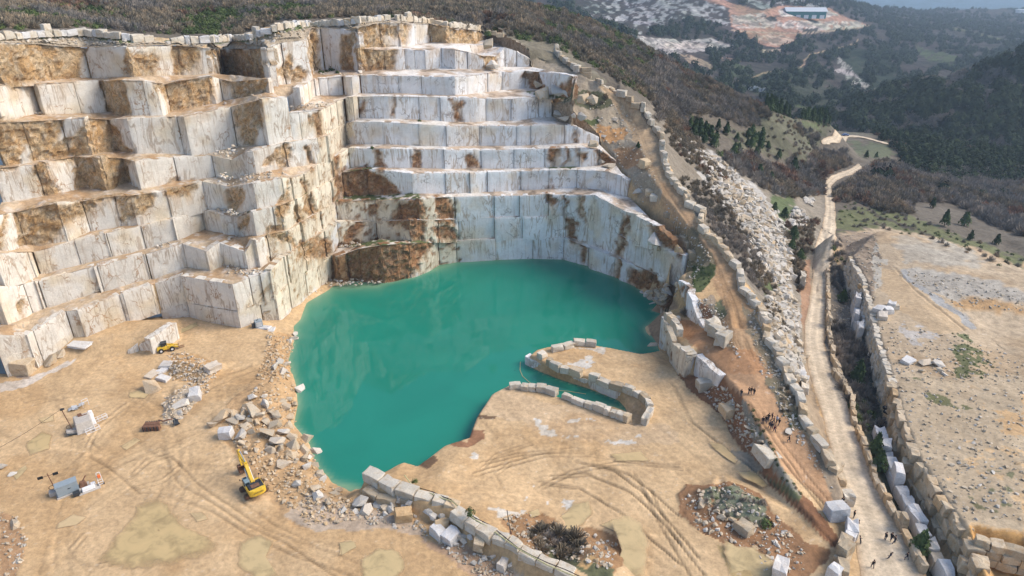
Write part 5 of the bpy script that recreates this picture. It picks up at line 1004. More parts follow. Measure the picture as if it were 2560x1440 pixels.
FARP = [
 (q(0, (-9999, -9999), (9999, -9999), (9999, 9999), (-9999, 9999)), (.062, .056, .053), 0, 1),
 (q(3, (1130, 800), (1500, 640), (2050, 530), (2420, 330), (2700, 230), (2700, 1200), (1130, 1000)), (.038, .045, .033), 6, 1),  # forest tone kept extra dark, standing in for cloud shade on this hill
 (q(3, (560, 520), (1000, 480), (1250, 640), (1300, 760), (900, 780), (600, 640)), (.058, .066, .05), 10, .8),
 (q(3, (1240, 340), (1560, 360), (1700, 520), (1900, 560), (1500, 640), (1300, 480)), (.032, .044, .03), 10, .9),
 (q(3, (1780, 320), (2090, 400), (2050, 500), (1980, 480), (1790, 380)), (.075, .095, .05), 8, .75), (q(3, (1960, 170), (2170, 220), (2500, 300), (2440, 312), (2150, 235), (2000, 190)), (.12, .13, .07), 4, .9),
 (q(3, (2280, 540), (2500, 510), (2540, 560), (2460, 600)), (.085, .10, .05), 8, .7), (q(3, (760, 640), (900, 660), (1050, 780), (900, 760)), (.10, .12, .065), 6, .7), (q(3, (460, 450), (620, 480), (640, 560), (500, 560)), (.08, .095, .055), 8, .7),
 (q(3, (700, 560), (980, 500), (1020, 560), (860, 600)), (.07, .085, .05), 8, .6), (q(3, (1780, 540), (1930, 520), (1920, 560)), (.085, .10, .055), 4, .8),
 (q(3, (1190, 480), (1240, 400), (1330, 480), (1400, 560), (1515, 640), (1400, 655), (1280, 560)), (.27, .26, .245), 6, .55),
 (q(3, (-300, -60), (470, -60), (475, 60), (470, 190), (250, 130), (-100, 150), (-400, 100)), (.26, .265, .27), 6, .45), (q(2, (1850, -60), (2560, -60), (2560, 120), (2300, 260), (2100, 200), (1900, 130)), (.27, .275, .28), 6, .42),
 (q(3, (560, -80), (1190, -80), (1190, 60), (720, 70), (560, 10)), (.22, .225, .23), 6, .45),
 (q(3, (130, -60), (300, -60), (470, 20), (590, 50), (700, 75), (830, 40), (1180, 55), (1260, 110), (1460, 180), (1380, 205), (1150, 225), (960, 240), (930, 300), (800, 340), (690, 320), (560, 240), (470, 190), (465, 60), (300, 10)), (.33, .20, .145), 3, 1),
 (q(3, (480, 110), (700, 90), (800, 150), (780, 200), (480, 205)), (.40, .35, .31), 5, .8), (q(3, (820, 60), (1120, 65), (1260, 110), (1150, 125), (830, 115)), (.44, .41, .38), 4, .85), (q(3, (800, 150), (1400, 150), (1440, 185), (1200, 222), (980, 215), (800, 190)), (.42, .38, .34), 5, .75),
 (q(3, (690, 115), (800, 115), (800, 155), (740, 140)), DARKW, 3, .9), (q(3, (620, 270), (800, 230), (930, 290), (800, 330)), (.40, .30, .24), 5, .8), (q(3, (980, 205), (1100, 200), (1090, 230), (990, 235)), DARKW, 3, .8),
 (q(3, (-200, 255), (150, 290), (330, 265), (490, 330), (470, 350), (0, 385), (-200, 340)), (.36, .34, .33), 5, .75), (q(3, (0, 300), (380, 310), (300, 340), (0, 350)), (.42, .38, .35), 3, .8),
 (q(3, (120, 385), (200, 395), (370, 470), (340, 490), (180, 440)), (.32, .25, .19), 4, .8), (q(3, (400, 400), (560, 440), (420, 460)), (.3, .2, .15), 4, .5), (q(3, (680, 350), (830, 350), (830, 370), (690, 370)), (.35, .28, .22), 4, .6),
 (q(3, (1340, -200), (2800, -200), (2800, 66), (1900, 66), (1790, 78), (1640, 60), (1350, 14)), (.065, .125, .175), 0, 1)]  # lowland's blue is distance haze put into its colour
FTRAIL = [(q(3, (520, 580), (620, 560), (700, 520), (860, 505), (960, 485), (1000, 455), (995, 430), (1040, 390), (1120, 370), (1250, 340), (1330, 322), (1365, 305), (1380, 282)), 2.0, (.36, .27, .18)), (q(3, (480, 215), (700, 232), (980, 238), (1130, 225), (1300, 210), (1470, 185)), 1.8, (.36, .28, .21))]
def loft(name, rows, label, nr=14, nc=180, relief=0.0, rs=.01, back=True, plain=False):
    RR = []
    for row in rows:
        P = np.array([atY(*p) for p in row]); s = np.linspace(0, 1, nc); xs = (P[:, 0] - P[0, 0]) / (P[-1, 0] - P[0, 0])
        RR.append(np.stack([np.interp(s, xs, P[:, k]) for k in range(3)], 1))
    if back:
        a = RR[-1].copy(); a[:, :2] *= 1.12; a[:, 2] -= 50; RR.append(a)
    RR = np.array(RR); out = []
    for i in range(len(RR) - 1):
        n = nr if not (back and i == len(RR) - 2) else 3
        for k in range(n): out.append(RR[i] * (1 - k / n) + RR[i + 1] * (k / n))
    out.append(RR[-1]); G = np.array(out)
    # soften the creases between rows
    for _ in range(5): G[1:-1] = (G[:-2] + 2 * G[1:-1] + G[2:]) / 4; G[:, 1:-1] = (G[:, :-2] + 2 * G[:, 1:-1] + G[:, 2:]) / 4
    P = G.reshape(-1, 3)
    P[:, 2] += ((1 - np.abs(fbm(P[:, 0] * rs, P[:, 1] * rs, 5) - .5) * 4) - .45) * relief + (fbm(P[:, 0] * rs * 5, P[:, 1] * rs * 5, 3) - .5) * relief * .35
    px, py = proj(P[:, 0], P[:, 1], P[:, 2]); C = np.zeros((len(P), 3)); f1 = fbm(px * .035, py * .06, 4); f2 = fbm(px * .09 + 9, py * .16, 4); j1 = (f1 - .5); j2 = (fbm(px * .05 + 50, py * .05, 4) - .5)
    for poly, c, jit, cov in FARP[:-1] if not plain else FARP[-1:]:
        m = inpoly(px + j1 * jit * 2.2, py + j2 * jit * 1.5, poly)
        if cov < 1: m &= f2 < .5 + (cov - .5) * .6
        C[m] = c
    if not plain:
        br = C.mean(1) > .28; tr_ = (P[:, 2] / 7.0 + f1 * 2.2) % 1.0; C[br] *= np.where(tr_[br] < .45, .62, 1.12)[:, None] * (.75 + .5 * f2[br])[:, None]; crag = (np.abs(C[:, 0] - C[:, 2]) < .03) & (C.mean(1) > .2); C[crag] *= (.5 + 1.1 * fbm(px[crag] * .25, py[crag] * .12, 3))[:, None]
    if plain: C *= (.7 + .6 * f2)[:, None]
    if not plain:
        for ln, hw, c in FTRAIL:
            d = pldist(px, py, ln); C[d < hw] = c
    w_ = nc; I = np.arange(len(P)).reshape(-1, w_); F = np.stack([I[:-1, :-1], I[:-1, 1:], I[1:, 1:], I[1:, :-1]], -1).reshape(-1, 4)
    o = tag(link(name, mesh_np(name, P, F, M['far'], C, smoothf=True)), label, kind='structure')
    return G
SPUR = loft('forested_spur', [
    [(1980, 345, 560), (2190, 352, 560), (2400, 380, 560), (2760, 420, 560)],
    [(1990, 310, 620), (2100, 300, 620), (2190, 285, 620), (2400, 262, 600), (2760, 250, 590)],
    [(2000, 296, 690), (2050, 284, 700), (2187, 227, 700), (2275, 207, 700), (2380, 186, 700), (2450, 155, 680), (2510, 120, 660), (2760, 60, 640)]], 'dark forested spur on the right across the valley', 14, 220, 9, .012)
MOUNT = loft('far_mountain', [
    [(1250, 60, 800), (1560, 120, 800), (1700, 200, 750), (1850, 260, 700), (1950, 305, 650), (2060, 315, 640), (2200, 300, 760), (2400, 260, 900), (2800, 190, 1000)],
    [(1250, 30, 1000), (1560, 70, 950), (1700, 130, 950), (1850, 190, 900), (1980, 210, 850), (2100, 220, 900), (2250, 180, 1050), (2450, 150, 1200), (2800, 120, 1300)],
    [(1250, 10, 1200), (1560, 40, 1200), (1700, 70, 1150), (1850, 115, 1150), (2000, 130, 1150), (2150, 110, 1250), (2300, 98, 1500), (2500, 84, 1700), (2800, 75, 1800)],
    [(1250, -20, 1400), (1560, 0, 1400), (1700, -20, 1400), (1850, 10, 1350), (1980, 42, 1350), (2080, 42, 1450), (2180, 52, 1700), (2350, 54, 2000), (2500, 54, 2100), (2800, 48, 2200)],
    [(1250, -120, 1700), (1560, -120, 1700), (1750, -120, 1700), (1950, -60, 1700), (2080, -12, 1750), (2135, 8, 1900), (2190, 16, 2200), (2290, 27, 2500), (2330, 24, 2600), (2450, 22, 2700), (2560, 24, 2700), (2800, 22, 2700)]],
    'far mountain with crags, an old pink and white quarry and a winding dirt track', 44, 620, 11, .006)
loft('far_plain', [[(1700, 100, 2600), (2900, 90, 2600)], [(1700, 20, 4200), (2900, 18, 4200)], [(1700, -30, 6500), (2900, -30, 6500)], [(1700, -80, 9500), (2900, -90, 9500)], [(1700, -190, 13000), (2200, -175, 13000), (2500, -200, 13000), (2900, -180, 13000)]],
     'hazy blue lowland beyond the hills', 14, 120, 25, .0009, back=False, plain=True)
# ---------------------------------------------------------------- vegetation meshes
def leafmat(name, c, var=.35, rough=.9):
    m, t, p = mat_new(name); oi = nd(t, 'ShaderNodeObjectInfo'); g = nd(t, 'ShaderNodeNewGeometry')
    r = ramp(t, oi.outputs['Random'], [(0, tuple(x * (1 - var) for x in c)), (.5, c), (1, (c[0] * (1 + var * 1.1), c[1] * (1 + var * .8), c[2] * (1 + var * .6)))])
    n = noise_node(t, g.outputs['Position'], .08, 3, .6); r2 = ramp(t, n.outputs[0], [(.35, (.75, .78, .8)), (.65, (1.25, 1.18, 1.1))])
    t.links.new(mixc(t, r.outputs[0], r2.outputs[0], 1.0, 'MULTIPLY'), p.inputs['Base Color']); p.inputs['Roughness'].default_value = rough; p.inputs['Specular IOR Level'].default_value = .1
    return m
M['twig'] = leafmat('bare_twigs', (.262, .226, .168)); M['twig_r'] = leafmat('dead_brown_leaves', (.25, .165, .115)); M['leaf'] = leafmat('evergreen_leaves', (.085, .12, .045), .4)
M['pine'] = leafmat('pine_needles', (.052, .082, .036), .35); M['bark'] = leafmat('bark', (.11, .085, .065)); M['twig_g'] = leafmat('grey_twigs', (.26, .238, .21), .25); M['dkpine'] = leafmat('dark_pine', (.034, .052, .027), .4)  # dkpine: forest colour darkened in place of cloud shade
def tuft_mesh(name, n, R, H, w, mat, seed, mode='twig', base=0.0):
    r_ = np.random.default_rng(seed); V, F = [], []
    for i in range(n):
        if mode == 'twig':
            a = r_.uniform(0, 2 * np.pi); el_ = np.arccos(r_.uniform(.05, 1)); d = np.array([np.cos(a) * np.sin(el_), np.sin(a) * np.sin(el_), np.cos(el_)])
            p0 = d * np.array([R, R, H]) * r_.uniform(.05, .5) + [0, 0, base]; p1 = d * np.array([R, R, H]) * r_.uniform(.75, 1.08) + r_.normal(0, .08 * R, 3) + [0, 0, base]
            s = np.cross(d, r_.normal(0, 1, 3)); s = s / (np.linalg.norm(s) + 1e-6) * w * r_.uniform(.6, 1.5); k = len(V); V += [p0 - s * .5, p0 + s * .5, p1 + s * .8, p1 - s * .8]; F.append((k, k + 1, k + 2, k + 3))
        else:
            if mode == 'pine':
                z = r_.uniform(.08, 1) ** .9; rad = R * (1.02 - z) ** .8 * r_.uniform(.45, 1.05); a = r_.uniform(0, 2 * np.pi); p = np.array([np.cos(a) * rad, np.sin(a) * rad, z * H + base]); nrm = np.array([np.cos(a), np.sin(a), .5])
            else:
                d = r_.normal(0, 1, 3); d /= np.linalg.norm(d); d[2] = abs(d[2]) * 1.0 - .15; lump = 1 + .28 * np.sin(d[0] * 5 + seed) * np.cos(d[1] * 4 + seed * 2); p = d * np.array([R, R, H]) * lump * r_.uniform(.6, 1.05) + [0, 0, base]; nrm = d
            s = np.cross(nrm, r_.normal(0, 1, 3)); s /= np.linalg.norm(s) + 1e-6; u = np.cross(s, nrm) + r_.normal(0, .3, 3); ww = w * r_.uniform(.6, 1.5); k = len(V)
            V += [p - s * ww, p + s * ww * .9, p + u * ww * 1.3 + s * ww * .2]; F.append((k, k + 1, k + 2, k + 2))
    F = [f for f in F]
    if mode == 'twig': return mesh_np(name, V, np.array(F), mat)
    return mesh_np(name, V, np.array(F)[:, :3], mat)
def hidden_variants(name, meshes):
    c = bpy.data.collections.new(name)
    for m_ in meshes: c.objects.link(bpy.data.objects.new(m_.name, m_))
    return c
def instancer(name, label, P, scl, idx, coll, kind='stuff', tilt=0.0):
    n = len(P)
    me = bpy.data.meshes.new(name); me.vertices.add(n); me.vertices.foreach_set('co', np.asarray(P, np.float32).ravel())
    a = me.attributes.new('scl', 'FLOAT', 'POINT'); a.data.foreach_set('value', np.asarray(scl, np.float32))
    a = me.attributes.new('idx', 'INT', 'POINT'); a.data.foreach_set('value', np.asarray(idx, np.int32))
    rot = np.zeros((n, 3), np.float32); rot[:, 2] = rng.uniform(0, 6.28, n); rot[:, :2] = rng.uniform(-tilt, tilt, (n, 2))
    a = me.attributes.new('rot', 'FLOAT_VECTOR', 'POINT'); a.data.foreach_set('vector', rot.ravel())
    ob = link(name, me); g = bpy.data.node_groups.new(name + '_scatter', 'GeometryNodeTree')
    g.interface.new_socket('Geometry', in_out='INPUT', socket_type='NodeSocketGeometry'); g.interface.new_socket('Geometry', in_out='OUTPUT', socket_type='NodeSocketGeometry')
    N, Lk = g.nodes, g.links; gi = N.new('NodeGroupInput'); go = N.new('NodeGroupOutput'); ip = N.new('GeometryNodeInstanceOnPoints'); ci = N.new('GeometryNodeCollectionInfo')
    ci.inputs['Collection'].default_value = coll; ci.inputs['Separate Children'].default_value = True; ci.inputs['Reset Children'].default_value = True
    def na(nm, ty):
        x = N.new('GeometryNodeInputNamedAttribute'); x.data_type = ty; x.inputs['Name'].default_value = nm; return [s for s in x.outputs if s.enabled and s.name == 'Attribute'][0]
    e2r = N.new('FunctionNodeEulerToRotation'); Lk.new(na('rot', 'FLOAT_VECTOR'), e2r.inputs[0])
    Lk.new(gi.outputs[0], ip.inputs['Points']); Lk.new(ci.outputs[0], ip.inputs['Instance']); ip.inputs['Pick Instance'].default_value = True
    Lk.new(na('idx', 'INT'), ip.inputs['Instance Index']); Lk.new(e2r.outputs[0], ip.inputs['Rotation']); Lk.new(na('scl', 'FLOAT'), ip.inputs['Scale']); Lk.new(ip.outputs[0], go.inputs[0])
    md = ob.modifiers.new('scatter', 'NODES'); md.node_group = g
    return tag(ob, label, None, None, kind)
VEG = []
for i in range(3): VEG.append(tuft_mesh('va%d' % i, 130, 1.85, 2.5, .10, M['twig'], i))
for i in range(2): VEG.append(tuft_mesh('vb%d' % i, 120, 1.7, 2.4, .12, M['twig_r'], 10 + i))
for i in range(2): VEG.append(tuft_mesh('vc%d' % i, 120, 1.5, 2.2, .26, M['leaf'], 20 + i, 'leaf'))
for i in range(2): VEG.append(tuft_mesh('vd%d' % i, 150, 1.9, 7.0, .42, M['pine'], 30 + i, 'pine'))
for i in range(2): VEG.append(tuft_mesh('ve%d' % i, 135, 2.0, 2.9, .09, M['twig_g'], 40 + i))
for i in range(2): VEG.append(tuft_mesh('vf%d' % i, 90, 3.0, 5.0, .75, M['dkpine'], 50 + i, 'leaf', 1.0))
VEGC = hidden_variants('vegetation_kinds', VEG)
KIND = {'a': (0, 3), 'b': (3, 2), 'c': (5, 2), 'd': (7, 2), 'e': (9, 2), 'f': (11, 2)}
ROAD_C = [((a[0] + b[0]) / 2, (a[1] + b[1]) / 2) for a, b in zip(ROAD_L, ROAD_R)] + [(2140, 396)]
def scatter_area(poly, spacing, mix, size, region=(-330, 330, 130, 470), clump=.0, hide=()):
    """plan positions whose photo reading lies in the traced area"""
    x0, x1, y0, y1 = region
    X, Y = np.meshgrid(np.arange(x0, x1, spacing), np.arange(y0, y1, spacing)); X = X.ravel() + rng.uniform(-.5, .5, X.size) * spacing; Y = Y.ravel() + rng.uniform(-.5, .5, Y.size) * spacing
    Z = hz(X, Y); px, py = proj(X, Y, Z); j = (fbm(X, Y, 3, .1) - .5) * 26
    m = inpoly(px + j, py + j * .5, poly) & ~inpoly(X, Y, EXCL)
    for h in hide: m &= ~inpoly(px, py, h)
    m &= (pldist(px, py, ROAD_C) > 12) & (pldist(px, py - 12, ROAD_C) > 13)
    if clump: m &= fbm(X + 5, Y + 9, 3, .07) > clump
    X, Y, Z = X[m], Y[m], Z[m]; ks = list(mix); w = np.array([mix[k] for k in ks], float)
    # kinds gather in patches
    noise = np.stack([fbm(X + 100 * i, Y - 60 * i, 3, .045) ** 3 * 8 * w[i] + w[i] * .25 for i in range(len(ks))], 1); noise *= rng.uniform(.5, 1.5, noise.shape); pick = noise.argmax(1)
    idx = np.array([KIND[ks[p]][0] + rng.integers(KIND[ks[p]][1]) for p in pick], int) if len(X) else np.zeros(0, int)
    return np.stack([X, Y, Z - .15], 1), size * rng.uniform(.65, 1.25, len(X)), idx
def wood(name, label, areas):
    A = [scatter_area(*a[:4], **(a[4] if len(a) > 4 else {})) for a in areas]
    P = np.concatenate([a[0] for a in A]); S = np.concatenate([a[1] for a in A]); I = np.concatenate([a[2] for a in A]); print(name, len(P))
    return instancer(name, label, P, S, I, VEGC)
HILL_W = q(0, (-200, -200), (1280, -60), (1400, 0), (1560, 60), (1700, 140), (1900, 235), (1930, 300), (1850, 300), (1760, 290), (1700, 330), (1640, 262), (1560, 212), (1500, 176), (1440, 146), (1385, 112), (1240, 92), (1190, 76), (960, 38), (700, 50), (660, 70), (560, 88), (350, 84), (200, 66), (0, 74), (-200, 80))
wood('hill_scrub', 'leafless grey brown scrub with green patches covering the hill behind the quarry', [
    (HILL_W, 2.1, {'a': 1.0, 'b': .30, 'c': .62, 'e': .45}, .92, dict(region=(-200, 250, 150, 420))),
    (q(3, (-60, 330), (0, 390), (440, 580), (620, 640), (660, 700), (560, 780), (700, 860), (640, 900), (560, 900), (440, 860), (300, 800), (200, 830), (100, 770), (-60, 860)), 2.3, {'e': 1.0, 'a': .6, 'b': .25}, 1.1, dict(region=(20, 260, 200, 430)))])
wood('valley_wood', 'bare brown and dark green woodland on the valley side', [
    (q(3, (850, 900), (1000, 900), (1090, 980), (1080, 1080), (1290, 1060), (1310, 1110), (1350, 1180), (1180, 1290), (1120, 1400), (800, 1400), (560, 1250), (330, 1080), (480, 1120), (650, 1100), (760, 1190), (860, 1200), (960, 1090), (1040, 1180), (1060, 1000)), 2.9, {'a': .9, 'b': .6, 'e': .9, 'c': .15}, 1.25, dict(region=(60, 330, 200, 470))),
    (q(6, (1220, -60), (1260, 150), (1350, 130), (1500, 210), (1750, 260), (1800, 110), (2000, 130), (2280, 300), (2600, 420), (2600, -60)), 3.1, {'e': 1.0, 'a': .8, 'b': .55, 'f': .12}, 1.35, dict(region=(120, 420, 200, 520))),
    (q(3, (1210, 1260), (1430, 1190), (1560, 1140), (1700, 1200), (2600, 1300), (2600, 1440), (1220, 1440)), 3.1, {'e': 1.0, 'a': .7, 'b': .5, 'f': .2}, 1.35, dict(region=(120, 420, 200, 520))),
    (q(3, (1120, 770), (1300, 800), (1500, 850), (1800, 890), (2100, 980), (2700, 1100), (2700, 1310), (2100, 1310), (1750, 1230), (1640, 1060), (1500, 960), (1450, 900), (1140, 850)), 4.2, {'f': 1.5, 'e': .55, 'b': .4, 'd': .35}, 1.0, dict(region=(120, 515, 280, 550))),
    (q(3, (680, 690), (800, 700), (1000, 800), (1200, 850), (1500, 920), (1480, 940), (1150, 900), (900, 830), (720, 790)), 2.4, {'d': 1.0}, .95, dict(region=(80, 330, 250, 470)))])
wood('field_scrub', 'scattered shrubs and dry tufts on the open slope left of the valley road', [
    (q(3, (560, 690), (720, 760), (1000, 840), (1160, 870), (1500, 930), (1560, 960), (1200, 930), (1100, 1000), (1050, 1180), (700, 1100), (400, 960), (640, 900), (560, 760)), 4.6, {'a': 1, 'e': .8, 'b': .6, 'c': .8}, .6, dict(region=(60, 330, 200, 470))),
    (q(6, (1240, 60), (1700, 240), (2560, 560), (2560, 640), (2300, 600), (1900, 420), (1500, 350), (1230, 330)), 4.4, {'a': 1, 'e': .8, 'c': .8}, .55, dict(region=(90, 330, 180, 400)))])
wood('bank_scrub', 'low grey thorny scrub on the slope between the ring wall and the rubble', [
    (q(6, (110, 0), (390, 0), (420, 140), (560, 300), (660, 470), (720, 620), (820, 780), (760, 830), (620, 740), (490, 520), (330, 340), (220, 150)), 2.0, {'a': 1, 'e': .8, 'c': .1}, .62, dict(region=(30, 120, 130, 300))),
    (q(3, (0, 800), (200, 860), (250, 1040), (330, 1160), (470, 1260), (380, 1300), (200, 1200), (60, 1060), (0, 940)), 2.1, {'b': .8, 'a': 1}, .7, dict(region=(30, 160, 180, 330))),
    (q(6, (900, 300), (1080, 270), (1050, 520), (1000, 580), (1010, 740), (940, 800), (910, 560), (820, 300)), 2.2, {'b': .7, 'a': 1, 'c': .5}, .7, dict(region=(60, 160, 130, 300))),
    (q(6, (720, 880), (800, 900), (860, 1000), (860, 1120), (800, 1060)), 2.0, {'a': 1, 'e': .4}, .6, dict(region=(40, 120, 120, 200))),
    (q(6, (1200, 1000), (1500, 1250), (1500, 1422), (1240, 1440), (1170, 1150)), 1.9, {'e': 1, 'a': .6, 'c': .3}, .8, dict(region=(60, 130, 90, 200))),
    (q(9, (1200, 0), (1500, 0), (1540, 350), (1400, 400), (1330, 250)), 1.9, {'e': 1, 'c': .5}, .75, dict(region=(50, 120, 70, 160))),
    (q(6, (1180, 430), (1240, 440), (1340, 700), (1340, 860), (1240, 860), (1160, 620)), 2.2, {'e': 1, 'c': .6}, .6, dict(region=(60, 160, 130, 260))),
    (q(2, (1830, 660), (2080, 700), (2000, 780), (1900, 740)), 1.8, {'a': 1, 'c': .4}, .55, dict(region=(10, 60, 200, 260))),
    (q(6, (200, 620), (370, 600), (370, 700), (280, 790), (200, 800)), 1.3, {'c': 1, 'a': .25}, .33, dict(region=(30, 70, 130, 200))), (q(9, (560, 200), (620, 200), (800, 560), (980, 850), (920, 860), (700, 560)), 1.2, {'c': 1, 'a': .8}, .3, dict(region=(30, 80, 90, 170))), (q(9, (250, 830), (340, 790), (520, 790), (720, 900), (740, 1000), (690, 1060), (400, 990), (270, 930)), 1.3, {'c': 1, 'e': 1}, .28, dict(region=(20, 70, 70, 140))), (q(9, (820, 20), (930, 100), (980, 330), (900, 380), (800, 200)), 1.5, {'c': .8, 'a': 1}, .35, dict(region=(30, 90, 90, 170))), (q(6, (2040, 1090), (2150, 1090), (2350, 1300), (2300, 1420), (2060, 1420), (2060, 1250)), 1.5, {'c': 1}, .25, dict(region=(70, 180, 90, 200))),
    (q(8, (1460, 1060), (1720, 1080), (1900, 1220), (1820, 1280), (1620, 1290), (1500, 1220)), 1.5, {'a': 1, 'e': .6}, .6, dict(region=(0, 50, 70, 110)))])
# forest on the spur and mountain
def cover_far(G, name, label, n, poly_list, size, fi):
    nr_, nc_ = G.shape[:2]; P = []
    i = rng.uniform(0, nr_ - 4.001, n); j = rng.uniform(0, nc_ - 1.001, n); a = (i % 1)[:, None]; b = (j % 1)[:, None]; I, J = i.astype(int), j.astype(int)
    P = (G[I, J] * (1 - b) + G[I, J + 1] * b) * (1 - a) + (G[I + 1, J] * (1 - b) + G[I + 1, J + 1] * b) * a
    px, py = proj(P[:, 0], P[:, 1], P[:, 2]); m = fbm(px * .02, py * .035, 4) > .40
    for pl_ in poly_list: m &= ~inpoly(px, py, pl_)
    for ln, hw, c in FTRAIL: m &= pldist(px, py, ln) > hw + 4
    P = P[m]; d = np.hypot(P[:, 0], P[:, 1]); idx = np.where(fbm(px[m] * .03, py[m] * .05, 3) > .5, fi[0], fi[1]) + rng.integers(0, 2, len(P)); print(name, len(P))
    return instancer(name, label, P, size * rng.uniform(.6, 1.3, len(P)), idx, VEGC)
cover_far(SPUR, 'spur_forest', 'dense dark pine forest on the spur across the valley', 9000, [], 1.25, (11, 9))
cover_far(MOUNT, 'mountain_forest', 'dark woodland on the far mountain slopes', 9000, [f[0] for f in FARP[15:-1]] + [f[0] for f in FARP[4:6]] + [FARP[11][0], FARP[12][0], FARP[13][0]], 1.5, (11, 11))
# ---------------------------------------------------------------- conifers one can tell apart
PINE_C = [tuft_mesh('crown', 420, 2.7, 6.2, .46, M['pine'], 60 + i, 'pine', .7) for i in range(3)]
def trunk_mesh(h, r):
    bm = bmesh.new(); bmesh.ops.create_cone(bm, cap_ends=True, segments=7, radius1=r, radius2=r * .3, depth=h, matrix=Matrix.Translation((0, 0, h / 2 - .3)))
    for k in range(5):
        a = k * 2.3; z = h * (.25 + .13 * k)
        m_ = Matrix.Translation((math.cos(a) * .5, math.sin(a) * .5, z)) @ Matrix.Rotation(a, 4, 'Z') @ Matrix.Rotation(math.radians(65), 4, 'Y')
        bmesh.ops.create_cone(bm, cap_ends=False, segments=4, radius1=r * .3, radius2=r * .1, depth=1.3, matrix=m_)
    return bm_mesh('trunk', bm, M['bark'])
TRK_M = trunk_mesh(6.0, .22)
def conifer(px, py, s, label, group):
    p = hit(px, py); e = empty('pine_tree', (p[0], p[1], p[2] - .1), random.uniform(0, 6)); s *= .74; e.scale = (s * random.uniform(.85, 1.25),) * 2 + (s * random.uniform(.85, 1.15),)
    tag(e, label, 'pine tree', group); link('crown', random.choice(PINE_C), e); link('trunk', TRK_M, e); return e
GP = 'young pines on the valley slope'
for pts, lab in (
    (((1725, 322, 1), (1738, 330, 1.1), (1750, 322, 1), (1748, 345, 1.2), (1762, 340, 1.1), (1775, 352, 1.2), (1770, 332, .9), (1785, 368, 1.1), (1760, 360, 1), (1733, 342, 1), (1790, 350, .9)), 'young green pine in the tight grove above the rubble slope'),
    (((1870, 345, .9), (1880, 338, 1), (1893, 352, 1), (1905, 345, 1.1), (1878, 372, 1.1), (1900, 375, 1), (1890, 388, .9), (1868, 365, .8), (1842, 352, .8), (1846, 382, .9), (1885, 360, 1.1), (1902, 360, 1)), 'young green pine in the scattered grove in the middle of the slope')):
    for x, y, s in pts: conifer(x, y, s, lab, lab.replace('young green pine in the', 'pines of the'))
for x, y, s, lab in ((1822, 225, 1.5, 'dark pine standing alone on the skyline of the near hill'), (1795, 325, .9, 'small pine alone between the grove and the bare wood'), (1816, 335, 1, 'small pine at the edge of the bare wood, next to the open field'), (1836, 385, 1.1, 'round dark pine at the foot of the scattered grove'),
    (1920, 370, .75, 'small dark pine alone on the grass right of the scattered grove'), (1946, 398, 1.1, 'bright green pine on the grass above the brown wood'), (1983, 430, 1.4, 'tall pine among the bare brown trees left of the valley road'), (1926, 455, .9, 'small pine beside the white boulders of the rubble slope'),
    (1898, 440, 1.0, 'pine in the brown wood above the rubble slope'), (2165, 395, .9, 'small dark pine right of the road bend'), (2190, 395, .8, 'small pine on the grass beyond the road bend'), (1960, 545, .9, 'bushy pine behind the green patch beside the rubble'), (1982, 600, 1.1, 'green pine at the foot of the rubble slope by the road'),
    (2000, 650, .9, 'small green pine at the edge of the valley road'), (1978, 625, .9, 'slim pine just under the rubble tip'), (2330, 520, .9, 'dark pine on the meadow at the far right'), (2425, 600, .9, 'small dark pine on the meadow behind the plateau'), (2490, 612, .8, 'tiny dark shrub pine at the right edge of the meadow'),
    (2360, 565, 1.2, 'broad dark pine in the wood at the far right'), (2410, 565, 1.3, 'broad dark pine nearest the meadow at the right'), (1795, 640, .0, ''), (2105, 755, .8, 'green pine growing in the ditch beside the road'), (2185, 1140, 1.0, 'dark green pine in the ditch between the two block rows'),
    (2195, 1175, .8, 'low dark green pine just below the taller one in the ditch'), (2295, 1385, .9, 'dark green bush pine at the lower end of the ditch'), (2140, 960, 1.2, 'bright green young pine in the upper ditch under the plateau'), (1595, 370, .45, 'tiny pine beside the ring track above the benches'), (1935, 530, .8, 'green pine on the mossy slope beside the boulders')):
    if s: conifer(x, y, s, lab, None)
# ---------------------------------------------------------------- haze
bm = bmesh.new(); bmesh.ops.create_cube(bm, size=1.0)
zlo, zhi = -1300.0, 260.0
hz_o = link('haze', bm_mesh('haze', bm, []), None, (0, 7000, (zlo + zhi) / 2), None, (36000, 18000, zhi - zlo)); tag(hz_o, 'thin blue air over the valley', kind='stuff')
hm = bpy.data.materials.new('haze'); hm.use_nodes = True; ht = hm.node_tree; ht.nodes.clear(); ho = ht.nodes.new('ShaderNodeOutputMaterial'); hv = ht.nodes.new('ShaderNodeVolumePrincipled')
hv.inputs['Color'].default_value = (.62, .80, 1.0, 1); hv.inputs['Density'].default_value = .00014; hv.inputs['Anisotropy'].default_value = .2; ht.links.new(hv.outputs[0], ho.inputs['Volume']); hz_o.data.materials.append(hm)
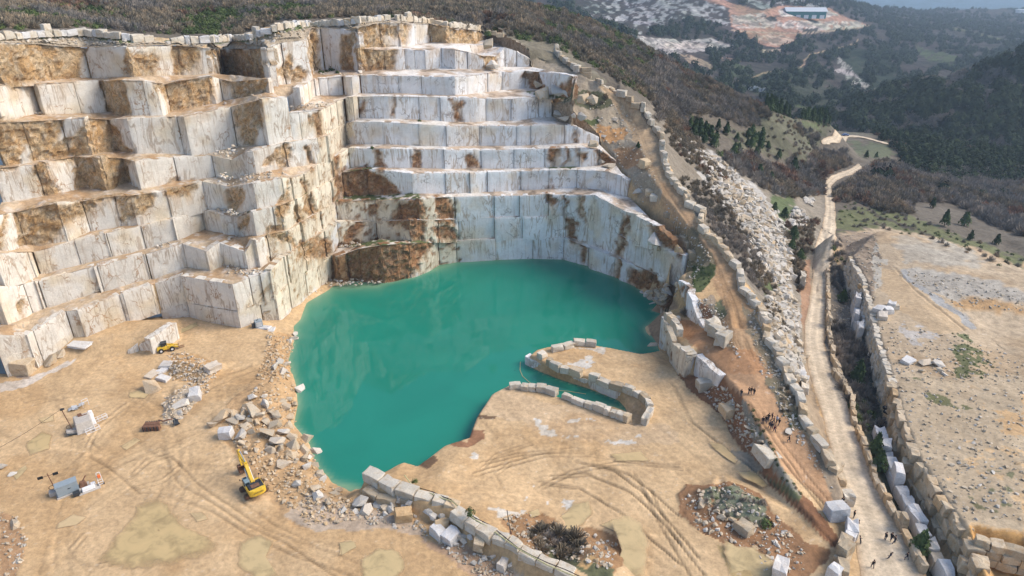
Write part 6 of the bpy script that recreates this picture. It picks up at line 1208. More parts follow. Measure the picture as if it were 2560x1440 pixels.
# ---------------------------------------------------------------- roads and puddles
def resample(line, n):
    P = np.array(line, float); d = np.r_[0, np.cumsum(np.hypot(*np.diff(P[:, :2], axis=0).T))]; s = np.linspace(0, d[-1], n)
    return np.stack([np.interp(s, d, P[:, k]) for k in range(P.shape[1])], 1)
def ribbon(name, label, L, R, n, w, colf, lift=.05):
    A, B = resample(L, n), resample(R, n); s = np.linspace(0, 1, w + 1)[None, :, None]; G = A[:, None] * (1 - s) + B[:, None] * s; P = G.reshape(-1, 3)
    P[:, 0] += (fbm(P[:, 0], P[:, 1], 3, .2) - .5) * .8 * np.where(np.tile(np.isin(np.arange(w + 1), (0, w)), n), 1, 0)
    P[:, 2] = hz(P[:, 0], P[:, 1]) + lift; v = np.tile(np.linspace(0, 1, w + 1), n); C = colf(P, v)
    rut = np.exp(-((v - .3) / .045) ** 2) + np.exp(-((v - .68) / .045) ** 2); P[:, 2] -= rut * .05 - .06 * np.sin(v * np.pi)
    I = np.arange(len(P)).reshape(n, w + 1); F = np.stack([I[:-1, :-1], I[:-1, 1:], I[1:, 1:], I[1:, :-1]], -1).reshape(-1, 4)
    return tag(link(name, mesh_np(name, P, F, M['ground'], C, smoothf=True)), label, kind='structure')
def roadc(P, v):
    n = fbm(P[:, 0], P[:, 1], 4, .25); c = np.array([.56, .455, .32])[None] * (.88 + .3 * n[:, None])
    e = (smooth(v, .13, 0) + smooth(v, .87, 1))[:, None] * .8; c = c * (1 - e) + np.array([.40, .28, .17]) * e
    rut = (np.exp(-((v - .3) / .05) ** 2) + np.exp(-((v - .68) / .05) ** 2))[:, None]; mid = np.exp(-((v - .49) / .07) ** 2)[:, None]
    return c * (1 + .16 * rut) * (1 - .12 * mid)
ribbon('valley_road', 'pale dirt haul road running up the valley', [at(x, y, ROADZ(y)) for x, y in ROAD_L[:-1]], [at(x, y, ROADZ(y)) for x, y in ROAD_R[:-1]], 420, 18, roadc)
far_r = [hit(x, y) for x, y in ((2225, 361), (2190, 351), (2160, 343), (2130, 339), (2105, 338), (2080, 341), (2060, 347), (2052, 354), (2056, 362))]
ribbon('upper_road', 'far bend of the dirt road with a blue car on it', far_r, [(p[0] + ox, p[1] + oy, 0) for p, (ox, oy) in zip(far_r, ((.4, -6), (.4, -6), (.4, -6.2), (.6, -6.4), (1.5, -6), (3, -5), (4.8, -3), (5.5, -.5), (5, 1)))], 120, 6, roadc, .35)
M['mud'], t_, p_ = mat_new('muddy_water'); g_ = nd(t_, 'ShaderNodeNewGeometry'); a_ = nd(t_, 'ShaderNodeAttribute', attribute_name='Cd'); n_ = noise_node(t_, g_.outputs['Position'], .35, 4, .6, .5)
r_ = ramp(t_, n_.outputs[0], [(.3, (.88, .9, .88)), (.7, (1.1, 1.08, 1.05))]); t_.links.new(mixc(t_, a_.outputs[0], r_.outputs[0], 1.0, 'MULTIPLY'), p_.inputs['Base Color']); p_.inputs['Roughness'].default_value = .10; al_ = mth(t_, 'MULTIPLY_ADD', n_.outputs[0], 1.6, mth(t_, 'SUBTRACT', a_.outputs['Alpha'], .8)); alc_ = nd(t_, 'ShaderNodeClamp'); t_.links.new(mth(t_, 'MULTIPLY', al_, mth(t_, 'MINIMUM', mth(t_, 'MULTIPLY', a_.outputs['Alpha'], 4.0), 1.0)), alc_.inputs[0]); t_.links.new(alc_.outputs[0], p_.inputs['Alpha']); p_.inputs['IOR'].default_value = 1.33; p_.inputs['Specular IOR Level'].default_value = .5
def puddle(poly, c, label):
    """water lying in a dip: the outline wanders, the sheet is level"""
    pts = [hit(x, y) for x, y in poly]; cx, cy = np.mean([p[0] for p in pts]), np.mean([p[1] for p in pts]); D = resample(pts + [pts[0]], 110)[:-1]
    X, Y = D[:, 0], D[:, 1]; k = 1.04 + (fbm(X, Y, 4, .5) - .5) * .34; X = cx + (X - cx) * k; Y = cy + (Y - cy) * k
    z = float(np.percentile(hz(X, Y), 70)) + .10
    rings = [np.stack([cx + (X - cx) * s, cy + (Y - cy) * s, np.full(len(X), z) if s < 1.01 else np.maximum(z, hz(cx + (X - cx) * s, cy + (Y - cy) * s) + .03)], 1) for s in (1.12, 1.0, .84, .5, .02)]
    P = np.concatenate(rings); n = len(X); F = []
    for r in range(4):
        for i in range(n): j = (i + 1) % n; F.append((r * n + i, r * n + j, (r + 1) * n + j, (r + 1) * n + i))
    wl = np.repeat([.15, .7, 1, 1, 1], n)[:, None]; C = np.concatenate([np.array([.50, .355, .20]) * (1 - wl) + np.array(c) * wl, np.repeat([0, .55, .92, 1, 1], n)[:, None]], 1)
    o = link('puddle', mesh_np('puddle', P, np.array(F), M['mud'], C, smoothf=True)); return tag(o, label, kind='structure')
TANP = (.54, .40, .225); OLV = (.51, .385, .205)
for pl_, c, lb in (
    (q(7, (980, 940), (1120, 890), (1185, 930), (1210, 985), (1262, 1010), (1300, 1070), (1500, 1180), (1470, 1230), (1180, 1330), (900, 1350), (740, 1290), (850, 1140), (960, 1020)), (.49, .36, .18), 'largest muddy puddle in the foreground of the left floor'),
    (q(7, (1720, 1190), (1860, 1140), (1940, 1180), (1890, 1290), (1960, 1400), (1820, 1440), (1700, 1330)), OLV, 'long muddy puddle right of the largest one'),
    (q(7, (420, 1050), (520, 990), (600, 1010), (540, 1060), (400, 1090)), TANP, 'small puddle left of the largest one'), (q(7, (1360, 980), (1440, 970), (1480, 1020), (1400, 1040)), TANP, 'small round puddle above the long one'),
    (q(7, (920, 120), (1000, 105), (1060, 130), (1030, 160), (930, 155)), OLV, 'yellowish puddle below the big tan boulder'), (q(7, (190, 480), (300, 400), (370, 430), (350, 520), (220, 560)), OLV, 'greenish puddle below the lamp pole by the wedge block'),
    (q(7, (280, 310), (380, 280), (390, 320), (300, 335)), TANP, 'thin puddle left of the lamp pole'), (q(7, (860, 500), (960, 440), (1000, 460), (900, 530)), TANP, 'narrow puddle below the rusty bucket'), (q(7, (90, 700), (180, 640), (200, 660), (120, 740)), OLV, 'puddle at the left edge beside the small rocks'),
    (q(7, (2420, 1190), (2500, 1170), (2510, 1220), (2420, 1270)), TANP, 'small puddle in front of the block wall'), (q(8, (310, 1310), (400, 1240), (520, 1230), (590, 1320), (560, 1440), (320, 1440)), (.50, .38, .2), 'pale puddle at the bottom edge below the block wall'), (q(8, (140, 1190), (240, 1180), (260, 1220), (160, 1270)), (.48, .37, .2), 'small pale puddle above the one at the bottom edge'),
    (q(8, (1710, 1010), (1800, 910), (1900, 900), (1930, 980), (1870, 1050), (1750, 1100)), OLV, 'oval olive puddle beside the thorn bushes'), (q(8, (1480, 970), (1550, 955), (1570, 1000), (1500, 1010)), OLV, 'tiny olive puddle left of the oval one'),
    (q(8, (2080, 1090), (2180, 1060), (2280, 1120), (2320, 1250), (2300, 1440), (2080, 1440), (2150, 1260)), OLV, 'long olive puddle right of the soil mound'), (q(8, (2000, 1060), (2100, 1020), (2240, 1060), (2120, 1110)), OLV, 'olive puddle at the top of the long one'),
    (q(9, (420, 1180), (520, 1230), (640, 1240), (760, 1330), (760, 1430), (470, 1430)), OLV, 'broad olive puddle below the grassy mound'), (q(9, (330, 480), (420, 480), (520, 590), (500, 620), (360, 530)), (.50, .36, .18), 'thin puddle along the foot of the red scarp'),
    (q(9, (520, 690), (640, 680), (750, 780), (700, 810), (560, 740)), (.50, .36, .18), 'puddle in the track between the scarp and the grassy mound'), (q(4, (1240, 1010), (1400, 1010), (1420, 1035), (1260, 1060)), (.50, .40, .22), 'puddle at the foot of the dark corner wall'), (q(8, (2080, 560), (2280, 540), (2320, 600), (2100, 610)), (.50, .37, .19), 'shallow puddle among the wheel tracks')):
    puddle(pl_, c, lb)
# ---------------------------------------------------------------- cut blocks and broken stones
def block_mesh(seed, L=2.5, Wd=1.7, Hh=1.55, rough=.10, name='block'):
    r_ = random.Random(seed); bm = bmesh.new(); bmesh.ops.create_cube(bm, size=1.0)
    bmesh.ops.subdivide_edges(bm, edges=bm.edges[:], cuts=1, use_grid_fill=True)
    for v in bm.verts:
        v.co.x *= L; v.co.y *= Wd; v.co.z = (v.co.z + .5) * Hh; v.co += Vector((r_.uniform(-1, 1), r_.uniform(-1, 1), r_.uniform(-1, 1))) * rough
    tx, ty = r_.uniform(-.06, .06), r_.uniform(-.06, .06)
    for v in bm.verts: v.co.z += (v.co.x * tx + v.co.y * ty) * (v.co.z > .5)
    corner = sorted(bm.verts, key=lambda v: -(v.co.x * r_.choice((-1, 1)) + v.co.y * r_.choice((-1, 1)) + v.co.z * 1.2))[0]; corner.co *= .82
    bmesh.ops.bevel(bm, geom=[e for e in bm.edges if e.calc_face_angle(0) > .6], offset=.07, segments=1, affect='EDGES')
    return bm
def stone_bm(seed, flat=.75, n=13):
    r_ = random.Random(seed); bm = bmesh.new()
    for i in range(n):
        d = Vector((r_.gauss(0, 1), r_.gauss(0, 1), r_.gauss(0, 1))).normalized(); k = r_.uniform(.8, 1.1); m_ = max(abs(d.x), abs(d.y), abs(d.z)); d = d / (m_ ** .6) * k
        bm.verts.new((d.x * r_.uniform(.9, 1.2) * .55, d.y * .5, (d.z * .5) * flat + .32))
    h = bmesh.ops.convex_hull(bm, input=bm.verts[:]); bmesh.ops.delete(bm, geom=[g for g in h['geom_interior'] if isinstance(g, bmesh.types.BMVert)], context='VERTS')
    return bm
BLK = {k: [bm_mesh('block', block_mesh(i + s0), M[k]) for i in range(10)] for k, s0 in (('block', 0), ('block_w', 50), ('block_t', 90))}
STN = {k: [bm_mesh('boulder', stone_bm(i + s0, random.uniform(.6, .95)), M[k]) for i in range(14)] for k, s0 in (('rubble', 0), ('rubble_w', 40))}
for ms in STN.values():
    for me in ms: me.polygons.foreach_set('use_smooth', np.zeros(len(me.polygons), bool))
def put_block(parent, p, rz, s=(1, 1, 1), kind='block', name='block', tilt=.06):
    return link(name, random.choice(BLK[kind]), parent, (p[0], p[1], p[2]), (random.uniform(-tilt, tilt), random.uniform(-tilt, tilt), rz + random.gauss(0, .07)), s)
def row(name, label, pts, size=2.5, kind='block', sc=(1, .9, 1), two=0.04, gapp=.02, zoff=-.1, group=None, jit=.12, kinds=None, root=None, fixz=None):
    """blocks set end to end along a line of photo readings"""
    P = [hit(p[0], p[1]) if fixz is None else at(p[0], p[1], fixz(p[0]) if callable(fixz) else fixz) for p in pts]; D = np.array(P); d = np.r_[0, np.cumsum(np.hypot(*np.diff(D[:, :2], axis=0).T))]
    if root is None: root = empty(name, (0, 0, 0)); tag(root, label, 'block wall', group)
    s = 0.0
    while s < d[-1]:
        Ls = size * random.choice((.62, .8, .95, 1.05, 1.2, 1.35)) * random.uniform(.93, 1.07); m_ = s + Ls / 2
        if m_ > d[-1]: break
        x, y = np.interp(m_, d, D[:, 0]), np.interp(m_, d, D[:, 1]); x1, y1 = np.interp(min(m_ + .6, d[-1]), d, D[:, 0]), np.interp(min(m_ + .6, d[-1]), d, D[:, 1]); x0, y0 = np.interp(m_ - .6, d, D[:, 0]), np.interp(m_ - .6, d, D[:, 1])
        rz = math.atan2(y1 - y0, x1 - x0)
        if random.random() >= gapp:
            z = (float(hz(x, y)) if fixz is None else float(np.interp(m_, d, D[:, 2]))) + zoff; hh = random.uniform(.78, 1.18)
            ox, oy = -math.sin(rz) * random.uniform(-jit, jit), math.cos(rz) * random.uniform(-jit, jit); kk = random.choice(kinds) if kinds else kind
            put_block(root, (x + ox, y + oy, z), rz, (Ls / 2.5 * sc[0] * .97, sc[1] * random.uniform(.9, 1.1), sc[2] * hh), kk)
            if random.random() < two: put_block(root, (x + ox, y + oy, z + 1.5 * sc[2] * hh), rz + random.uniform(-.2, .2), (Ls / 2.5 * .9, sc[1] * .9, sc[2] * .85), kk)
        s += Ls
    return root
row('block_wall', 'curved row of pale blocks along the top left rim of the quarry', [(p[0], p[1] + 1) for p in ROW_TL], 2.3, sc=(1, .9, 1.15), kinds=['block', 'block', 'block_w'], fixz=TOPZ, zoff=-.3)
row('block_wall', 'curved row of pale blocks along the top rim right of the dark bush', [(p[0], p[1] + 1) for p in ROW_TR], 2.3, sc=(1, .9, 1.2), fixz=TOPZ, zoff=-.3)
row('block_wall', 'short row of yellowish blocks at the right end of the top rim', q(2, (1185, 233), (1290, 264)), 2.3, 'block_t')
row('block_wall', 'long wall of pale blocks winding down beside the ring track', [(p[0], p[1] + 3) for p in RING], 2.7, sc=(1, .95, 1.2), kinds=['block', 'block', 'block_t', 'block_t', 'block'], two=.12, zoff=-.2, gapp=.02)
row('block_wall', 'cluster of tall blocks where the ring wall meets the valley road', q(9, (1285, 870), (1330, 950), (1345, 985)), 3.4, sc=(1.1, 1.1, 1.6))
row('block_wall', 'loose chain of big blocks closing the bottom of the ramp', q(9, (1310, 1065), (1345, 1110), (1325, 1175), (1290, 1240), (1270, 1300), (1235, 1350), (1250, 1410), (1200, 1470)), 3.0, sc=(1.1, 1.1, 1.5), kinds=['block', 'block_t', 'block_w'], jit=.6, zoff=0)
row('block_wall', 'row of white blocks standing free along the right side of the ditch', q(9, (1515, 420), (1535, 470), (1555, 540), (1575, 620), (1600, 700), (1630, 770), (1655, 840), (1685, 900), (1715, 960), (1745, 1030), (1790, 1100), (1830, 1190), (1875, 1270), (1910, 1350), (1960, 1450), (2010, 1540)), 3.2, 'block_w', sc=(1.0, 1.15, 2.0), zoff=-.2)
row('block_wall', 'low tan retaining blocks between the valley road and the ditch', q(9, (1200, -20), (1260, 60), (1330, 170), (1335, 260), (1350, 340), (1400, 470), (1450, 600), (1480, 690), (1510, 790), (1570, 890), (1630, 990), (1690, 1110), (1750, 1220), (1830, 1400)), 2.4, 'block_t', sc=(1, .6, 1.2), zoff=-.2)
row('block_wall', 'worn blocks retaining the upper valley road above the ditch', q(6, (1165, 640), (1160, 780), (1165, 900), (1165, 1010), (1175, 1150), (1200, 1280), (1240, 1400)), 2.4, 'block_t', sc=(1, .6, 1.2), zoff=-.3)
row('block_wall', 'white slabs leaning against the plateau edge above the ditch', q(6, (1355, 850), (1350, 960), (1350, 1060), (1375, 1160)), 3.0, 'block_w', sc=(1, .9, 2.2), two=.3, zoff=0)
row('block_wall', 'second line of white blocks on the plateau edge behind the leaning slabs', q(6, (1395, 870), (1410, 940), (1420, 1030), (1440, 1100)), 2.4, 'block_w', sc=(1, 1, 1.5))
row('block_wall', 'row of blocks bordering the near bank of the narrow inlet', q(8, (1345, 85), (1410, 88), (1480, 98), (1545, 105), (1600, 112), (1650, 128), (1720, 150), (1780, 175), (1850, 200), (1930, 228), (1980, 245), (2040, 270), (2110, 292), (2160, 310), (2225, 345)), 2.2, sc=(1, .85, 1.0), zoff=0, fixz=RF)
row('block_wall', 'curved row of blocks around the head of the inlet', q(8, (2290, 350), (2330, 300), (2345, 250), (2330, 205), (2290, 165), (2240, 140), (2165, 112), (2090, 90), (2010, 65), (1950, 32), (1870, 18)) + q(5, (1800, 1385), (1730, 1365), (1680, 1350), (1640, 1320), (1580, 1305)), 2.5, sc=(1, .9, 1.1), kinds=['block', 'block', 'block_t'], zoff=0, fixz=RF)
row('block_wall', 'blocks scattered along the tip of the far spit', q(5, (1560, 1275), (1600, 1245), (1640, 1222), (1725, 1205), (1790, 1185), (1840, 1172), (1890, 1178), (1980, 1182)), 2.4, sc=(1, .9, .95), gapp=.08, zoff=0, fixz=RF)
row('block_wall', 'double row of blocks at the edge of the orange platform', q('d', (595, 850), (630, 880), (665, 915), (690, 955), (715, 1010)), 2.3, sc=(1, .95, 1.3), zoff=0, fixz=7.2)
row('block_wall', 'stack of tan blocks at the right end of the cut faces', q('d', (680, 150), (720, 175), (760, 210), (800, 250), (830, 285)), 2.3, 'block_t', sc=(1, 1.1, 1.5), two=.8, zoff=-1.0)
row('block_wall', 'line of blocks low on the slope between rubble and road', q(6, (985, 680), (975, 780)), 2.3, sc=(1, .8, 1.4)) 
row('block_wall', 'rubble blocks stacked outside the ring wall by the road', q(6, (930, 1220), (935, 1300), (960, 1380), (975, 1440)) + q(9, (985, 40), (990, 120)), 2.4, sc=(1, .9, 1.0), kinds=['block', 'block_w'], jit=.7, gapp=.1)
# block wall between the two floors: base ledge of panels, then one or two courses
bwall = empty('block_wall', (0, 0, 0)); tag(bwall, 'wall of heavy blocks with a cable on top, dividing the two muddy floors', 'block wall')
def course(pts, z, size, sc, kind, off=(0, 0)):
    D = np.array([at(x, y, z) for x, y in pts]); d = np.r_[0, np.cumsum(np.hypot(*np.diff(D[:, :2], axis=0).T))]; s = 0
    while s < d[-1] - .8:
        L = size * random.uniform(.85, 1.15); m_ = min(s + L / 2, d[-1]); x, y = np.interp(m_, d, D[:, 0]), np.interp(m_, d, D[:, 1]); a, b = np.interp(max(m_ - .5, 0), d, D[:, 0]), np.interp(max(m_ - .5, 0), d, D[:, 1]); c, e = np.interp(min(m_ + .5, d[-1]), d, D[:, 0]), np.interp(min(m_ + .5, d[-1]), d, D[:, 1])
        put_block(bwall, (x + off[0] + random.uniform(-.12, .12), y + off[1] + random.uniform(-.12, .12), z), math.atan2(e - b, c - a), (L / 2.5 * .97, sc[1] * random.uniform(.93, 1.08), sc[2] * random.uniform(.9, 1.1)), kind); s += L
course(q(8, (335, 730), (430, 775), (520, 815), (620, 850)), 1.6, 3.4, (1, 1.3, 1.3), 'block')
course(q(8, (690, 880), (760, 900), (850, 930), (945, 950)), 1.7, 2.9, (1, 1.2, 1.2), 'block')
course(q(8, (950, 1010), (1050, 1070), (1150, 1130), (1240, 1190), (1300, 1210), (1410, 1260)), 1.8, 2.9, (1, 1.25, 1.35), 'block')
course(q(8, (1420, 1290), (1510, 1330), (1600, 1370), (1700, 1410), (1800, 1450)), 1.6, 3.0, (1, 1.2, 1.3), 'block')
course(q(8, (330, 850), (420, 900), (520, 930), (600, 930), (700, 960), (900, 1030)), -.3, 3.8, (1, 1.0, 1.4), 'block_t')
course(q(8, (915, 1060), (1000, 1110), (1100, 1170), (1200, 1240), (1320, 1310), (1420, 1360), (1540, 1410), (1700, 1470)), -.3, 4.6, (1, 1.1, 1.3), 'block_t', (.4, .3))
# stacked tan blocks of the plateau cliff
cliff = empty('block_wall', (0, 0, 0)); tag(cliff, 'crumbling cliff of stacked tan blocks along the plateau edge', 'block wall')
def stack(line, zb, step, s3, kind, root, jit=.5):
    D = np.array(line); d = np.r_[0, np.cumsum(np.hypot(*np.diff(D[:, :2], axis=0).T))]; s = 0
    while s < d[-1]:
        L = step * random.uniform(.8, 1.2); m_ = s + L / 2; x, y, zt = (np.interp(m_, d, D[:, k]) for k in range(3)); a, b = np.interp(m_ - .7, d, D[:, 0]), np.interp(m_ - .7, d, D[:, 1]); rz = math.atan2(y - b, x - a); z0 = zb(x, y); h = 1.55 * s3[2]; n = max(1, int((zt - z0) / h + .3))
        for k in range(n):
            put_block(root, (x - .35 * (n - k) * .6 + random.uniform(-jit, jit) * .5, y + random.uniform(-jit, jit), zt - (n - k) * h - random.uniform(.0, .35)), rz + random.uniform(-.12, .12), (L / 2.5 * .98, s3[1] * random.uniform(.9, 1.2), s3[2]), kind, tilt=.06)
        s += L
stack([(p[0] + .3, p[1], p[2]) for p in pl[5:]], lambda x, y: float(hz(x - 2.2, y)) - .3, 2.3, (1, 1.3, 1.3), 'block_t', cliff, 1.1)
upw = empty('block_wall', (0, 0, 0)); tag(upw, 'old retaining wall of small blocks at the upper edge of the plateau', 'block wall')
stack(pl[1:6], lambda x, y: float(hz(x - 2.2, y)) - .3, 2.0, (1, 1.0, 1.0), 'block', upw, .3)
pit = empty('block_wall', (0, 0, 0)); tag(pit, 'orange stained block face of the pit at the bottom right corner', 'block wall')
stack([(p_[0], p_[1] - 1.9, p_[2]) for p_ in (at(2425, 1318, 6.9), at(2480, 1333, 6.9), at(2570, 1356, 6.9), at(2700, 1390, 6.9))], lambda x, y: 2.6, 2.3, (1, 1.0, .95), 'block_t', pit, .1)
# spit face and platform blocks as cut panels
tiers['SP'] = lift_line([(1312, 890, 914), (1345, 908, 930), (1400, 929, 950), (1470, 951, 974), (1545, 980, 1005), (1600, 1002, 1020)], kz((0, RF), (3000, RF)), kz((0, WATER - .5), (3000, WATER - .5)))
build_face('SP', 'spit_face', 'stained cut stone side of the far spit above the inlet', 6, .12)
# ---------------------------------------------------------------- boulders
def ledge_z(px, z):
    c = [r[1] for r in (rim_at([t_], px) for t_ in tiers.values()) if r]; c = [v for v in c if abs(v - z) < 3.6]
    return min(c, key=lambda v: abs(v - z)) + .05 if c else z
def boulder(px, py, w, kind='rubble', label=None, parent=None, group=None, flat=1.0, blocky=False, p=None, cat='boulder', sink=.12):
    p = p or hit(px, py); s = w; rz = random.uniform(0, 6.28)
    if blocky: o = link('stone_block', random.choice(BLK[{'rubble': 'block_w', 'rubble_w': 'block_t'}.get(kind, kind)]), parent, (p[0], p[1], p[2] - sink), (random.uniform(-.12, .12), random.uniform(-.12, .12), rz), (s / 2.5, s / 2.3, s / 2.3 * flat))
    else: o = link('boulder', random.choice(STN[kind]), parent, (p[0], p[1], p[2] - sink * s), (random.uniform(-.3, .3), random.uniform(-.3, .3), rz), (s * random.uniform(.9, 1.2), s * random.uniform(.8, 1.05), s * flat))
    if label: tag(o, label, cat if not blocky else ('stone slab' if flat < .5 else 'stone block'), group)
    return o
pile = empty('boulder_bank', (0, 0, 0)); tag(pile, 'bank of broken boulders tipped along the left shore of the lake', None, None, 'structure')
for x, y, w in [(1520, 335, 2.6), (1615, 255, 2.2), (1665, 268, 2.0), (1585, 305, 3.2), (1650, 335, 2.6), (1710, 420, 3.0), (1790, 395, 1.8), (1800, 150, 2.4), (1865, 210, 3.0), (1910, 185, 1.6), (1765, 215, 2.4), (1805, 255, 3.0), (1730, 262, 2.6), (1965, 290, 2.8),
    (2040, 222, 2.6), (2100, 205, 2.0), (2120, 100, 3.2), (1890, 325, 2.4), (1950, 360, 2.6), (1885, 425, 3.4), (1980, 470, 3.4), (2020, 405, 2.8), (2050, 350, 2.4), (2085, 440, 2.6), (2190, 455, 3.2), (2165, 530, 2.8), (2240, 545, 2.8), (2100, 500, 3.2), (1935, 530, 2.2),
    (2000, 520, 2.0), (2030, 610, 3.4), (2175, 245, 2.2), (2240, 630, 1.8), (2175, 645, 2.6), (2065, 565, 2.0), (2150, 590, 2.2), (1700, 305, 2.6), (1850, 285, 2.2), (1990, 335, 2.4), (1760, 350, 2.4), (1925, 255, 2.0), (2090, 560, 2.2), (1830, 330, 1.8), (1960, 440, 2.0), (2060, 300, 2.2),
    (1780, 310, 1.8), (2270, 700, 2.2), (2300, 740, 2.0), (2130, 760, 2.4), (2240, 800, 1.8), (2260, 850, 2.2), (2400, 805, 2.0), (2380, 830, 1.6), (2330, 900, 1.8), (2440, 950, 1.6), (2180, 600, 2.0), (2200, 580, 1.7), (1720, 470, 1.4), (1880, 140, 1.4), (2010, 180, 1.6), (2050, 160, 1.4)]:
    X_, Y_ = q(7, (x, y))[0]; boulder(X_, Y_ + 3, w * .92, random.choice(['rubble', 'rubble_w', 'rubble_w']), None, pile)
for x, y, w in [(1965, 1330, 2.6), (2010, 1365, 2.4), (1985, 1295, 2.0), (2080, 1115, 2.6), (2100, 1095, 2.0), (2045, 1310, 1.8), (2060, 1140, 1.6), (2110, 1130, 1.6)]:
    X_, Y_ = q(4, (x, y))[0]; boulder(X_, Y_ + 3, w, 'rubble', None, pile)
heap = empty('boulder_heap', (0, 0, 0)); tag(heap, 'broken stones heaped at the foot of the block wall', None, None, 'structure')
for x, y, w in [(300, 905, 2.8), (330, 950, 2.4), (420, 910, 2.6), (465, 940, 2.0), (530, 905, 2.2), (500, 955, 1.8), (800, 995, 1.8), (770, 975, 1.6), (1120, 1205, 1.8), (1070, 1145, 1.2), (460, 980, 1.3), (490, 905, 1.5), (260, 960, 1.6), (560, 880, 1.3), (600, 930, 1.2), (640, 900, 1.3), (860, 1000, 1.4), (960, 1190, 1.2), (1020, 1170, 1.4), (1090, 1330, 1.0), (1130, 1310, 1.1), (1230, 1270, 1.1), (1350, 1330, 1.0), (1180, 1290, 1.3)]:
    X_, Y_ = q(8, (x, y))[0]; boulder(X_, Y_ + 3, w, 'rubble', None, heap)
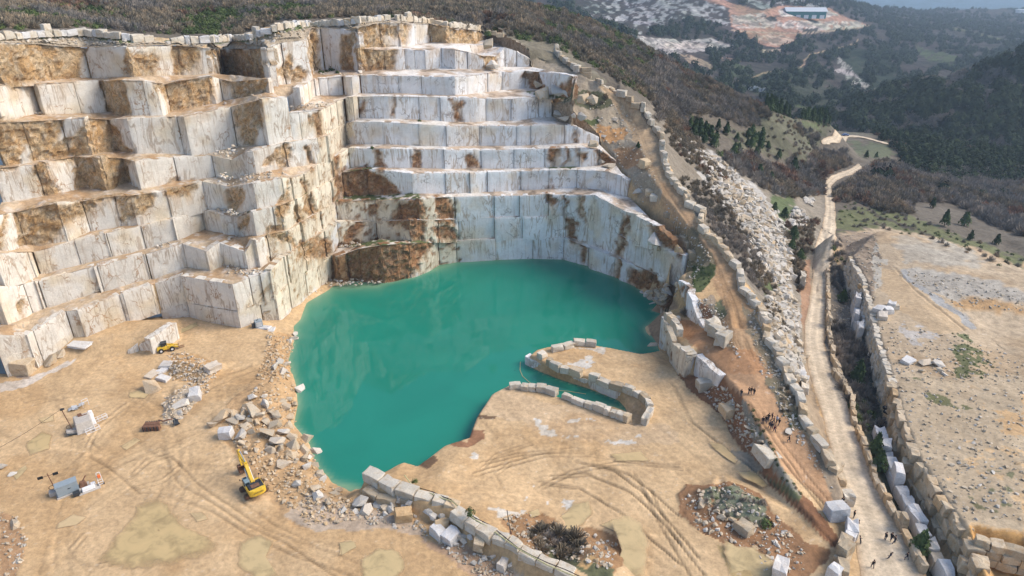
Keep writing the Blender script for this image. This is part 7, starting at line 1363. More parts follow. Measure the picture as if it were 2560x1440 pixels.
IND = [  # crop, x, y, size, kind, flat, blocky, label
 (7, 1612, 430, 2.8, 'rubble', 1.1, 1, 'square pale block with a flat top at the edge of the boulder bank'), (7, 1075, 100, 4.2, 'rubble_w', .8, 0, 'largest tan boulder alone on the left floor above the bucket'), (7, 1395, 150, 3.2, 'rubble', .9, 1, 'rounded grey block at the lower right of the rubble mound'),
 (7, 1165, 22, 3.0, 'rubble', .35, 1, 'flat white slab nearest the tan boulder'), (7, 1085, -5, 3.2, 'rubble', .3, 1, 'flat white slab furthest left beside the rubble mound'), (7, 1150, -30, 2.6, 'rubble', .35, 1, 'flat slab between the other two beside the mound'), (7, 1190, -75, 3.4, 'rubble', .35, 1, 'long flat slab leaning on the upper side of the mound'),
 (7, 1515, -45, 3.4, 'rubble', .7, 1, 'white streaked block at the right end of the mound'), (7, 1290, 200, 3.0, 'rubble', .6, 0, 'jagged pale boulder in the lower rubble patch'), (7, 1280, 265, 1.9, 'rubble', .8, 0, 'small boulder below the jagged one in the rubble patch'),
 (7, 90, 1065, 2.2, 'rubble_w', .8, 0, 'cream boulder near the left edge in the foreground'), (7, 90, 700, 1.6, 'rubble', .6, 0, 'pointed grey stone by the left puddle'), (7, 15, 650, 2.8, 'rubble', .7, 0, 'grey boulder cut by the left edge of the picture'),
 (4, 178, 1370, 4.4, 'rubble_w', 1.2, 1, 'upright tan block at the foot of the lowest left wall'), (4, 365, 1290, 4.6, 'rubble_w', .8, 0, 'large split boulder at the foot of the left wall'), (4, 440, 1245, 3.0, 'rubble_w', .8, 0, 'boulder behind the split one at the foot of the left wall'), (4, 575, 1172, 5.0, 'block_w', .18, 1, 'long thin white slab lying under the left wall'),
 (4, 1885, 1050, 3.0, 'block_w', .2, 1, 'thin pale slab beside the grey pump box'), (4, 1930, 1065, 2.6, 'block_w', .2, 1, 'outer thin slab on the shore near the pump box'), (4, 690, 795, 1.4, 'rubble_w', .9, 0, 'small rust coloured stone on the second left ledge'), (4, 260, 497, 2.4, 'rubble', .5, 0, 'pale stone lying on the third left ledge'), (4, 160, 1040, 1.8, 'rubble_w', .5, 0, 'flat tan stone on the lowest left ledge'),
 ('d', 342, 1135, 2.4, 'block_t', 1.1, 1, 'square orange block on the far spit at the water'), ('d', 480, 1110, 3.0, 'rubble_w', .8, 0, 'dark orange boulder right of the square block on the far spit'), ('d', 230, 1120, 1.8, 'rubble_w', .8, 0, 'small tan boulder left of the square orange block'), ('d', 285, 1140, 2.2, 'rubble_w', .7, 0, 'low boulder touching the square orange block'), ('d', 420, 1150, 2.2, 'rubble_w', .7, 0, 'tan boulder between the orange block and the dark boulder'), ('d', 335, 1160, 2.0, 'rubble', .6, 0, 'grey stone in front of the square orange block'),
 ('d', 1010, 960, 3.4, 'block', 1.3, 1, 'upper piece of the long cut bench stone beside the ramp'), ('d', 1050, 1010, 3.4, 'block', 1.3, 1, 'middle piece of the long cut bench stone beside the ramp'), ('d', 1105, 1080, 3.6, 'block', 1.3, 1, 'lower end of the long cut bench stone beside the ramp'), ('d', 790, 1160, 3.4, 'block', .35, 1, 'flat capstone on the corner of the platform wall'), ('d', 690, 870, 1.8, 'block', 1, 1, 'single block behind the double row on the platform'),
 (8, 592, 1010, 3.0, 'block_t', 1.0, 1, 'square tan block alone below the block wall'), (8, 865, 1060, 3.8, 'rubble_w', .9, 0, 'tall yellow broken block leaning on the wall foot'), (8, 845, 1130, 2.8, 'block_w', 1.0, 1, 'white block under the tall yellow one'), (8, 940, 1160, 3.0, 'block_w', .95, 1, 'tilted white block right of the yellow one'), (8, 1010, 1140, 2.2, 'rubble', .7, 0, 'grey stone wedged behind the tilted white block'), (8, 1130, 1210, 2.4, 'block_t', 1.2, 1, 'brown block at the wall foot below the pole'), (8, 1302, 1370, 1.9, 'block_w', 1.3, 1, 'small upright white block at the bottom edge'),
 (9, 1215, 1005, 3.5, 'block_w', 1.2, 1, 'big pale block set apart left of the wall end'), (9, 822, 1400, 3.0, 'block_w', 1.2, 1, 'pale upright block at the bottom edge beside the mound'), (9, 565, 1110, 3.0, 'block_t', 1.0, 1, 'tilted tan block at the lower rim of the grassy mound'), (9, 485, 1030, 1.5, 'rubble_w', .8, 0, 'small yellow stone on the rim of the grassy mound'), (9, 405, 1000, 1.5, 'rubble_w', .8, 0, 'rounded yellow stone left on the rim of the grassy mound'), (9, 260, 900, 1.8, 'rubble_w', .7, 0, 'pale stone at the upper left of the grassy mound'),
 (9, 715, 590, 4.4, 'block', .8, 1, 'long grey tan block on the red scarp'), (9, 455, 270, 3.6, 'block_t', .9, 1, 'squared block half buried at the top of the red scarp'), (9, 600, 380, 1.8, 'rubble_w', .7, 0, 'orange stone lying on the red scarp'), (9, 620, 500, 1.5, 'rubble', .8, 0, 'small pale stone at the foot of the red scarp'), (9, 280, 90, 3.0, 'block', 1.3, 1, 'tall grey slab leaning at the head of the scarp'),
 (9, 885, 390, 1.6, 'rubble', .5, 0, 'flat pale stone beside the lone walker'), (6, 1610, 905, 2.6, 'block_w', 1.0, 1, 'top block of the stack on the plateau'), (6, 1530, 935, 3.4, 'block_w', .7, 1, 'wide left block of the stack on the plateau'), (6, 1590, 945, 2.6, 'block_w', 1.0, 1, 'middle block of the stack on the plateau'), (6, 1550, 980, 3.2, 'block_w', .7, 1, 'lowest block of the stack on the plateau'), (6, 1640, 915, 2.0, 'block', 1.0, 1, 'small right block of the stack on the plateau'),
 (6, 1730, 1295, 3.0, 'block_w', .5, 1, 'flat block alone on the plateau left of the boulders'), (6, 1857, 1310, 2.8, 'rubble', .9, 0, 'left white boulder of the pair on the plateau'), (6, 1940, 1318, 2.6, 'rubble', .9, 0, 'right white boulder of the pair on the plateau'), (6, 1830, 1365, 1.8, 'rubble_w', .7, 0, 'small boulder below the left white one on the plateau'), (6, 1965, 1360, 1.9, 'rubble_w', .7, 0, 'small boulder below the right white one on the plateau'), (6, 1995, 1385, 1.6, 'rubble', .7, 0, 'outermost small boulder below the pair on the plateau'), (6, 1420, 775, 2.6, 'block_t', .9, 1, 'single tan block on the slope of the plateau edge'),
 (2, 2310, 1185, 3.6, 'block', 1.0, 1, 'long block beside the ring track above the curved bench'), (2, 1855, 838, 3.4, 'rubble', 1.0, 0, 'round white boulder at the end of the third bench'), (2, 1795, 832, 2.4, 'rubble', 1.1, 0, 'narrow white boulder left of the round one'), (2, 2095, 862, 2.2, 'rubble', 1.0, 0, 'pale boulder halfway between the benches and the ring track'), (2, 2015, 972, 2.2, 'rubble', .7, 0, 'white broken slab on the orange slope'), (2, 1842, 1195, 1.8, 'rubble', .8, 0, 'white stone on the ledge beside the green patch'),
 (2, 2265, 1370, 3.0, 'rubble', .9, 0, 'rounded block at the end of the long grey bench'), (2, 2345, 1385, 2.6, 'block', 1.0, 1, 'square block right of the rounded one'), (2, 2375, 1425, 3.2, 'block', .9, 1, 'lower square block beside the ring track'), (6, 20, 262, 2.4, 'block_t', .9, 1, 'yellow block alone on the inner edge of the ring track'),
 (3, 758, 1345, 3.0, 'rubble', .8, 0, 'flat topped grey boulder at the right of the rubble slope'), (3, 798, 1330, 2.2, 'rubble', .8, 0, 'small boulder behind the flat topped one'), (3, 800, 1375, 2.6, 'rubble', 1.1, 0, 'pointed boulder below the flat topped one'), ('b', 1790, 620, 2.6, 'rubble', 1.0, 0, 'white wedge of stone on the shore of the inner corner'), ('b', 1680, 600, 2.6, 'rubble_w', .6, 0, 'tan slab beside the white wedge on the shore'), ('c', 1440, 340, 2.0, 'rubble', .7, 0, 'pale boulder at the foot of the narrow white blade')]
for k, x, y, w, kd, fl, bl, lb in IND:
    X_, Y_ = q(k, (x, y))[0]
    if k in (4,) and y < 850 or k in ('c', 'b') or k == 4 and lb.startswith('flat tan'):
        zz = {795: 11.2, 497: 19, 1040: 11.2, 620: -1.6, 600: -1.5, 340: 52.6}[y]; boulder(X_, Y_, w, kd, lb, flat=fl, blocky=bool(bl), p=at(X_, Y_, ledge_z(X_, zz) if zz > 5 else zz))
    else: boulder(X_, Y_, w, kd, lb, flat=fl, blocky=bool(bl))
for k, x, y, z, w, lb in ((2, 1600, 640, 47.5, 6, 'rounded rock knob at the right end of the second bench from the top'), (2, 1700, 600, 49, 8, 'large white cracked rock shoulder beside the ring track'), (2, 1780, 640, 48, 6.5, 'pale rock shoulder right of the large cracked one'), (2, 1880, 680, 47, 5, 'ribbed tan outcrop on the slope below the ring wall'), (2, 1930, 690, 47, 4, 'smaller ribbed outcrop right of the tan one'),
    (2, 1700, 800, 40.5, 5, 'knobbly brown and white rock at the end of the third bench'), (2, 1740, 830, 40, 4, 'lower knob of rock beside the brown and white one'), (2, 1560, 580, 48, 4.5, 'broken brown rock behind the second bench end'), (2, 2000, 1120, 28.5, 4, 'cracked white rock at the end of the sixth bench'), (2, 2060, 1165, 27.5, 3.5, 'split white rock furthest right on the sixth bench'), (2, 1940, 1010, 34, 3.5, 'dark cracked rock closing the fifth bench on the right'),
    (2, 2220, 1330, 21.5, 4, 'dark jumbled rock past the end of the seventh bench'), (2, 1210, 290, 62, 5, 'weathered yellow knob at the right end of the top face'), (2, 1210, 440, 54.5, 5.5, 'yellow weathered rock between the upper white blocks'), (2, 1560, 470, 51, 4, 'crumbling pale rock right of the upper white blocks'), ('d', 500, 110, 17, 5, 'cracked white rock shoulder at the right end of the lake faces'), ('d', 570, 170, 15, 4, 'lower cracked rock on the shoulder above the lake')):
    X_, Y_ = q(k, (x, y))[0]; p = at(X_, Y_, z); o = link('rock_outcrop', random.choice(STN['rubble' if 'white' in lb or 'pale' in lb else 'rubble_w']), None, (p[0], p[1], p[2] - w * .45), (random.uniform(-.3, .3), random.uniform(-.3, .3), random.uniform(0, 6)), (w, w * .9, w * .85)); tag(o, lb, 'rock outcrop')
# rubble slopes: the largest stones one by one, the rest as one mass
def arr(me):
    v = np.empty(len(me.vertices) * 3, np.float32); me.vertices.foreach_get('co', v); me.calc_loop_triangles(); t = np.empty(len(me.loop_triangles) * 3, np.int32); me.loop_triangles.foreach_get('vertices', t); return v.reshape(-1, 3), t.reshape(-1, 3)
def rubble(name, label, polys, n, smin, smax, nbig, kinds, region, big_kind='boulder', power=2.2, sink=.15, mat=None):
    cand = []
    for (poly, wgt) in polys:
        xs = [p[0] for p in poly]; ys = [p[1] for p in poly]; got = 0; m_ = int(n * wgt)
        bx = rng.uniform(min(xs), max(xs), m_ * 6); by = rng.uniform(min(ys), max(ys), m_ * 6); k = inpoly(bx, by, poly); bx, by = bx[k][:m_], by[k][:m_]
        cand += list(zip(bx, by))
    H = hits([c[0] for c in cand], [c[1] for c in cand]); m = ~inpoly(H[:, 0], H[:, 1], EXCL); H = H[m]
    s = smin + (smax - smin) * rng.random(len(H)) ** power; o = np.argsort(-s); H, s = H[o], s[o]
    root = empty(name, (0, 0, 0)); tag(root, label, None, None, 'structure')
    for i in range(min(nbig, len(H))):
        kk = random.choice(kinds); link('boulder', random.choice(STN[kk]), root, (H[i, 0], H[i, 1], H[i, 2] - sink * s[i]), (random.uniform(-.5, .5), random.uniform(-.5, .5), random.uniform(0, 6.3)), (s[i] * random.uniform(.9, 1.3), s[i], s[i] * random.uniform(.7, 1)))
    V, F, MI, off = [], [], [], 0; tmpl = {k: [arr(me) for me in STN[k]] for k in kinds}
    for i in range(min(nbig, len(H)), len(H)):
        ki = rng.integers(len(kinds)); v, t = tmpl[kinds[ki]][rng.integers(14)]; a = rng.uniform(0, 6.28); c_, s_ = math.cos(a), math.sin(a); R = np.array([[c_, -s_, 0], [s_, c_, 0], [0, 0, 1]]); b = rng.uniform(-.6, .6); R = R @ np.array([[1, 0, 0], [0, math.cos(b), -math.sin(b)], [0, math.sin(b), math.cos(b)]])
        V.append((v @ R.T) * s[i] * rng.uniform(.8, 1.2, 3) + [H[i, 0], H[i, 1], H[i, 2] - sink * s[i]]); F.append(t + off); MI += [ki] * len(t); off += len(v)
    if V:
        me = mesh_np('loose_stones', np.concatenate(V), np.concatenate(F), None, mats=[M[k] for k in kinds], mi=MI); o = link('loose_stones', me, root); tag(o, None, None, None, 'stuff')
    return root
rubble('rubble_slope', 'long white spill of broken blocks below the ring wall', [
    (q(0, (1735, 375), (1795, 395), (1860, 455), (1905, 500), (1950, 560), (1975, 620), (1975, 700), (1935, 715), (1900, 660), (1860, 590), (1820, 520), (1770, 450)), 1.0),
    (q(0, (1860, 470), (1905, 500), (1955, 560), (1975, 620), (1978, 700), (1940, 700), (1900, 620)), .5),
    (q(6, (720, 830), (880, 740), (940, 900), (960, 1020), (930, 1100), (1000, 1260), (990, 1440), (900, 1420), (860, 1300), (790, 1150), (720, 950)), .5)], 3300, .22, 3.0, 220, ['rubble', 'rubble', 'rubble_w'], None, power=4.2)
rubble('fallen_rock', 'tumbled rock in the corner between the cut faces and the platform', [(q('d', (400, 600), (560, 560), (690, 540), (700, 640), (620, 700), (540, 760), (440, 720), (330, 640)), 1.0)], 170, .4, 3.0, 60, ['rubble_w', 'rubble', 'rubble_w'], None, power=2.0)
rubble('rubble_patch', 'separate patch of white blocks beside the mossy slope', [(q(6, (890, 260), (940, 200), (1010, 230), (1010, 330), (900, 330)), 1.0), (q(6, (990, 140), (1060, 140), (1050, 175), (1000, 170)), .35)], 110, .9, 3.2, 40, ['rubble'], None)
rubble('shore_gravel', 'orange gravel and stones along the left shore', [(q(7, (1640, 300), (1800, 100), (1960, -40), (2060, -20), (2110, 200), (2100, 400), (2240, 600), (2300, 760), (2480, 860), (2560, 960), (2500, 1040), (2200, 1060), (2000, 900), (1880, 740), (1750, 560), (1600, 420)), 1.0),
    (q(4, (1900, 1080), (2050, 1110), (2130, 1180), (2070, 1300), (2050, 1420), (1830, 1420), (1880, 1250)), .45)], 1819, .15, 0.94, 60, ['rubble_w', 'rubble_w', 'rubble'], None, power=3.0)
rubble('mound_stones', 'stones scattered over the two gravel mounds on the left floor', [(q(4, (1190, 1240), (1300, 1220), (1540, 1300), (1560, 1400), (1480, 1440), (1200, 1420)), 1.0), (q(7, (1150, 170), (1330, 60), (1500, -20), (1480, 120), (1420, 150), (1300, 300), (1180, 340)), 1.0)], 495, .15, 0.85, 40, ['rubble_w', 'rubble_w', 'rubble'], None, power=2.6)
rubble('wall_foot_stones', 'gravel and stones below the block wall', [(q(8, (180, 900), (420, 900), (700, 1000), (800, 1150), (1000, 1200), (1350, 1350), (1400, 1440), (1150, 1440), (900, 1250), (700, 1100), (300, 1050)), 1.0), (q(7, (0, 960), (120, 1000), (200, 1150), (160, 1350), (100, 1440), (0, 1440)), .3)], 560, .12, 0.77, 50, ['rubble_w', 'rubble_w', 'rubble'], None, power=3.0)
rubble('mound_rubble', 'stones on the red scarp and the grassy mound', [(q(9, (230, 40), (420, 60), (560, 220), (700, 440), (760, 640), (620, 560), (480, 400)), 1.0), (q(9, (110, 860), (330, 760), (560, 780), (760, 960), (1000, 1200), (1000, 1400), (700, 1400), (640, 1300), (480, 1180), (240, 1090)), 1.2), (q(8, (1280, 1000), (1500, 970), (1600, 1080), (1900, 1110), (2120, 1200), (2060, 1380), (1900, 1340), (1500, 1240)), .8)], 520, .12, 0.94, 60, ['rubble_w', 'rubble_w', 'rubble'], None, power=2.8)
rubble('track_stones', 'white stones strewn along the ring track and its verges', [(q(6, (240, 860), (330, 830), (420, 960), (480, 1100), (560, 1300), (480, 1200), (300, 1060)), 1.0), (q(6, (560, 700), (700, 960), (760, 1180), (840, 1420), (700, 1400), (600, 1000)), .8), (q(9, (720, 0), (880, 60), (980, 400), (1200, 800), (900, 420)), .8), (q(2, (1960, 700), (2200, 780), (2280, 1000), (2400, 1300), (2300, 1440), (2150, 1200), (2000, 960), (1850, 800)), 1.2), (q(6, (0, 150), (200, 330), (340, 560), (200, 760), (80, 500)), .8)], 375, .12, 0.77, 50, ['rubble', 'rubble_w'], None, power=2.8)
rubble('plateau_stones', 'stones scattered over the plateau and its ditch', [(q(6, (1260, 380), (1500, 370), (1560, 600), (1500, 860), (1350, 820)), 1.0), (q(6, (1620, 640), (1900, 660), (2300, 720), (2560, 800), (2560, 940), (2100, 900), (1800, 780)), 1.2), (q(6, (1500, 980), (2000, 1100), (2560, 1250), (2560, 1440), (1600, 1440)), 1.6), (q(9, (1650, 0), (2560, 0), (2560, 1050), (2150, 1040), (1900, 880)), 2.2), (q(6, (1200, 880), (1340, 880), (1350, 1150), (1200, 1150), (1160, 1000)), .8), (q(6, (1160, 640), (1330, 680), (1330, 860), (1200, 860)), .5)], 405, .12, 0.81, 60, ['rubble_w', 'rubble_w', 'rubble'], None, power=3.0)
rubble('rim_gravel', 'gravel and stones on the slope under the top row of blocks', [(q(1, (-40, 285), (600, 255), (960, 300), (1500, 305), (1860, 255), (2040, 200), (2500, 175), (2540, 215), (2180, 260), (1950, 320), (1250, 330), (600, 330), (-40, 300)), 1.0), (q(2, (100, 185), (440, 145), (1100, 215), (1180, 245), (800, 180), (430, 165)), .6)], 700, .25, 1.3, 30, ['rubble_w', 'rubble'], None, power=2.5)
# fallen stones on the quarry ledges
def ledge_stones(polys, n):
    V, F, MI, off = [], [], [], 0; kinds = ['rubble', 'rubble_w']; tm = {k: [arr(me) for me in STN[k]] for k in kinds}
    for poly, z, w in polys:
        xs = [p[0] for p in poly]; ys = [p[1] for p in poly]; m_ = int(n * w); bx = rng.uniform(min(xs), max(xs), m_ * 4); by = rng.uniform(min(ys), max(ys), m_ * 4); k = inpoly(bx, by, poly)
        for X_, Y_ in list(zip(bx[k], by[k]))[:m_]:
            s = .15 + .9 * rng.random() ** 2.5; ki = rng.integers(2); v, t = tm[kinds[ki]][rng.integers(14)]; P = at(X_, Y_, ledge_z(X_, z)); a = rng.uniform(0, 6.28); c_, s_ = math.cos(a), math.sin(a)
            V.append((v @ np.array([[c_, -s_, 0], [s_, c_, 0], [0, 0, 1]]).T) * s + [P[0], P[1], P[2] - .1]); F.append(t + off); MI += [ki] * len(t); off += len(v)
    me = mesh_np('ledge_rubble', np.concatenate(V), np.concatenate(F), None, mats=[M[k] for k in kinds], mi=MI); tag(link('ledge_rubble', me), 'broken stone lying on the quarry ledges', kind='stuff')
ledge_stones([(q('a', (-100, 300), (620, 290), (860, 300), (1000, 370), (860, 390), (400, 460), (0, 510), (-300, 430)), 35, 1.4), (q('a', (-100, 830), (200, 900), (420, 890), (400, 905), (170, 960), (-120, 930)), 28, .8), (q('b', (20, 60), (340, 60), (360, 130), (260, 190), (20, 130)), 20.6, .6), (q('b', (0, 460), (300, 520), (640, 510), (480, 600), (300, 620), (0, 560)), 13, 1.0),
    (q(1, (1540, 1080), (1700, 1030), (1740, 1060), (1640, 1120), (1520, 1110)), 42, .7), (q(1, (170, 810), (300, 760), (330, 810)), 53, .5), (q(1, (1520, 560), (1900, 600), (1900, 690), (1640, 740), (1540, 730)), 53, .6), (q(1, (2050, 760), (2300, 720), (2340, 760), (2180, 790)), 47.5, .5), (q(4, (100, 470), (290, 470), (290, 500), (160, 500)), 19, .5), (q(4, (1030, 480), (1240, 430), (1160, 490)), 20, .3),
    (q(2, (0, 520), (270, 510), (300, 540), (0, 540)), 53, .3), (q(4, (520, 1110), (820, 1050), (760, 1080), (560, 1150)), 1.5, .6), (q('b', (860, 1080), (1130, 900), (1400, 760), (1380, 790), (1000, 1010)), -1.9, .6), (q('b', (1380, 700), (1560, 640), (1900, 640), (2200, 620), (2200, 700), (1900, 740), (1500, 760)), -1.9, 1.2), (q('b', (1640, 150), (1900, 140), (1880, 200), (1600, 210)), 5.6, .5)], 130)
# ---------------------------------------------------------------- machines and gear
M['yellow'] = flat_mat('yellow_paint', (.66, .43, .04), .45, 0, .22, 1.3, .4); M['dkgrey'] = flat_mat('dark_grey_metal', (.045, .05, .055), .5, .2); M['rust'] = flat_mat('rusty_steel', (.20, .105, .065), .85, .2, .35, 3)
M['cabgrey'] = flat_mat('blue_grey_cab', (.20, .27, .29), .4, 0, .05, 2, .5); M['glass'] = flat_mat('dark_glass', (.02, .03, .035), .08, 0, .05, 1, .8); M['track'] = flat_mat('muddy_track', (.13, .085, .055), .95, 0, .3, 4)
M['boxgrey'] = flat_mat('grey_blue_paint', (.26, .31, .34), .5, 0, .07, 1.5, .4); M['conc'] = flat_mat('concrete', (.45, .41, .36), .9, 0, .18, 2.5); M['white'] = flat_mat('white_frame', (.72, .71, .70), .5, 0, .08); M['orange'] = flat_mat('orange_plastic', (.75, .17, .05), .5)
M['black'] = flat_mat('black_rubber', (.018, .018, .018), .8); M['tin'] = flat_mat('pale_tin', (.55, .57, .58), .45, .3); M['blue'] = flat_mat('blue_paint', (.05, .12, .30), .3, 0, .05, 1, .6); M['green'] = flat_mat('teal_sheet', (.05, .20, .19), .6)
M['hose'] = flat_mat('yellow_hose', (.45, .42, .22), .7); M['chrome'] = flat_mat('steel_rod', (.6, .6, .6), .3, .8)
def bx(bm, c, s, rot=None, bev=0.0, taper=None):
    r = bmesh.ops.create_cube(bm, size=1.0); vs = r['verts']
    for v in vs:
        v.co = Vector((v.co.x * s[0], v.co.y * s[1], v.co.z * s[2]))
        if taper and v.co.z > 0: v.co.x *= taper[0]; v.co.y *= taper[1]
    if bev: vs = list({v for e in bmesh.ops.bevel(bm, geom=list({e for v in vs for e in v.link_edges}), offset=bev, segments=2, affect='EDGES')['verts'] for v in [e]} | {v for v in vs if v.is_valid})
    m_ = Matrix.Translation(c) @ (rot.to_4x4() if rot is not None else Matrix.Identity(4))
    for v in vs: v.co = m_ @ v.co
def tube(bm, pts, r, seg=6):
    for a, b in zip(pts[:-1], pts[1:]):
        a, b = Vector(a), Vector(b); d = b - a
        if d.length < 1e-4: continue
        m_ = Matrix.Translation((a + b) / 2) @ d.to_track_quat('Z', 'Y').to_matrix().to_4x4(); bmesh.ops.create_cone(bm, cap_ends=True, segments=seg, radius1=r, radius2=r, depth=d.length, matrix=m_)
def beam(bm, a, b, w0, h0, w1, h1):
    """tapered box girder from a to b"""
    a, b = Vector(a), Vector(b); d = (b - a).normalized(); s = d.cross(Vector((0, 0, 1))).normalized(); u = s.cross(d); vs = []
    for p, w, h in ((a, w0, h0), (b, w1, h1)):
        for i, j in ((-1, -1), (1, -1), (1, 1), (-1, 1)): vs.append(bm.verts.new(p + s * w * .5 * i + u * h * .5 * j))
    for f in ((0, 1, 2, 3), (7, 6, 5, 4), (0, 4, 5, 1), (1, 5, 6, 2), (2, 6, 7, 3), (3, 7, 4, 0)): bm.faces.new([vs[i] for i in f])
def part(name, mat, parent, fn, bev=0.0, smoothf=False):
    bm = bmesh.new(); fn(bm)
    if bev: bmesh.ops.bevel(bm, geom=[e for e in bm.edges if e.calc_face_angle(0) > .7], offset=bev, segments=1, affect='EDGES')
    bmesh.ops.recalc_face_normals(bm, faces=bm.faces[:]); return link(name, bm_mesh(name, bm, mat if isinstance(mat, (list, tuple)) else M[mat], smoothf), parent)
def text_part(name, s, size, mat, parent, loc, rot, depth=.02):
    cu = bpy.data.curves.new(name, 'FONT'); cu.body = s; cu.size = size; cu.extrude = depth; cu.align_x = 'CENTER'; cu.align_y = 'CENTER'; t0 = bpy.data.objects.new(name, cu); me = bpy.data.meshes.new_from_object(t0); me.materials.clear(); me.materials.append(M[mat]); return link(name, me, parent, loc, rot)
# excavator; local +Y is the way the boom points
p = hit(636, 1228); ex = tag(empty('excavator', p, math.radians(38)), 'yellow crawler excavator with grey cab and bent boom on the left floor', 'excavator')
def exc_track(sy):
    def f(bm):
        r_, L = .48, 4.5; prof = [(-L / 2 + r_ * 1, 0)]; pts = []
        for k in range(9): a = math.pi / 2 + k * math.pi / 8; pts.append((-L / 2 + r_ + math.cos(a) * r_, .5 + math.sin(a) * r_))
        for k in range(9): a = -math.pi / 2 + k * math.pi / 8; pts.append((L / 2 - r_ + math.cos(a) * r_, .5 + math.sin(a) * r_))
        y0, y1 = sy - .32, sy + .32; A = [bm.verts.new((x, y0, z)) for x, z in pts]; B = [bm.verts.new((x, y1, z)) for x, z in pts]; n = len(pts)
        for i in range(n): bm.faces.new((A[i], A[(i + 1) % n], B[(i + 1) % n], B[i]))
        bm.faces.new(A[::-1]); bm.faces.new(B)
        for i in range(26):
            x = -L / 2 + .3 + i * (L - .6) / 25
            for z in (.0, 1.0): bx(bm, (x, sy, z), (.09, .7, .07))
    return f
for sy in (-1.25, 1.25):
    t_ = part('track', 'track', ex, exc_track(sy))
    part('track_frame', 'rust', t_, lambda bm: (bx(bm, (0, sy + (.34 if sy > 0 else -.34), .5), (3.3, .06, .35)), [bmesh.ops.create_cone(bm, cap_ends=True, segments=10, radius1=.3, radius2=.3, depth=.1, matrix=Matrix.Translation((xx, sy + (.36 if sy > 0 else -.36), .5)) @ Matrix.Rotation(math.pi / 2, 4, 'X')) for xx in (-1.75, 1.75)]))
part('undercarriage', 'dkgrey', ex, lambda bm: (bx(bm, (0, 0, .65), (1.9, 2.0, .5)), bmesh.ops.create_cone(bm, cap_ends=True, segments=16, radius1=.75, radius2=.75, depth=.4, matrix=Matrix.Translation((0, 0, 1.05)))))
part('deck', 'yellow', ex, lambda bm: bx(bm, (0, -.5, 1.4), (3.0, 4.0, .35)), .04)
part('side_panel', 'yellow', ex, lambda bm: (bx(bm, (-1.44, -1.5, 1.95), (.1, 2.1, .8)), bx(bm, (1.44, -1.1, 1.95), (.1, 2.8, .8))), .03)
def cw(bm):
    n = 12; A = []; 
    for z, k in ((1.25, .94), (1.45, 1.0), (2.35, 1.0), (2.5, .95)):
        A.append([bm.verts.new((math.copysign(min(1.5, abs(1.58 * math.sin(a))), math.sin(a)) * k, -2.35 - .75 * math.cos(a) ** .8 * k if math.cos(a) > 0 else -2.35, z)) for a in np.linspace(-math.pi / 2, math.pi / 2, n)])
    for r0, r1 in zip(A[:-1], A[1:]):
        for i in range(n - 1): bm.faces.new((r0[i], r0[i + 1], r1[i + 1], r1[i]))
    bm.faces.new(A[-1]); bm.faces.new(A[0][::-1])
    for r0, r1 in zip(A[:-1], A[1:]): bm.faces.new((r0[-1], r0[0], r1[0], r1[-1]))
cwo = part('counterweight', 'yellow', ex, cw); text_part('lettering', 'SUMITOMO', .36, 'dkgrey', cwo, (0, -3.12, 2.0), (math.pi / 2, 0, 0), .015)
def hood(bm): bx(bm, (.1, -1.35, 2.15), (2.6, 2.1, .5)); [bx(bm, (.0 + .16 * i - .7, -1.5, 2.42), (.07, 1.3, .06)) for i in range(10)]; bx(bm, (.9, -.4, 2.3), (.9, .7, .3))
hd = part('engine_hood', 'dkgrey', ex, hood, .03); part('exhaust', 'black', hd, lambda bm: tube(bm, [(1.0, -1.0, 2.3), (1.0, -1.0, 2.95)], .08)); part('grille', 'rust', hd, lambda bm: bx(bm, (.0, -1.45, 2.44), (1.5, 1.0, .05)))
cab_o = part('cab', 'cabgrey', ex, lambda bm: bx(bm, (-.98, .45, 2.25), (1.0, 1.75, 1.65), None, 0, (.92, .9)), .06)
part('window', 'glass', cab_o, lambda bm: (bx(bm, (-.98, 1.30, 2.35), (.8, .06, 1.1)), bx(bm, (-1.475, .45, 2.4), (.05, 1.35, .9)), bx(bm, (-.98, -.40, 2.5), (.75, .06, .6)))); part('roof_hatch', 'glass', cab_o, lambda bm: bx(bm, (-.98, .85, 3.09), (.6, .55, .05)))
part('mirror', 'black', ex, lambda bm: (tube(bm, [(1.35, .9, 1.6), (1.6, 1.1, 2.5)], .03), bx(bm, (1.62, 1.12, 2.55), (.25, .05, .35)))); part('mirror', 'black', ex, lambda bm: (tube(bm, [(-1.45, 1.3, 2.3), (-1.75, 1.4, 2.6)], .03), bx(bm, (-1.78, 1.42, 2.65), (.2, .05, .3))))
bo = part('boom', 'yellow', ex, lambda bm: (beam(bm, (.15, .6, 1.7), (.15, 3.0, 4.3), .55, .6, .6, .95), beam(bm, (.15, 2.9, 4.25), (.15, 6.6, 5.0), .6, .95, .45, .5)), .03)

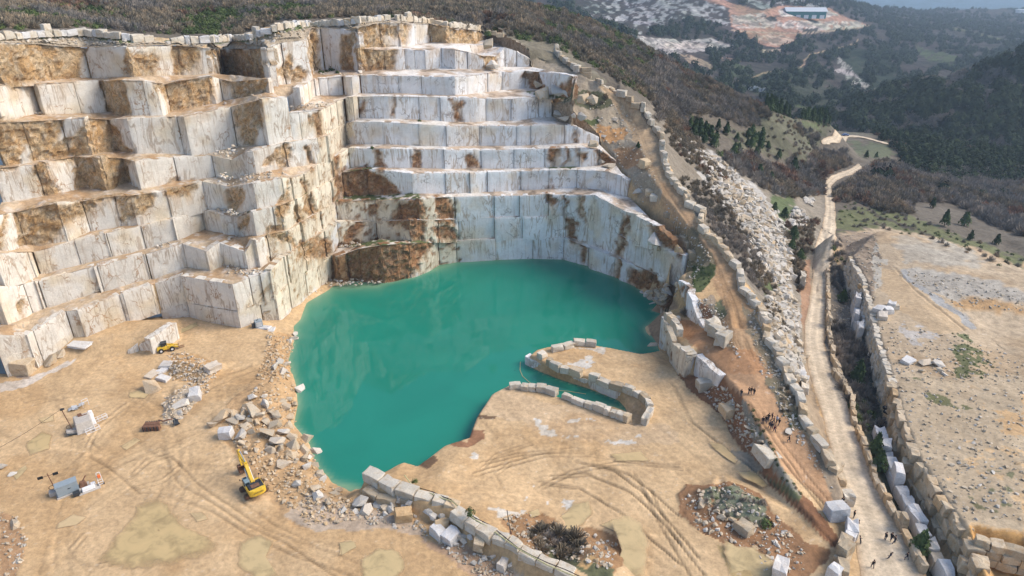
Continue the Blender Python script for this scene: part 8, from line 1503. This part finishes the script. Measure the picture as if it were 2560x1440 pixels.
for c_ in (((-.25, 1.2, 1.6), (-.25, 2.9, 3.6)), ((.55, 1.2, 1.6), (.55, 2.9, 3.6)), ((.15, 3.0, 4.9), (.15, 5.6, 5.75))): part('boom_cylinder', 'chrome', bo, lambda bm: tube(bm, list(c_), .11))
ar = part('arm', 'yellow', ex, lambda bm: (beam(bm, (.15, 5.9, 5.65), (.15, 7.15, 4.6), .38, .5, .42, .75), beam(bm, (.15, 7.05, 4.9), (.15, 6.5, 1.75), .4, .7, .32, .34)), .03)
part('bucket_link', 'chrome', ar, lambda bm: (tube(bm, [(.15, 7.35, 4.6), (.15, 7.05, 2.8)], .1), tube(bm, [(.15, 7.05, 2.8), (.15, 6.7, 1.8)], .07)))
def bucket(bm):
    pr = [(6.2, 1.75), (7.0, 1.8), (7.35, 1.2), (7.1, .45), (6.3, .25), (5.8, .55)]; A = [bm.verts.new((-.6, y, z)) for y, z in pr]; B = [bm.verts.new((.9, y, z)) for y, z in pr]
    for i in range(5): bm.faces.new((A[i], A[i + 1], B[i + 1], B[i]))
    bm.faces.new(A[::-1]); bm.faces.new(B); [bx(bm, (-.5 + .32 * i, 5.7, .55), (.12, .35, .12)) for i in range(5)]
part('bucket', 'rust', ex, bucket)
# small yellow loader under the cut step
p = hit(418, 876); ld = tag(empty('loader', p, math.radians(-62)), 'small muddy yellow wheel loader parked against the low cut step', 'loader')
part('chassis', 'yellow', ld, lambda bm: (bx(bm, (0, -1.0, 1.1), (1.7, 2.4, .8), None, 0, (.85, .9)), bx(bm, (0, .9, .85), (1.3, 1.3, .5))), .05)
lc = part('cab', 'dkgrey', ld, lambda bm: (bx(bm, (0, -.4, 2.45), (1.35, 1.35, .1)), [tube(bm, [(a, b, 1.4), (a * .95, b * .95 + -.02, 2.45)], .05) for a in (-.6, .6) for b in (-1.0, .2)]), 0); part('window', 'glass', lc, lambda bm: bx(bm, (0, -.4, 1.9), (1.1, 1.1, .9)))
for a in (-.85, .85):
    for b in (-1.3, 1.2): w_ = part('wheel', 'black', ld, lambda bm: bmesh.ops.create_cone(bm, cap_ends=True, segments=14, radius1=.6, radius2=.6, depth=.45, matrix=Matrix.Translation((a, b, .6)) @ Matrix.Rotation(math.pi / 2, 4, 'Y'))); part('rim', 'white', w_, lambda bm: bmesh.ops.create_cone(bm, cap_ends=True, segments=12, radius1=.28, radius2=.28, depth=.5, matrix=Matrix.Translation((a, b, .6)) @ Matrix.Rotation(math.pi / 2, 4, 'Y')))
part('lift_arm', 'yellow', ld, lambda bm: (beam(bm, (-.55, -.2, 1.6), (-.55, 2.7, .7), .2, .35, .2, .25), beam(bm, (.55, -.2, 1.6), (.55, 2.7, .7), .2, .35, .2, .25), bx(bm, (0, 1.6, 1.05), (1.1, .2, .25)))); part('fork', 'rust', ld, lambda bm: (bx(bm, (0, 2.8, .6), (1.7, .12, .7)), bx(bm, (-.4, 3.4, .25), (.15, 1.2, .1)), bx(bm, (.4, 3.4, .25), (.15, 1.2, .1))))
# grey generator box and what stands by it
ra = math.radians(38)
p = hit(172, 1232); g_b = tag(empty('generator_box', p, ra), 'blue grey steel generator box on a pale plinth', 'generator'); part('plinth', 'conc', g_b, lambda bm: bx(bm, (0, 0, .12), (3.9, 2.0, .3)), .03); hb = part('housing', 'boxgrey', g_b, lambda bm: bx(bm, (0, 0, 1.35), (3.5, 1.6, 2.1)), .04); part('handle', 'black', hb, lambda bm: bx(bm, (.3, -.83, 1.5), (.5, .06, .1))); part('lid', 'boxgrey', g_b, lambda bm: bx(bm, (0, 0, 2.44), (3.6, 1.7, .08)))
def lamp_pole(px, py, label, h, lean=(0, 0), floods=True):
    p = hit(px, py); e = tag(empty('lamp_pole', p, math.radians(30)), label, 'lamp pole'); part('base', 'conc', e, lambda bm: bx(bm, (0, 0, .45), (2.3, 1.2, .95)), .08); part('pole', 'rust', e, lambda bm: tube(bm, [(0, 0, .8), (lean[0], lean[1], h)], .09)); part('cable_coil', 'black', e, lambda bm: tube(bm, [(-.5 + .45 * math.cos(a), .2, 1.5 + .45 * math.sin(a)) for a in np.linspace(0, 6.28, 13)], .05))
    if floods:
        part('crossbar', 'rust', e, lambda bm: tube(bm, [(lean[0] - 1.2, lean[1], h - .5), (lean[0] + 1.2, lean[1], h - .5)], .05))
        for k in (-1.2, 1.2): part('floodlight', 'black', e, lambda bm: bx(bm, (lean[0] + k, lean[1] - .1, h - .45), (.85, .18, .5)))
    else: part('lamp_head', 'dkgrey', e, lambda bm: (bx(bm, (lean[0], lean[1], h), (.5, .4, .35)), bx(bm, (lean[0] + .4, lean[1], h), (.25, .25, .25))))
    return p
lamp_pole(143, 1234, 'rusty pole with two black floodlights beside the generator box', 4.8, (-.4, .2)); lp = lamp_pole(184, 1082, 'dark leaning pole on a stone base in front of the wedge block', 6.0, (-.7, .3), False)
a_ = Vector((lp[0] - .9, lp[1] + .1, lp[2] + 6.0)); b_ = Vector(hit(-60, 1212)) + Vector((0, 0, 5)); tag(part('overhead_cable', 'black', None, lambda bm: tube(bm, [a_ * (1 - s) + b_ * s - Vector((0, 0, math.sin(s * math.pi) * .6)) for s in np.linspace(0, 1, 18)], .035, 5)), 'thin black cable running from the leaning pole out of the left edge', 'cable')
p = hit(218, 1226); pm = tag(empty('pump', p, ra), 'white and rusty pump set on a pale slab right of the generator box', 'pump'); part('slab', 'conc', pm, lambda bm: (bx(bm, (.4, -.2, .12), (3.6, 1.5, .22)), bx(bm, (-.3, 1.6, .12), (2.0, 1.6, .22))), .04); part('housing', 'white', pm, lambda bm: (bx(bm, (.3, -.2, .6), (2.2, .8, .7), None, 0, (.9, .7)), bx(bm, (1.2, .7, .5), (.8, .5, .6))), .06); part('motor', 'rust', pm, lambda bm: (bx(bm, (-.3, 1.6, .7), (1.3, 1.1, 1.0), None, 0, (.6, .6)), tube(bm, [(-.2, 1.8, 1.1), (.5, 2.1, 1.9)], .12))); part('fan_guard', 'dkgrey', pm, lambda bm: (bx(bm, (-1.7, -.3, .45), (1.1, .9, .7)), tube(bm, [(-1.0, -.4, .4), (0, -.3, .5)], .1)))
p = hit(254, 1212); tr = tag(empty('hand_trolley', p, ra), 'white tube hand trolley carrying an orange canister', 'trolley'); part('frame', 'white', tr, lambda bm: (tube(bm, [(-.4, 0, .2), (-.3, .5, 2.6), (.3, .5, 2.6), (.4, 0, .2), (-.4, 0, .2)], .05), *[tube(bm, [(-.38, .1 * k, .2 + .45 * k), (.38, .1 * k, .2 + .45 * k)], .04) for k in range(1, 5)])); part('canister', 'orange', tr, lambda bm: bx(bm, (0, .25, 1.9), (.5, .35, .6)), .05)
for a in (-.5, .5): part('wheel', 'black', tr, lambda bm: bmesh.ops.create_cone(bm, cap_ends=True, segments=10, radius1=.25, radius2=.25, depth=.1, matrix=Matrix.Translation((a, 0, .25)) @ Matrix.Rotation(math.pi / 2, 4, 'Y')))
p = hit(212, 1068); wb = tag(empty('sawing_station', p, ra), 'wedge shaped concrete machine block with white side panels', 'machine base'); part('body', 'conc', wb, lambda bm: bx(bm, (0, 0, 1.2), (3.4, 4.6, 2.4), None, 0, (.85, .72)), .1); part('side_cover', 'white', wb, lambda bm: (bx(bm, (1.75, .2, 1.3), (.9, 3.6, 1.1), None, 0, (.7, .95)), bx(bm, (1.75, 2.4, 1.4), (1.1, .8, 1.4), None, 0, (.7, .7))), .12); part('top_plate', 'rust', wb, lambda bm: (bx(bm, (.3, .8, 2.5), (1.6, .12, .15)), bx(bm, (-.2, 1.4, 2.5), (.8, .7, .25)))); part('plate', 'dkgrey', wb, lambda bm: bx(bm, (-2.6, -.9, .35), (1.8, 1.8, .06), Matrix.Rotation(.35, 3, 'Y')))
for i, (x, y, lb) in enumerate(((233, 1078, 'lower white ladder frame leaning on the wedge block'), (252, 1050, 'upper white ladder frame right of the wedge block'))):
    p = hit(x, y); e = tag(empty('ladder_frame', p, math.radians(48)), lb, 'ladder frame'); part('rail', 'white', e, lambda bm: [tube(bm, [(-1.4, s, .15 + t), (1.4, s, .15 + t)], .05) for s in (-.4, .4) for t in (0, .7)])
    for k in range(4): part('rung', 'white', e, lambda bm: tube(bm, [(-1.3 + .87 * k, -.4, .15), (-1.3 + .87 * k, .4, .15), (-1.3 + .87 * k, .4, .85), (-1.3 + .87 * k, -.4, .85), (-1.3 + .87 * k, -.4, .15)], .035))
p = hit(192, 1022); e = tag(empty('crumpled_sheet', p, ra), 'heap of crumpled pale sheet and frames behind the wedge block', 'metal scrap'); part('sheet', 'tin', e, lambda bm: [bx(bm, (i * .7 - 1, random.uniform(-.4, .4), .35 + .1 * i), (1.1, 1.5, .1), Matrix.Rotation(random.uniform(-.5, .5), 3, 'Y') @ Matrix.Rotation(random.uniform(-.4, .4), 3, 'X')) for i in range(4)]); part('frame', 'white', e, lambda bm: (tube(bm, [(1.2, -.6, .1), (1.2, -.6, 1.3), (2.4, -.2, 1.3), (2.4, -.2, .1)], .05), tube(bm, [(1.2, .6, .1), (1.2, .6, 1.3), (2.4, .9, 1.3), (2.4, .9, .1)], .05)))
p = hit(380, 1074); bk = tag(empty('loader_bucket', p, math.radians(6)), 'rusty loader bucket lying alone on the floor', 'bucket'); part('shell', 'rust', bk, lambda bm: (bx(bm, (0, 0, .55), (3.4, 1.1, 1.1)), bx(bm, (0, .7, 1.1), (3.0, .9, .25))), .06); part('rib', 'dkgrey', bk, lambda bm: [bx(bm, (-1.4 + .7 * k, -.6, .6), (.16, .18, 1.0)) for k in range(5)]); part('tooth', 'dkgrey', bk, lambda bm: [bx(bm, (-1.4 + .35 * k, 1.25, 1.15), (.15, .45, .14)) for k in range(9)])
p = hit(428, 1070); p = hit(422, 1056); sc_ = tag(empty('scrap_grab', p, .6), 'bent rusty hook of scrap steel beside the rubble patch', 'metal scrap'); part('hook', 'rust', sc_, lambda bm: tube(bm, [(-2.6, -.4, .2), (-2.3, .5, .6), (-1.6, .9, .7), (-.9, .3, .5), (0, 0, .7), (.8, .3, .4)], .17)); part('frame', 'dkgrey', sc_, lambda bm: (bx(bm, (1.2, -1.6, .5), (1.0, 1.2, .5), Matrix.Rotation(.4, 3, 'X')), tube(bm, [(.7, -2.4, .2), (1.2, -1.0, 1.3), (1.8, -2.2, .2)], .09)))
pz = at(645, 820, -.1); e = tag(empty('pump_cabinet', pz, .5), 'small blue grey pump cabinet against the corner of the lowest wall', 'cabinet'); part('housing', 'boxgrey', e, lambda bm: bx(bm, (.4, .6, 1.0), (1.9, 1.6, 2.0)), .05); part('pipe', 'dkgrey', e, lambda bm: (tube(bm, [(-.6, .4, .3), (-.7, .4, 1.7), (.4, .6, 2.2)], .1), bx(bm, (-.9, .5, .7), (.9, .9, 1.1)))); part('front_panel', 'tin', e, lambda bm: bx(bm, (.4, -.24, 1.1), (1.4, .06, 1.3)))
def pole(px, py, h, lean, label, z=0.0, r=.07):
    p = hit(px, py); e = tag(empty('pole', (p[0], p[1], p[2] + z)), label, 'pole'); part('post', 'dkgrey', e, lambda bm: tube(bm, [(0, 0, -.2), (lean[0], lean[1], h)], r)); part('bracket', 'rust', e, lambda bm: bx(bm, (0, 0, .1), (.4, .4, .2)))
pole(1292, 962, 4.2, (-.5, .2), 'thin dark pole at the tip of the near spit'); pole(1283, 958, 2.2, (-.8, .2), 'short leaning rod left of the thin pole on the near spit'); pole(1277, 1372, 4.6, (-.6, .4), 'leaning black pole fixed on the block wall', 3.4)
hp = [Vector(at(x, y, z)) for (x, y), z in zip(q(8, (600, 705), (650, 770), (700, 805), (790, 835), (870, 870), (940, 890), (1020, 960), (1100, 1020), (1190, 1070), (1300, 1150), (1420, 1235), (1520, 1290), (1620, 1345), (1730, 1390), (1850, 1440)), (3.0, 2.4, 2.8, 3.4, 3.5, 3.7, 3.6, 3.9, 4.0, 4.0, 4.0, 4.0, 3.9, 3.8, 3.8))]
hs = tag(empty('cable_run', tuple(hp[0])), 'yellow hose and black cable lying along the top of the block wall', 'cable'); part('hose', 'hose', hs, lambda bm: tube(bm, [v - hp[0] for v in hp], .10)); part('cable', 'black', hs, lambda bm: tube(bm, [v - hp[0] + Vector((.35 * math.sin(i * 1.3), .35, .03)) for i, v in enumerate(hp[2:])], .07))
p0 = Vector(at(1302, 905, WATER + .02)); cv = [Vector(at(x, y, WATER + .03)) for x, y in ((1301, 905), (1300, 925), (1306, 940), (1322, 955), (1345, 968), (1380, 975), (1420, 978), (1465, 985))]; tag(part('floating_hose', 'hose', None, lambda bm: tube(bm, cv, .09)), 'thin pale hose floating in a loop at the mouth of the inlet', 'hose')
# tyres dumped on the plateau edge
def tyre(x, y, s, lab):
    p = hit(x, y); e = empty('tyre', p); tag(e, lab, 'tyre'); 
    def f(bm):
        rings = []
        for i in range(16):
            a = i / 16 * 6.283; rings.append([bm.verts.new(((s * (.72 + .28 * math.cos(b))) * math.cos(a), (s * (.72 + .28 * math.cos(b))) * math.sin(a), .28 * s * math.sin(b) + .25)) for b in np.linspace(0, 6.283, 8, endpoint=False)])
        for i in range(16):
            for j in range(8): bm.faces.new((rings[i][j], rings[(i + 1) % 16][j], rings[(i + 1) % 16][(j + 1) % 8], rings[i][(j + 1) % 8]))
    part('rubber', 'black', e, f, 0, True); part('bead', 'conc', e, lambda bm: tube(bm, [(s * .5 * math.cos(a), s * .5 * math.sin(a), .48) for a in np.linspace(0, 6.283, 15)], .06)); e.rotation_euler = (random.uniform(-.2, .2), random.uniform(-.2, .2), 0)
for (x, y), s, lb in zip(q(9, (1585, 235), (1590, 262), (1575, 325), (1560, 350)), (.95, .95, 1.3, 1.3), ('uppermost of the old tyres on the plateau edge', 'pale rimmed old tyre just below the uppermost one', 'wide old tyre below the pale rimmed one', 'lowest and largest old tyre on the plateau edge')): tyre(x, y, s, lb)
# car on the far bend, factory, sheds
p = hit(2108, 338); cr = tag(empty('parked_car', (p[0], p[1] - 3, p[2] + .4), .1), 'tiny blue car on the far bend of the dirt road', 'car'); part('body', 'blue', cr, lambda bm: (bx(bm, (0, 0, .7), (4.4, 1.8, .7)), bx(bm, (-.2, 0, 1.3), (2.5, 1.6, .6), None, 0, (.8, .85))), .12); part('window', 'glass', cr, lambda bm: bx(bm, (-.2, -.0, 1.32), (2.2, 1.66, .4)))
for a in (-1.4, 1.4):
    for b in (-.85, .85): part('wheel', 'black', cr, lambda bm: bmesh.ops.create_cone(bm, cap_ends=True, segments=12, radius1=.36, radius2=.36, depth=.25, matrix=Matrix.Translation((a, b, .36)) @ Matrix.Rotation(math.pi / 2, 4, 'X')))
def far_hit(G, px, py):
    X, Y = proj(G[..., 0], G[..., 1], G[..., 2]); i = np.unravel_index(np.argmin((X - px) ** 2 + (Y - py) ** 2 * 2), X.shape); return G[i]
p = far_hit(MOUNT, 2006, 42); fc = tag(empty('factory', (p[0], p[1] - 6, p[2] - 2), -.06), 'long white roofed factory shed in the far quarry', 'factory'); part('wall', 'green', fc, lambda bm: bx(bm, (0, 0, 6), (70, 26, 12))); part('lower_wall', 'white', fc, lambda bm: [bx(bm, (-28 + 14 * i, -13.2, 3), (8, .6, 6)) for i in range(5)])
def roof(bm):
    v = [bm.verts.new(c) for c in ((-37, -15, 12), (37, -15, 12), (37, 0, 18), (-37, 0, 18), (37, 15, 12), (-37, 15, 12))]; bm.faces.new((v[0], v[1], v[2], v[3])); bm.faces.new((v[3], v[2], v[4], v[5])); bm.faces.new((v[0], v[3], v[5])); bm.faces.new((v[1], v[4], v[2]))
part('roof', 'tin', fc, roof); part('annex', 'tin', fc, lambda bm: bx(bm, (-46, -2, 5), (18, 18, 10)))
for x, y, w, lb in ((1876, 219, 12, 'low white shed at the foot of the near hill across the valley'), (1902, 224, 7, 'smaller white shed right of the low one across the valley')):
    p = far_hit(MOUNT, x, y); e = tag(empty('shed', (p[0], p[1] - 3, p[2] - 1)), lb, 'shed'); part('wall', 'white', e, lambda bm: bx(bm, (0, 0, 1.8), (w, 5, 3.6))); part('roof', 'tin', e, lambda bm: bx(bm, (0, 0, 3.8), (w + 1, 6, .4)))
p = far_hit(MOUNT, 2535, 30); e = tag(empty('warehouse', (p[0], p[1] - 60, p[2] + 2)), 'long white warehouse on the far blue plain at the right edge', 'warehouse'); part('wall', 'white', e, lambda bm: bx(bm, (0, 0, 4), (60, 20, 8))); part('roof', 'tin', e, lambda bm: bx(bm, (0, 0, 9), (62, 22, 2)))
# ---------------------------------------------------------------- people
def person_material():
    m, t, p = mat_new('person_cloth'); tc = nd(t, 'ShaderNodeTexCoord'); sp = nd(t, 'ShaderNodeSeparateXYZ'); t.links.new(tc.outputs['Object'], sp.inputs[0]); oi = nd(t, 'ShaderNodeObjectInfo')
    z = mth(t, 'DIVIDE', sp.outputs[2], 2.0); rr_ = ramp(t, z, [(0, (.02, .02, .022)), (.03, (.055, .06, .085)), (.455, (.055, .06, .085)), (1, (.055, .06, .085))]); rr_.color_ramp.interpolation = 'CONSTANT'
    up_ = mth(t, 'GREATER_THAN', sp.outputs[2], .93); c = mixc(t, rr_.outputs[0], oi.outputs['Color'], up_); hd_ = mth(t, 'GREATER_THAN', sp.outputs[2], 1.475); c = mixc(t, c, (.42, .25, .17), hd_); t.links.new(c, p.inputs['Base Color']); return m
M['person'] = person_material(); M['hair'] = flat_mat('dark_hair', (.018, .014, .011), .8)
def person_mesh(k):
    me = bpy.data.meshes.new('person'); st = (0, .16, .3, .08)[k % 4]; am = (.1, .25, -.1, .3)[k % 4]
    V = [(0, 0, .95), (0, 0, 1.15), (0, .01, 1.38), (0, 0, 1.5), (0, .02, 1.60), (0, .02, 1.72), (-.1, 0, .9), (-.11, st, .5), (-.11, st * .6, .08), (-.11, st * .6 + .14, .05), (.1, 0, .9), (.11, -st * .6, .5), (.11, -st - .05, .08), (.11, -st + .09, .05),
         (-.19, 0, 1.40), (-.26, -.03, 1.13), (-.25, am, .90), (-.24, am + .06, .80), (.19, 0, 1.40), (.26, -.02, 1.13), (.24, .14 - am, .92), (.23, .2 - am, .82)]
    E_ = [(0, 1), (1, 2), (2, 3), (3, 4), (4, 5), (0, 6), (6, 7), (7, 8), (8, 9), (0, 10), (10, 11), (11, 12), (12, 13), (2, 14), (14, 15), (15, 16), (16, 17), (2, 18), (18, 19), (19, 20), (20, 21)]
    Rr = [.16, .155, .17, .065, .10, .085, .10, .075, .05, .045, .10, .075, .05, .045, .075, .055, .042, .04, .075, .055, .042, .04]
    me.from_pydata(V, E_, []); me.materials.append(M['person']); o = bpy.data.objects.new('person', me); COL.objects.link(o); o.modifiers.new('skin', 'SKIN'); sub = o.modifiers.new('sub', 'SUBSURF'); sub.levels = 1; sub.render_levels = 1
    for i, v in enumerate(me.skin_vertices[0].data): v.radius = (Rr[i] * (1.15 if i in (0, 1, 2) else 1), Rr[i] * (.75 if i in (0, 1, 2) else 1)); v.use_root = (i == 0)
    return o
PPL = [person_mesh(k) for k in range(4)]
bm = bmesh.new(); bmesh.ops.create_icosphere(bm, subdivisions=1, radius=.125, matrix=Matrix.Translation((0, -.01, 1.72)) @ Matrix.Diagonal((1, 1.05, .8, 1))); HAIR = bm_mesh('hair', bm, M['hair'], True)
bm = bmesh.new(); bmesh.ops.create_cube(bm, size=1, matrix=Matrix.Translation((0, .13, 1.3)) @ Matrix.Diagonal((.34, .08, .3, 1))); BAG = bm_mesh('backpack', bm, M['hair'])
used_p = set()
BLK_C = (.012, .012, .016); PEOPLE = [(1852, 991, 0, (.03, .032, .04), 'person with a pale bag strap standing alone on the rim of the red scarp'), (1871, 986, 1, BLK_C, 'left of the three dark dressed people walking abreast on the upper ramp'), (1877, 985, 2, BLK_C, 'middle of the three dark dressed people walking abreast on the upper ramp'), (1884, 988, 3, BLK_C, 'right of the three dark dressed people walking abreast on the upper ramp'),
 (1906, 1060, 0, (.03, .02, .035), 'leftmost person of the group on the ramp, in a dark purple jacket'), (1914, 1058, 1, BLK_C, 'second person from the left of the group on the ramp, in black'), (1920, 1052, 2, (.008, .008, .01), 'person in black at the back of the group on the ramp'), (1929, 1050, 0, (.10, .012, .02), 'person in a dark red top at the back of the group'), (1941, 1057, 3, (.62, .66, .72), 'person in a white jacket on the right of the group'), (1946, 1064, 1, BLK_C, 'rightmost person of the group, in black beside the white jacket'),
 (1933, 1060, 2, BLK_C, 'person in black left of the white jacket'), (1923, 1070, 3, (.02, .02, .03), 'person with a pale strap in the middle of the group'), (1928, 1074, 0, (.012, .014, .03), 'person in dark navy at the lower middle of the group'), (1935, 1081, 1, (.16, .015, .03), 'person in a red jacket at the lower end of the group'), (1971, 1106, 2, BLK_C, 'lone walker in black below the group on the ramp'),
 (2104, 1262, 0, BLK_C, 'uppermost person squeezed between the big pale block and the wall'), (2110, 1275, 1, BLK_C, 'second person behind the big pale block'), (2115, 1287, 2, (.02, .02, .05), 'third person behind the big pale block, lowest of them'), (2133, 1296, 3, BLK_C, 'person in black at the road side of the wall end'), (2143, 1319, 0, (.01, .012, .04), 'person half hidden behind the lower wall blocks'), (2152, 1360, 3, (.02, .02, .035), 'person bending forward beside the lower wall blocks'),
 (2212, 1350, 0, BLK_C, 'left of the three people in black on the valley road'), (2226, 1352, 1, BLK_C, 'middle of the three people in black on the valley road'), (2234, 1359, 2, (.02, .02, .025), 'right of the three people in black on the valley road'), (2219, 1397, 3, (.05, .06, .09), 'person in grey blue leaning forward on the valley road'), (2180, 1420, 1, BLK_C, 'lone person in black lowest on the valley road'), (2265, 1400, 2, BLK_C, 'person in black at the right verge beside the green bush')]
for x, y, k, c, lb in PEOPLE:
    p = hit(x, y)
    if k in used_p: o = PPL[k].copy(); COL.objects.link(o)
    else: o = PPL[k]; used_p.add(k)
    s = random.uniform(.97, 1.06); o.location = (p[0], p[1], p[2] + .03); o.rotation_euler = (.25 if 'forward' in lb else 0, 0, random.uniform(0, 6.3)); o.scale = (s * 1.05, s * 1.05, s); o.color = (*c, 1); tag(o, lb, 'person')
    link('hair', HAIR, o)
    if random.random() < .4: link('backpack', BAG, o)
# bushes that stand apart
BUSH = [tuft_mesh('branches', 240, 1.3, 1.6, .05, M['twig'], 80 + i) for i in range(2)]; BUSHG = [tuft_mesh('leaves', 170, .9, 1.2, .2, M['leaf'], 90 + i, 'leaf') for i in range(2)]
for x, y, s, kind, lb, z in ((1437, 1350, 1.7, 0, 'large grey leafless thorn bush left of the soil mound', None), (1395, 1340, 1.6, 0, 'brownish leafless bush behind the block wall', None), (1405, 1385, 1.3, 0, 'low leafless bush nearest the block wall', None), (1716, 785, 1.4, 0, 'dark leafless bush in the corner behind the platform blocks', None),
    (975, 44, 1.9, 1, 'dark green bush breaking the row of blocks on the top rim', 67), (748, 70, 1.0, 1, 'small green bush on the gravel slope under the top rim', None), (1220, 85, 1.5, 1, 'green bush at the right end of the top rim', None), (1031, 102, 1.2, 1, 'green bush at the foot of the cracked top face', 59.6), (802, 182, 1.1, 1, 'leftmost green bush at the foot of the tall grey slab', 52.8), (816, 180, .8, 1, 'second green bush at the foot of the tall grey slab', 52.8), (828, 176, 1.2, 1, 'third and tallest green bush at the foot of the tall grey slab', 52.8), (843, 183, .9, 1, 'rightmost green bush at the foot of the tall grey slab', 52.8),
    (1048, 302, .7, 1, 'small green bush under the brown streaked face', 39.5), (930, 370, .7, 1, 'small green bush at the left end of the long grey bench', 32.9), (1915, 1310, 1.2, 1, 'round green bush at the right end of the grassy mound', None), (1175, 1280, .9, 1, 'small green bush growing on the block wall', 3.0), (1038, 1205, .7, 1, 'green tuft behind the upper end of the block wall', None), (1376, 535, .8, 1, 'green bush in the corner of the wet grey face', 12.8), (1590, 575, 1.4, 1, 'green bush on the rocky shoulder above the lake', None), (1640, 150, 1.0, 1, 'green bush on the crest below the ring wall start', None)):
    p = hit(x, y) if z is None else at(x, y, ledge_z(x, z) if z < 60 else z - 1); e = tag(empty('bush', (p[0], p[1], p[2] - .1), random.uniform(0, 6)), lb, 'bush'); e.scale = (s, s, s); link('branches' if kind == 0 else 'leaves', random.choice(BUSH if kind == 0 else BUSHG), e); link('stem', TRK_M, e, (0, 0, 0), None, (.25, .25, .12))
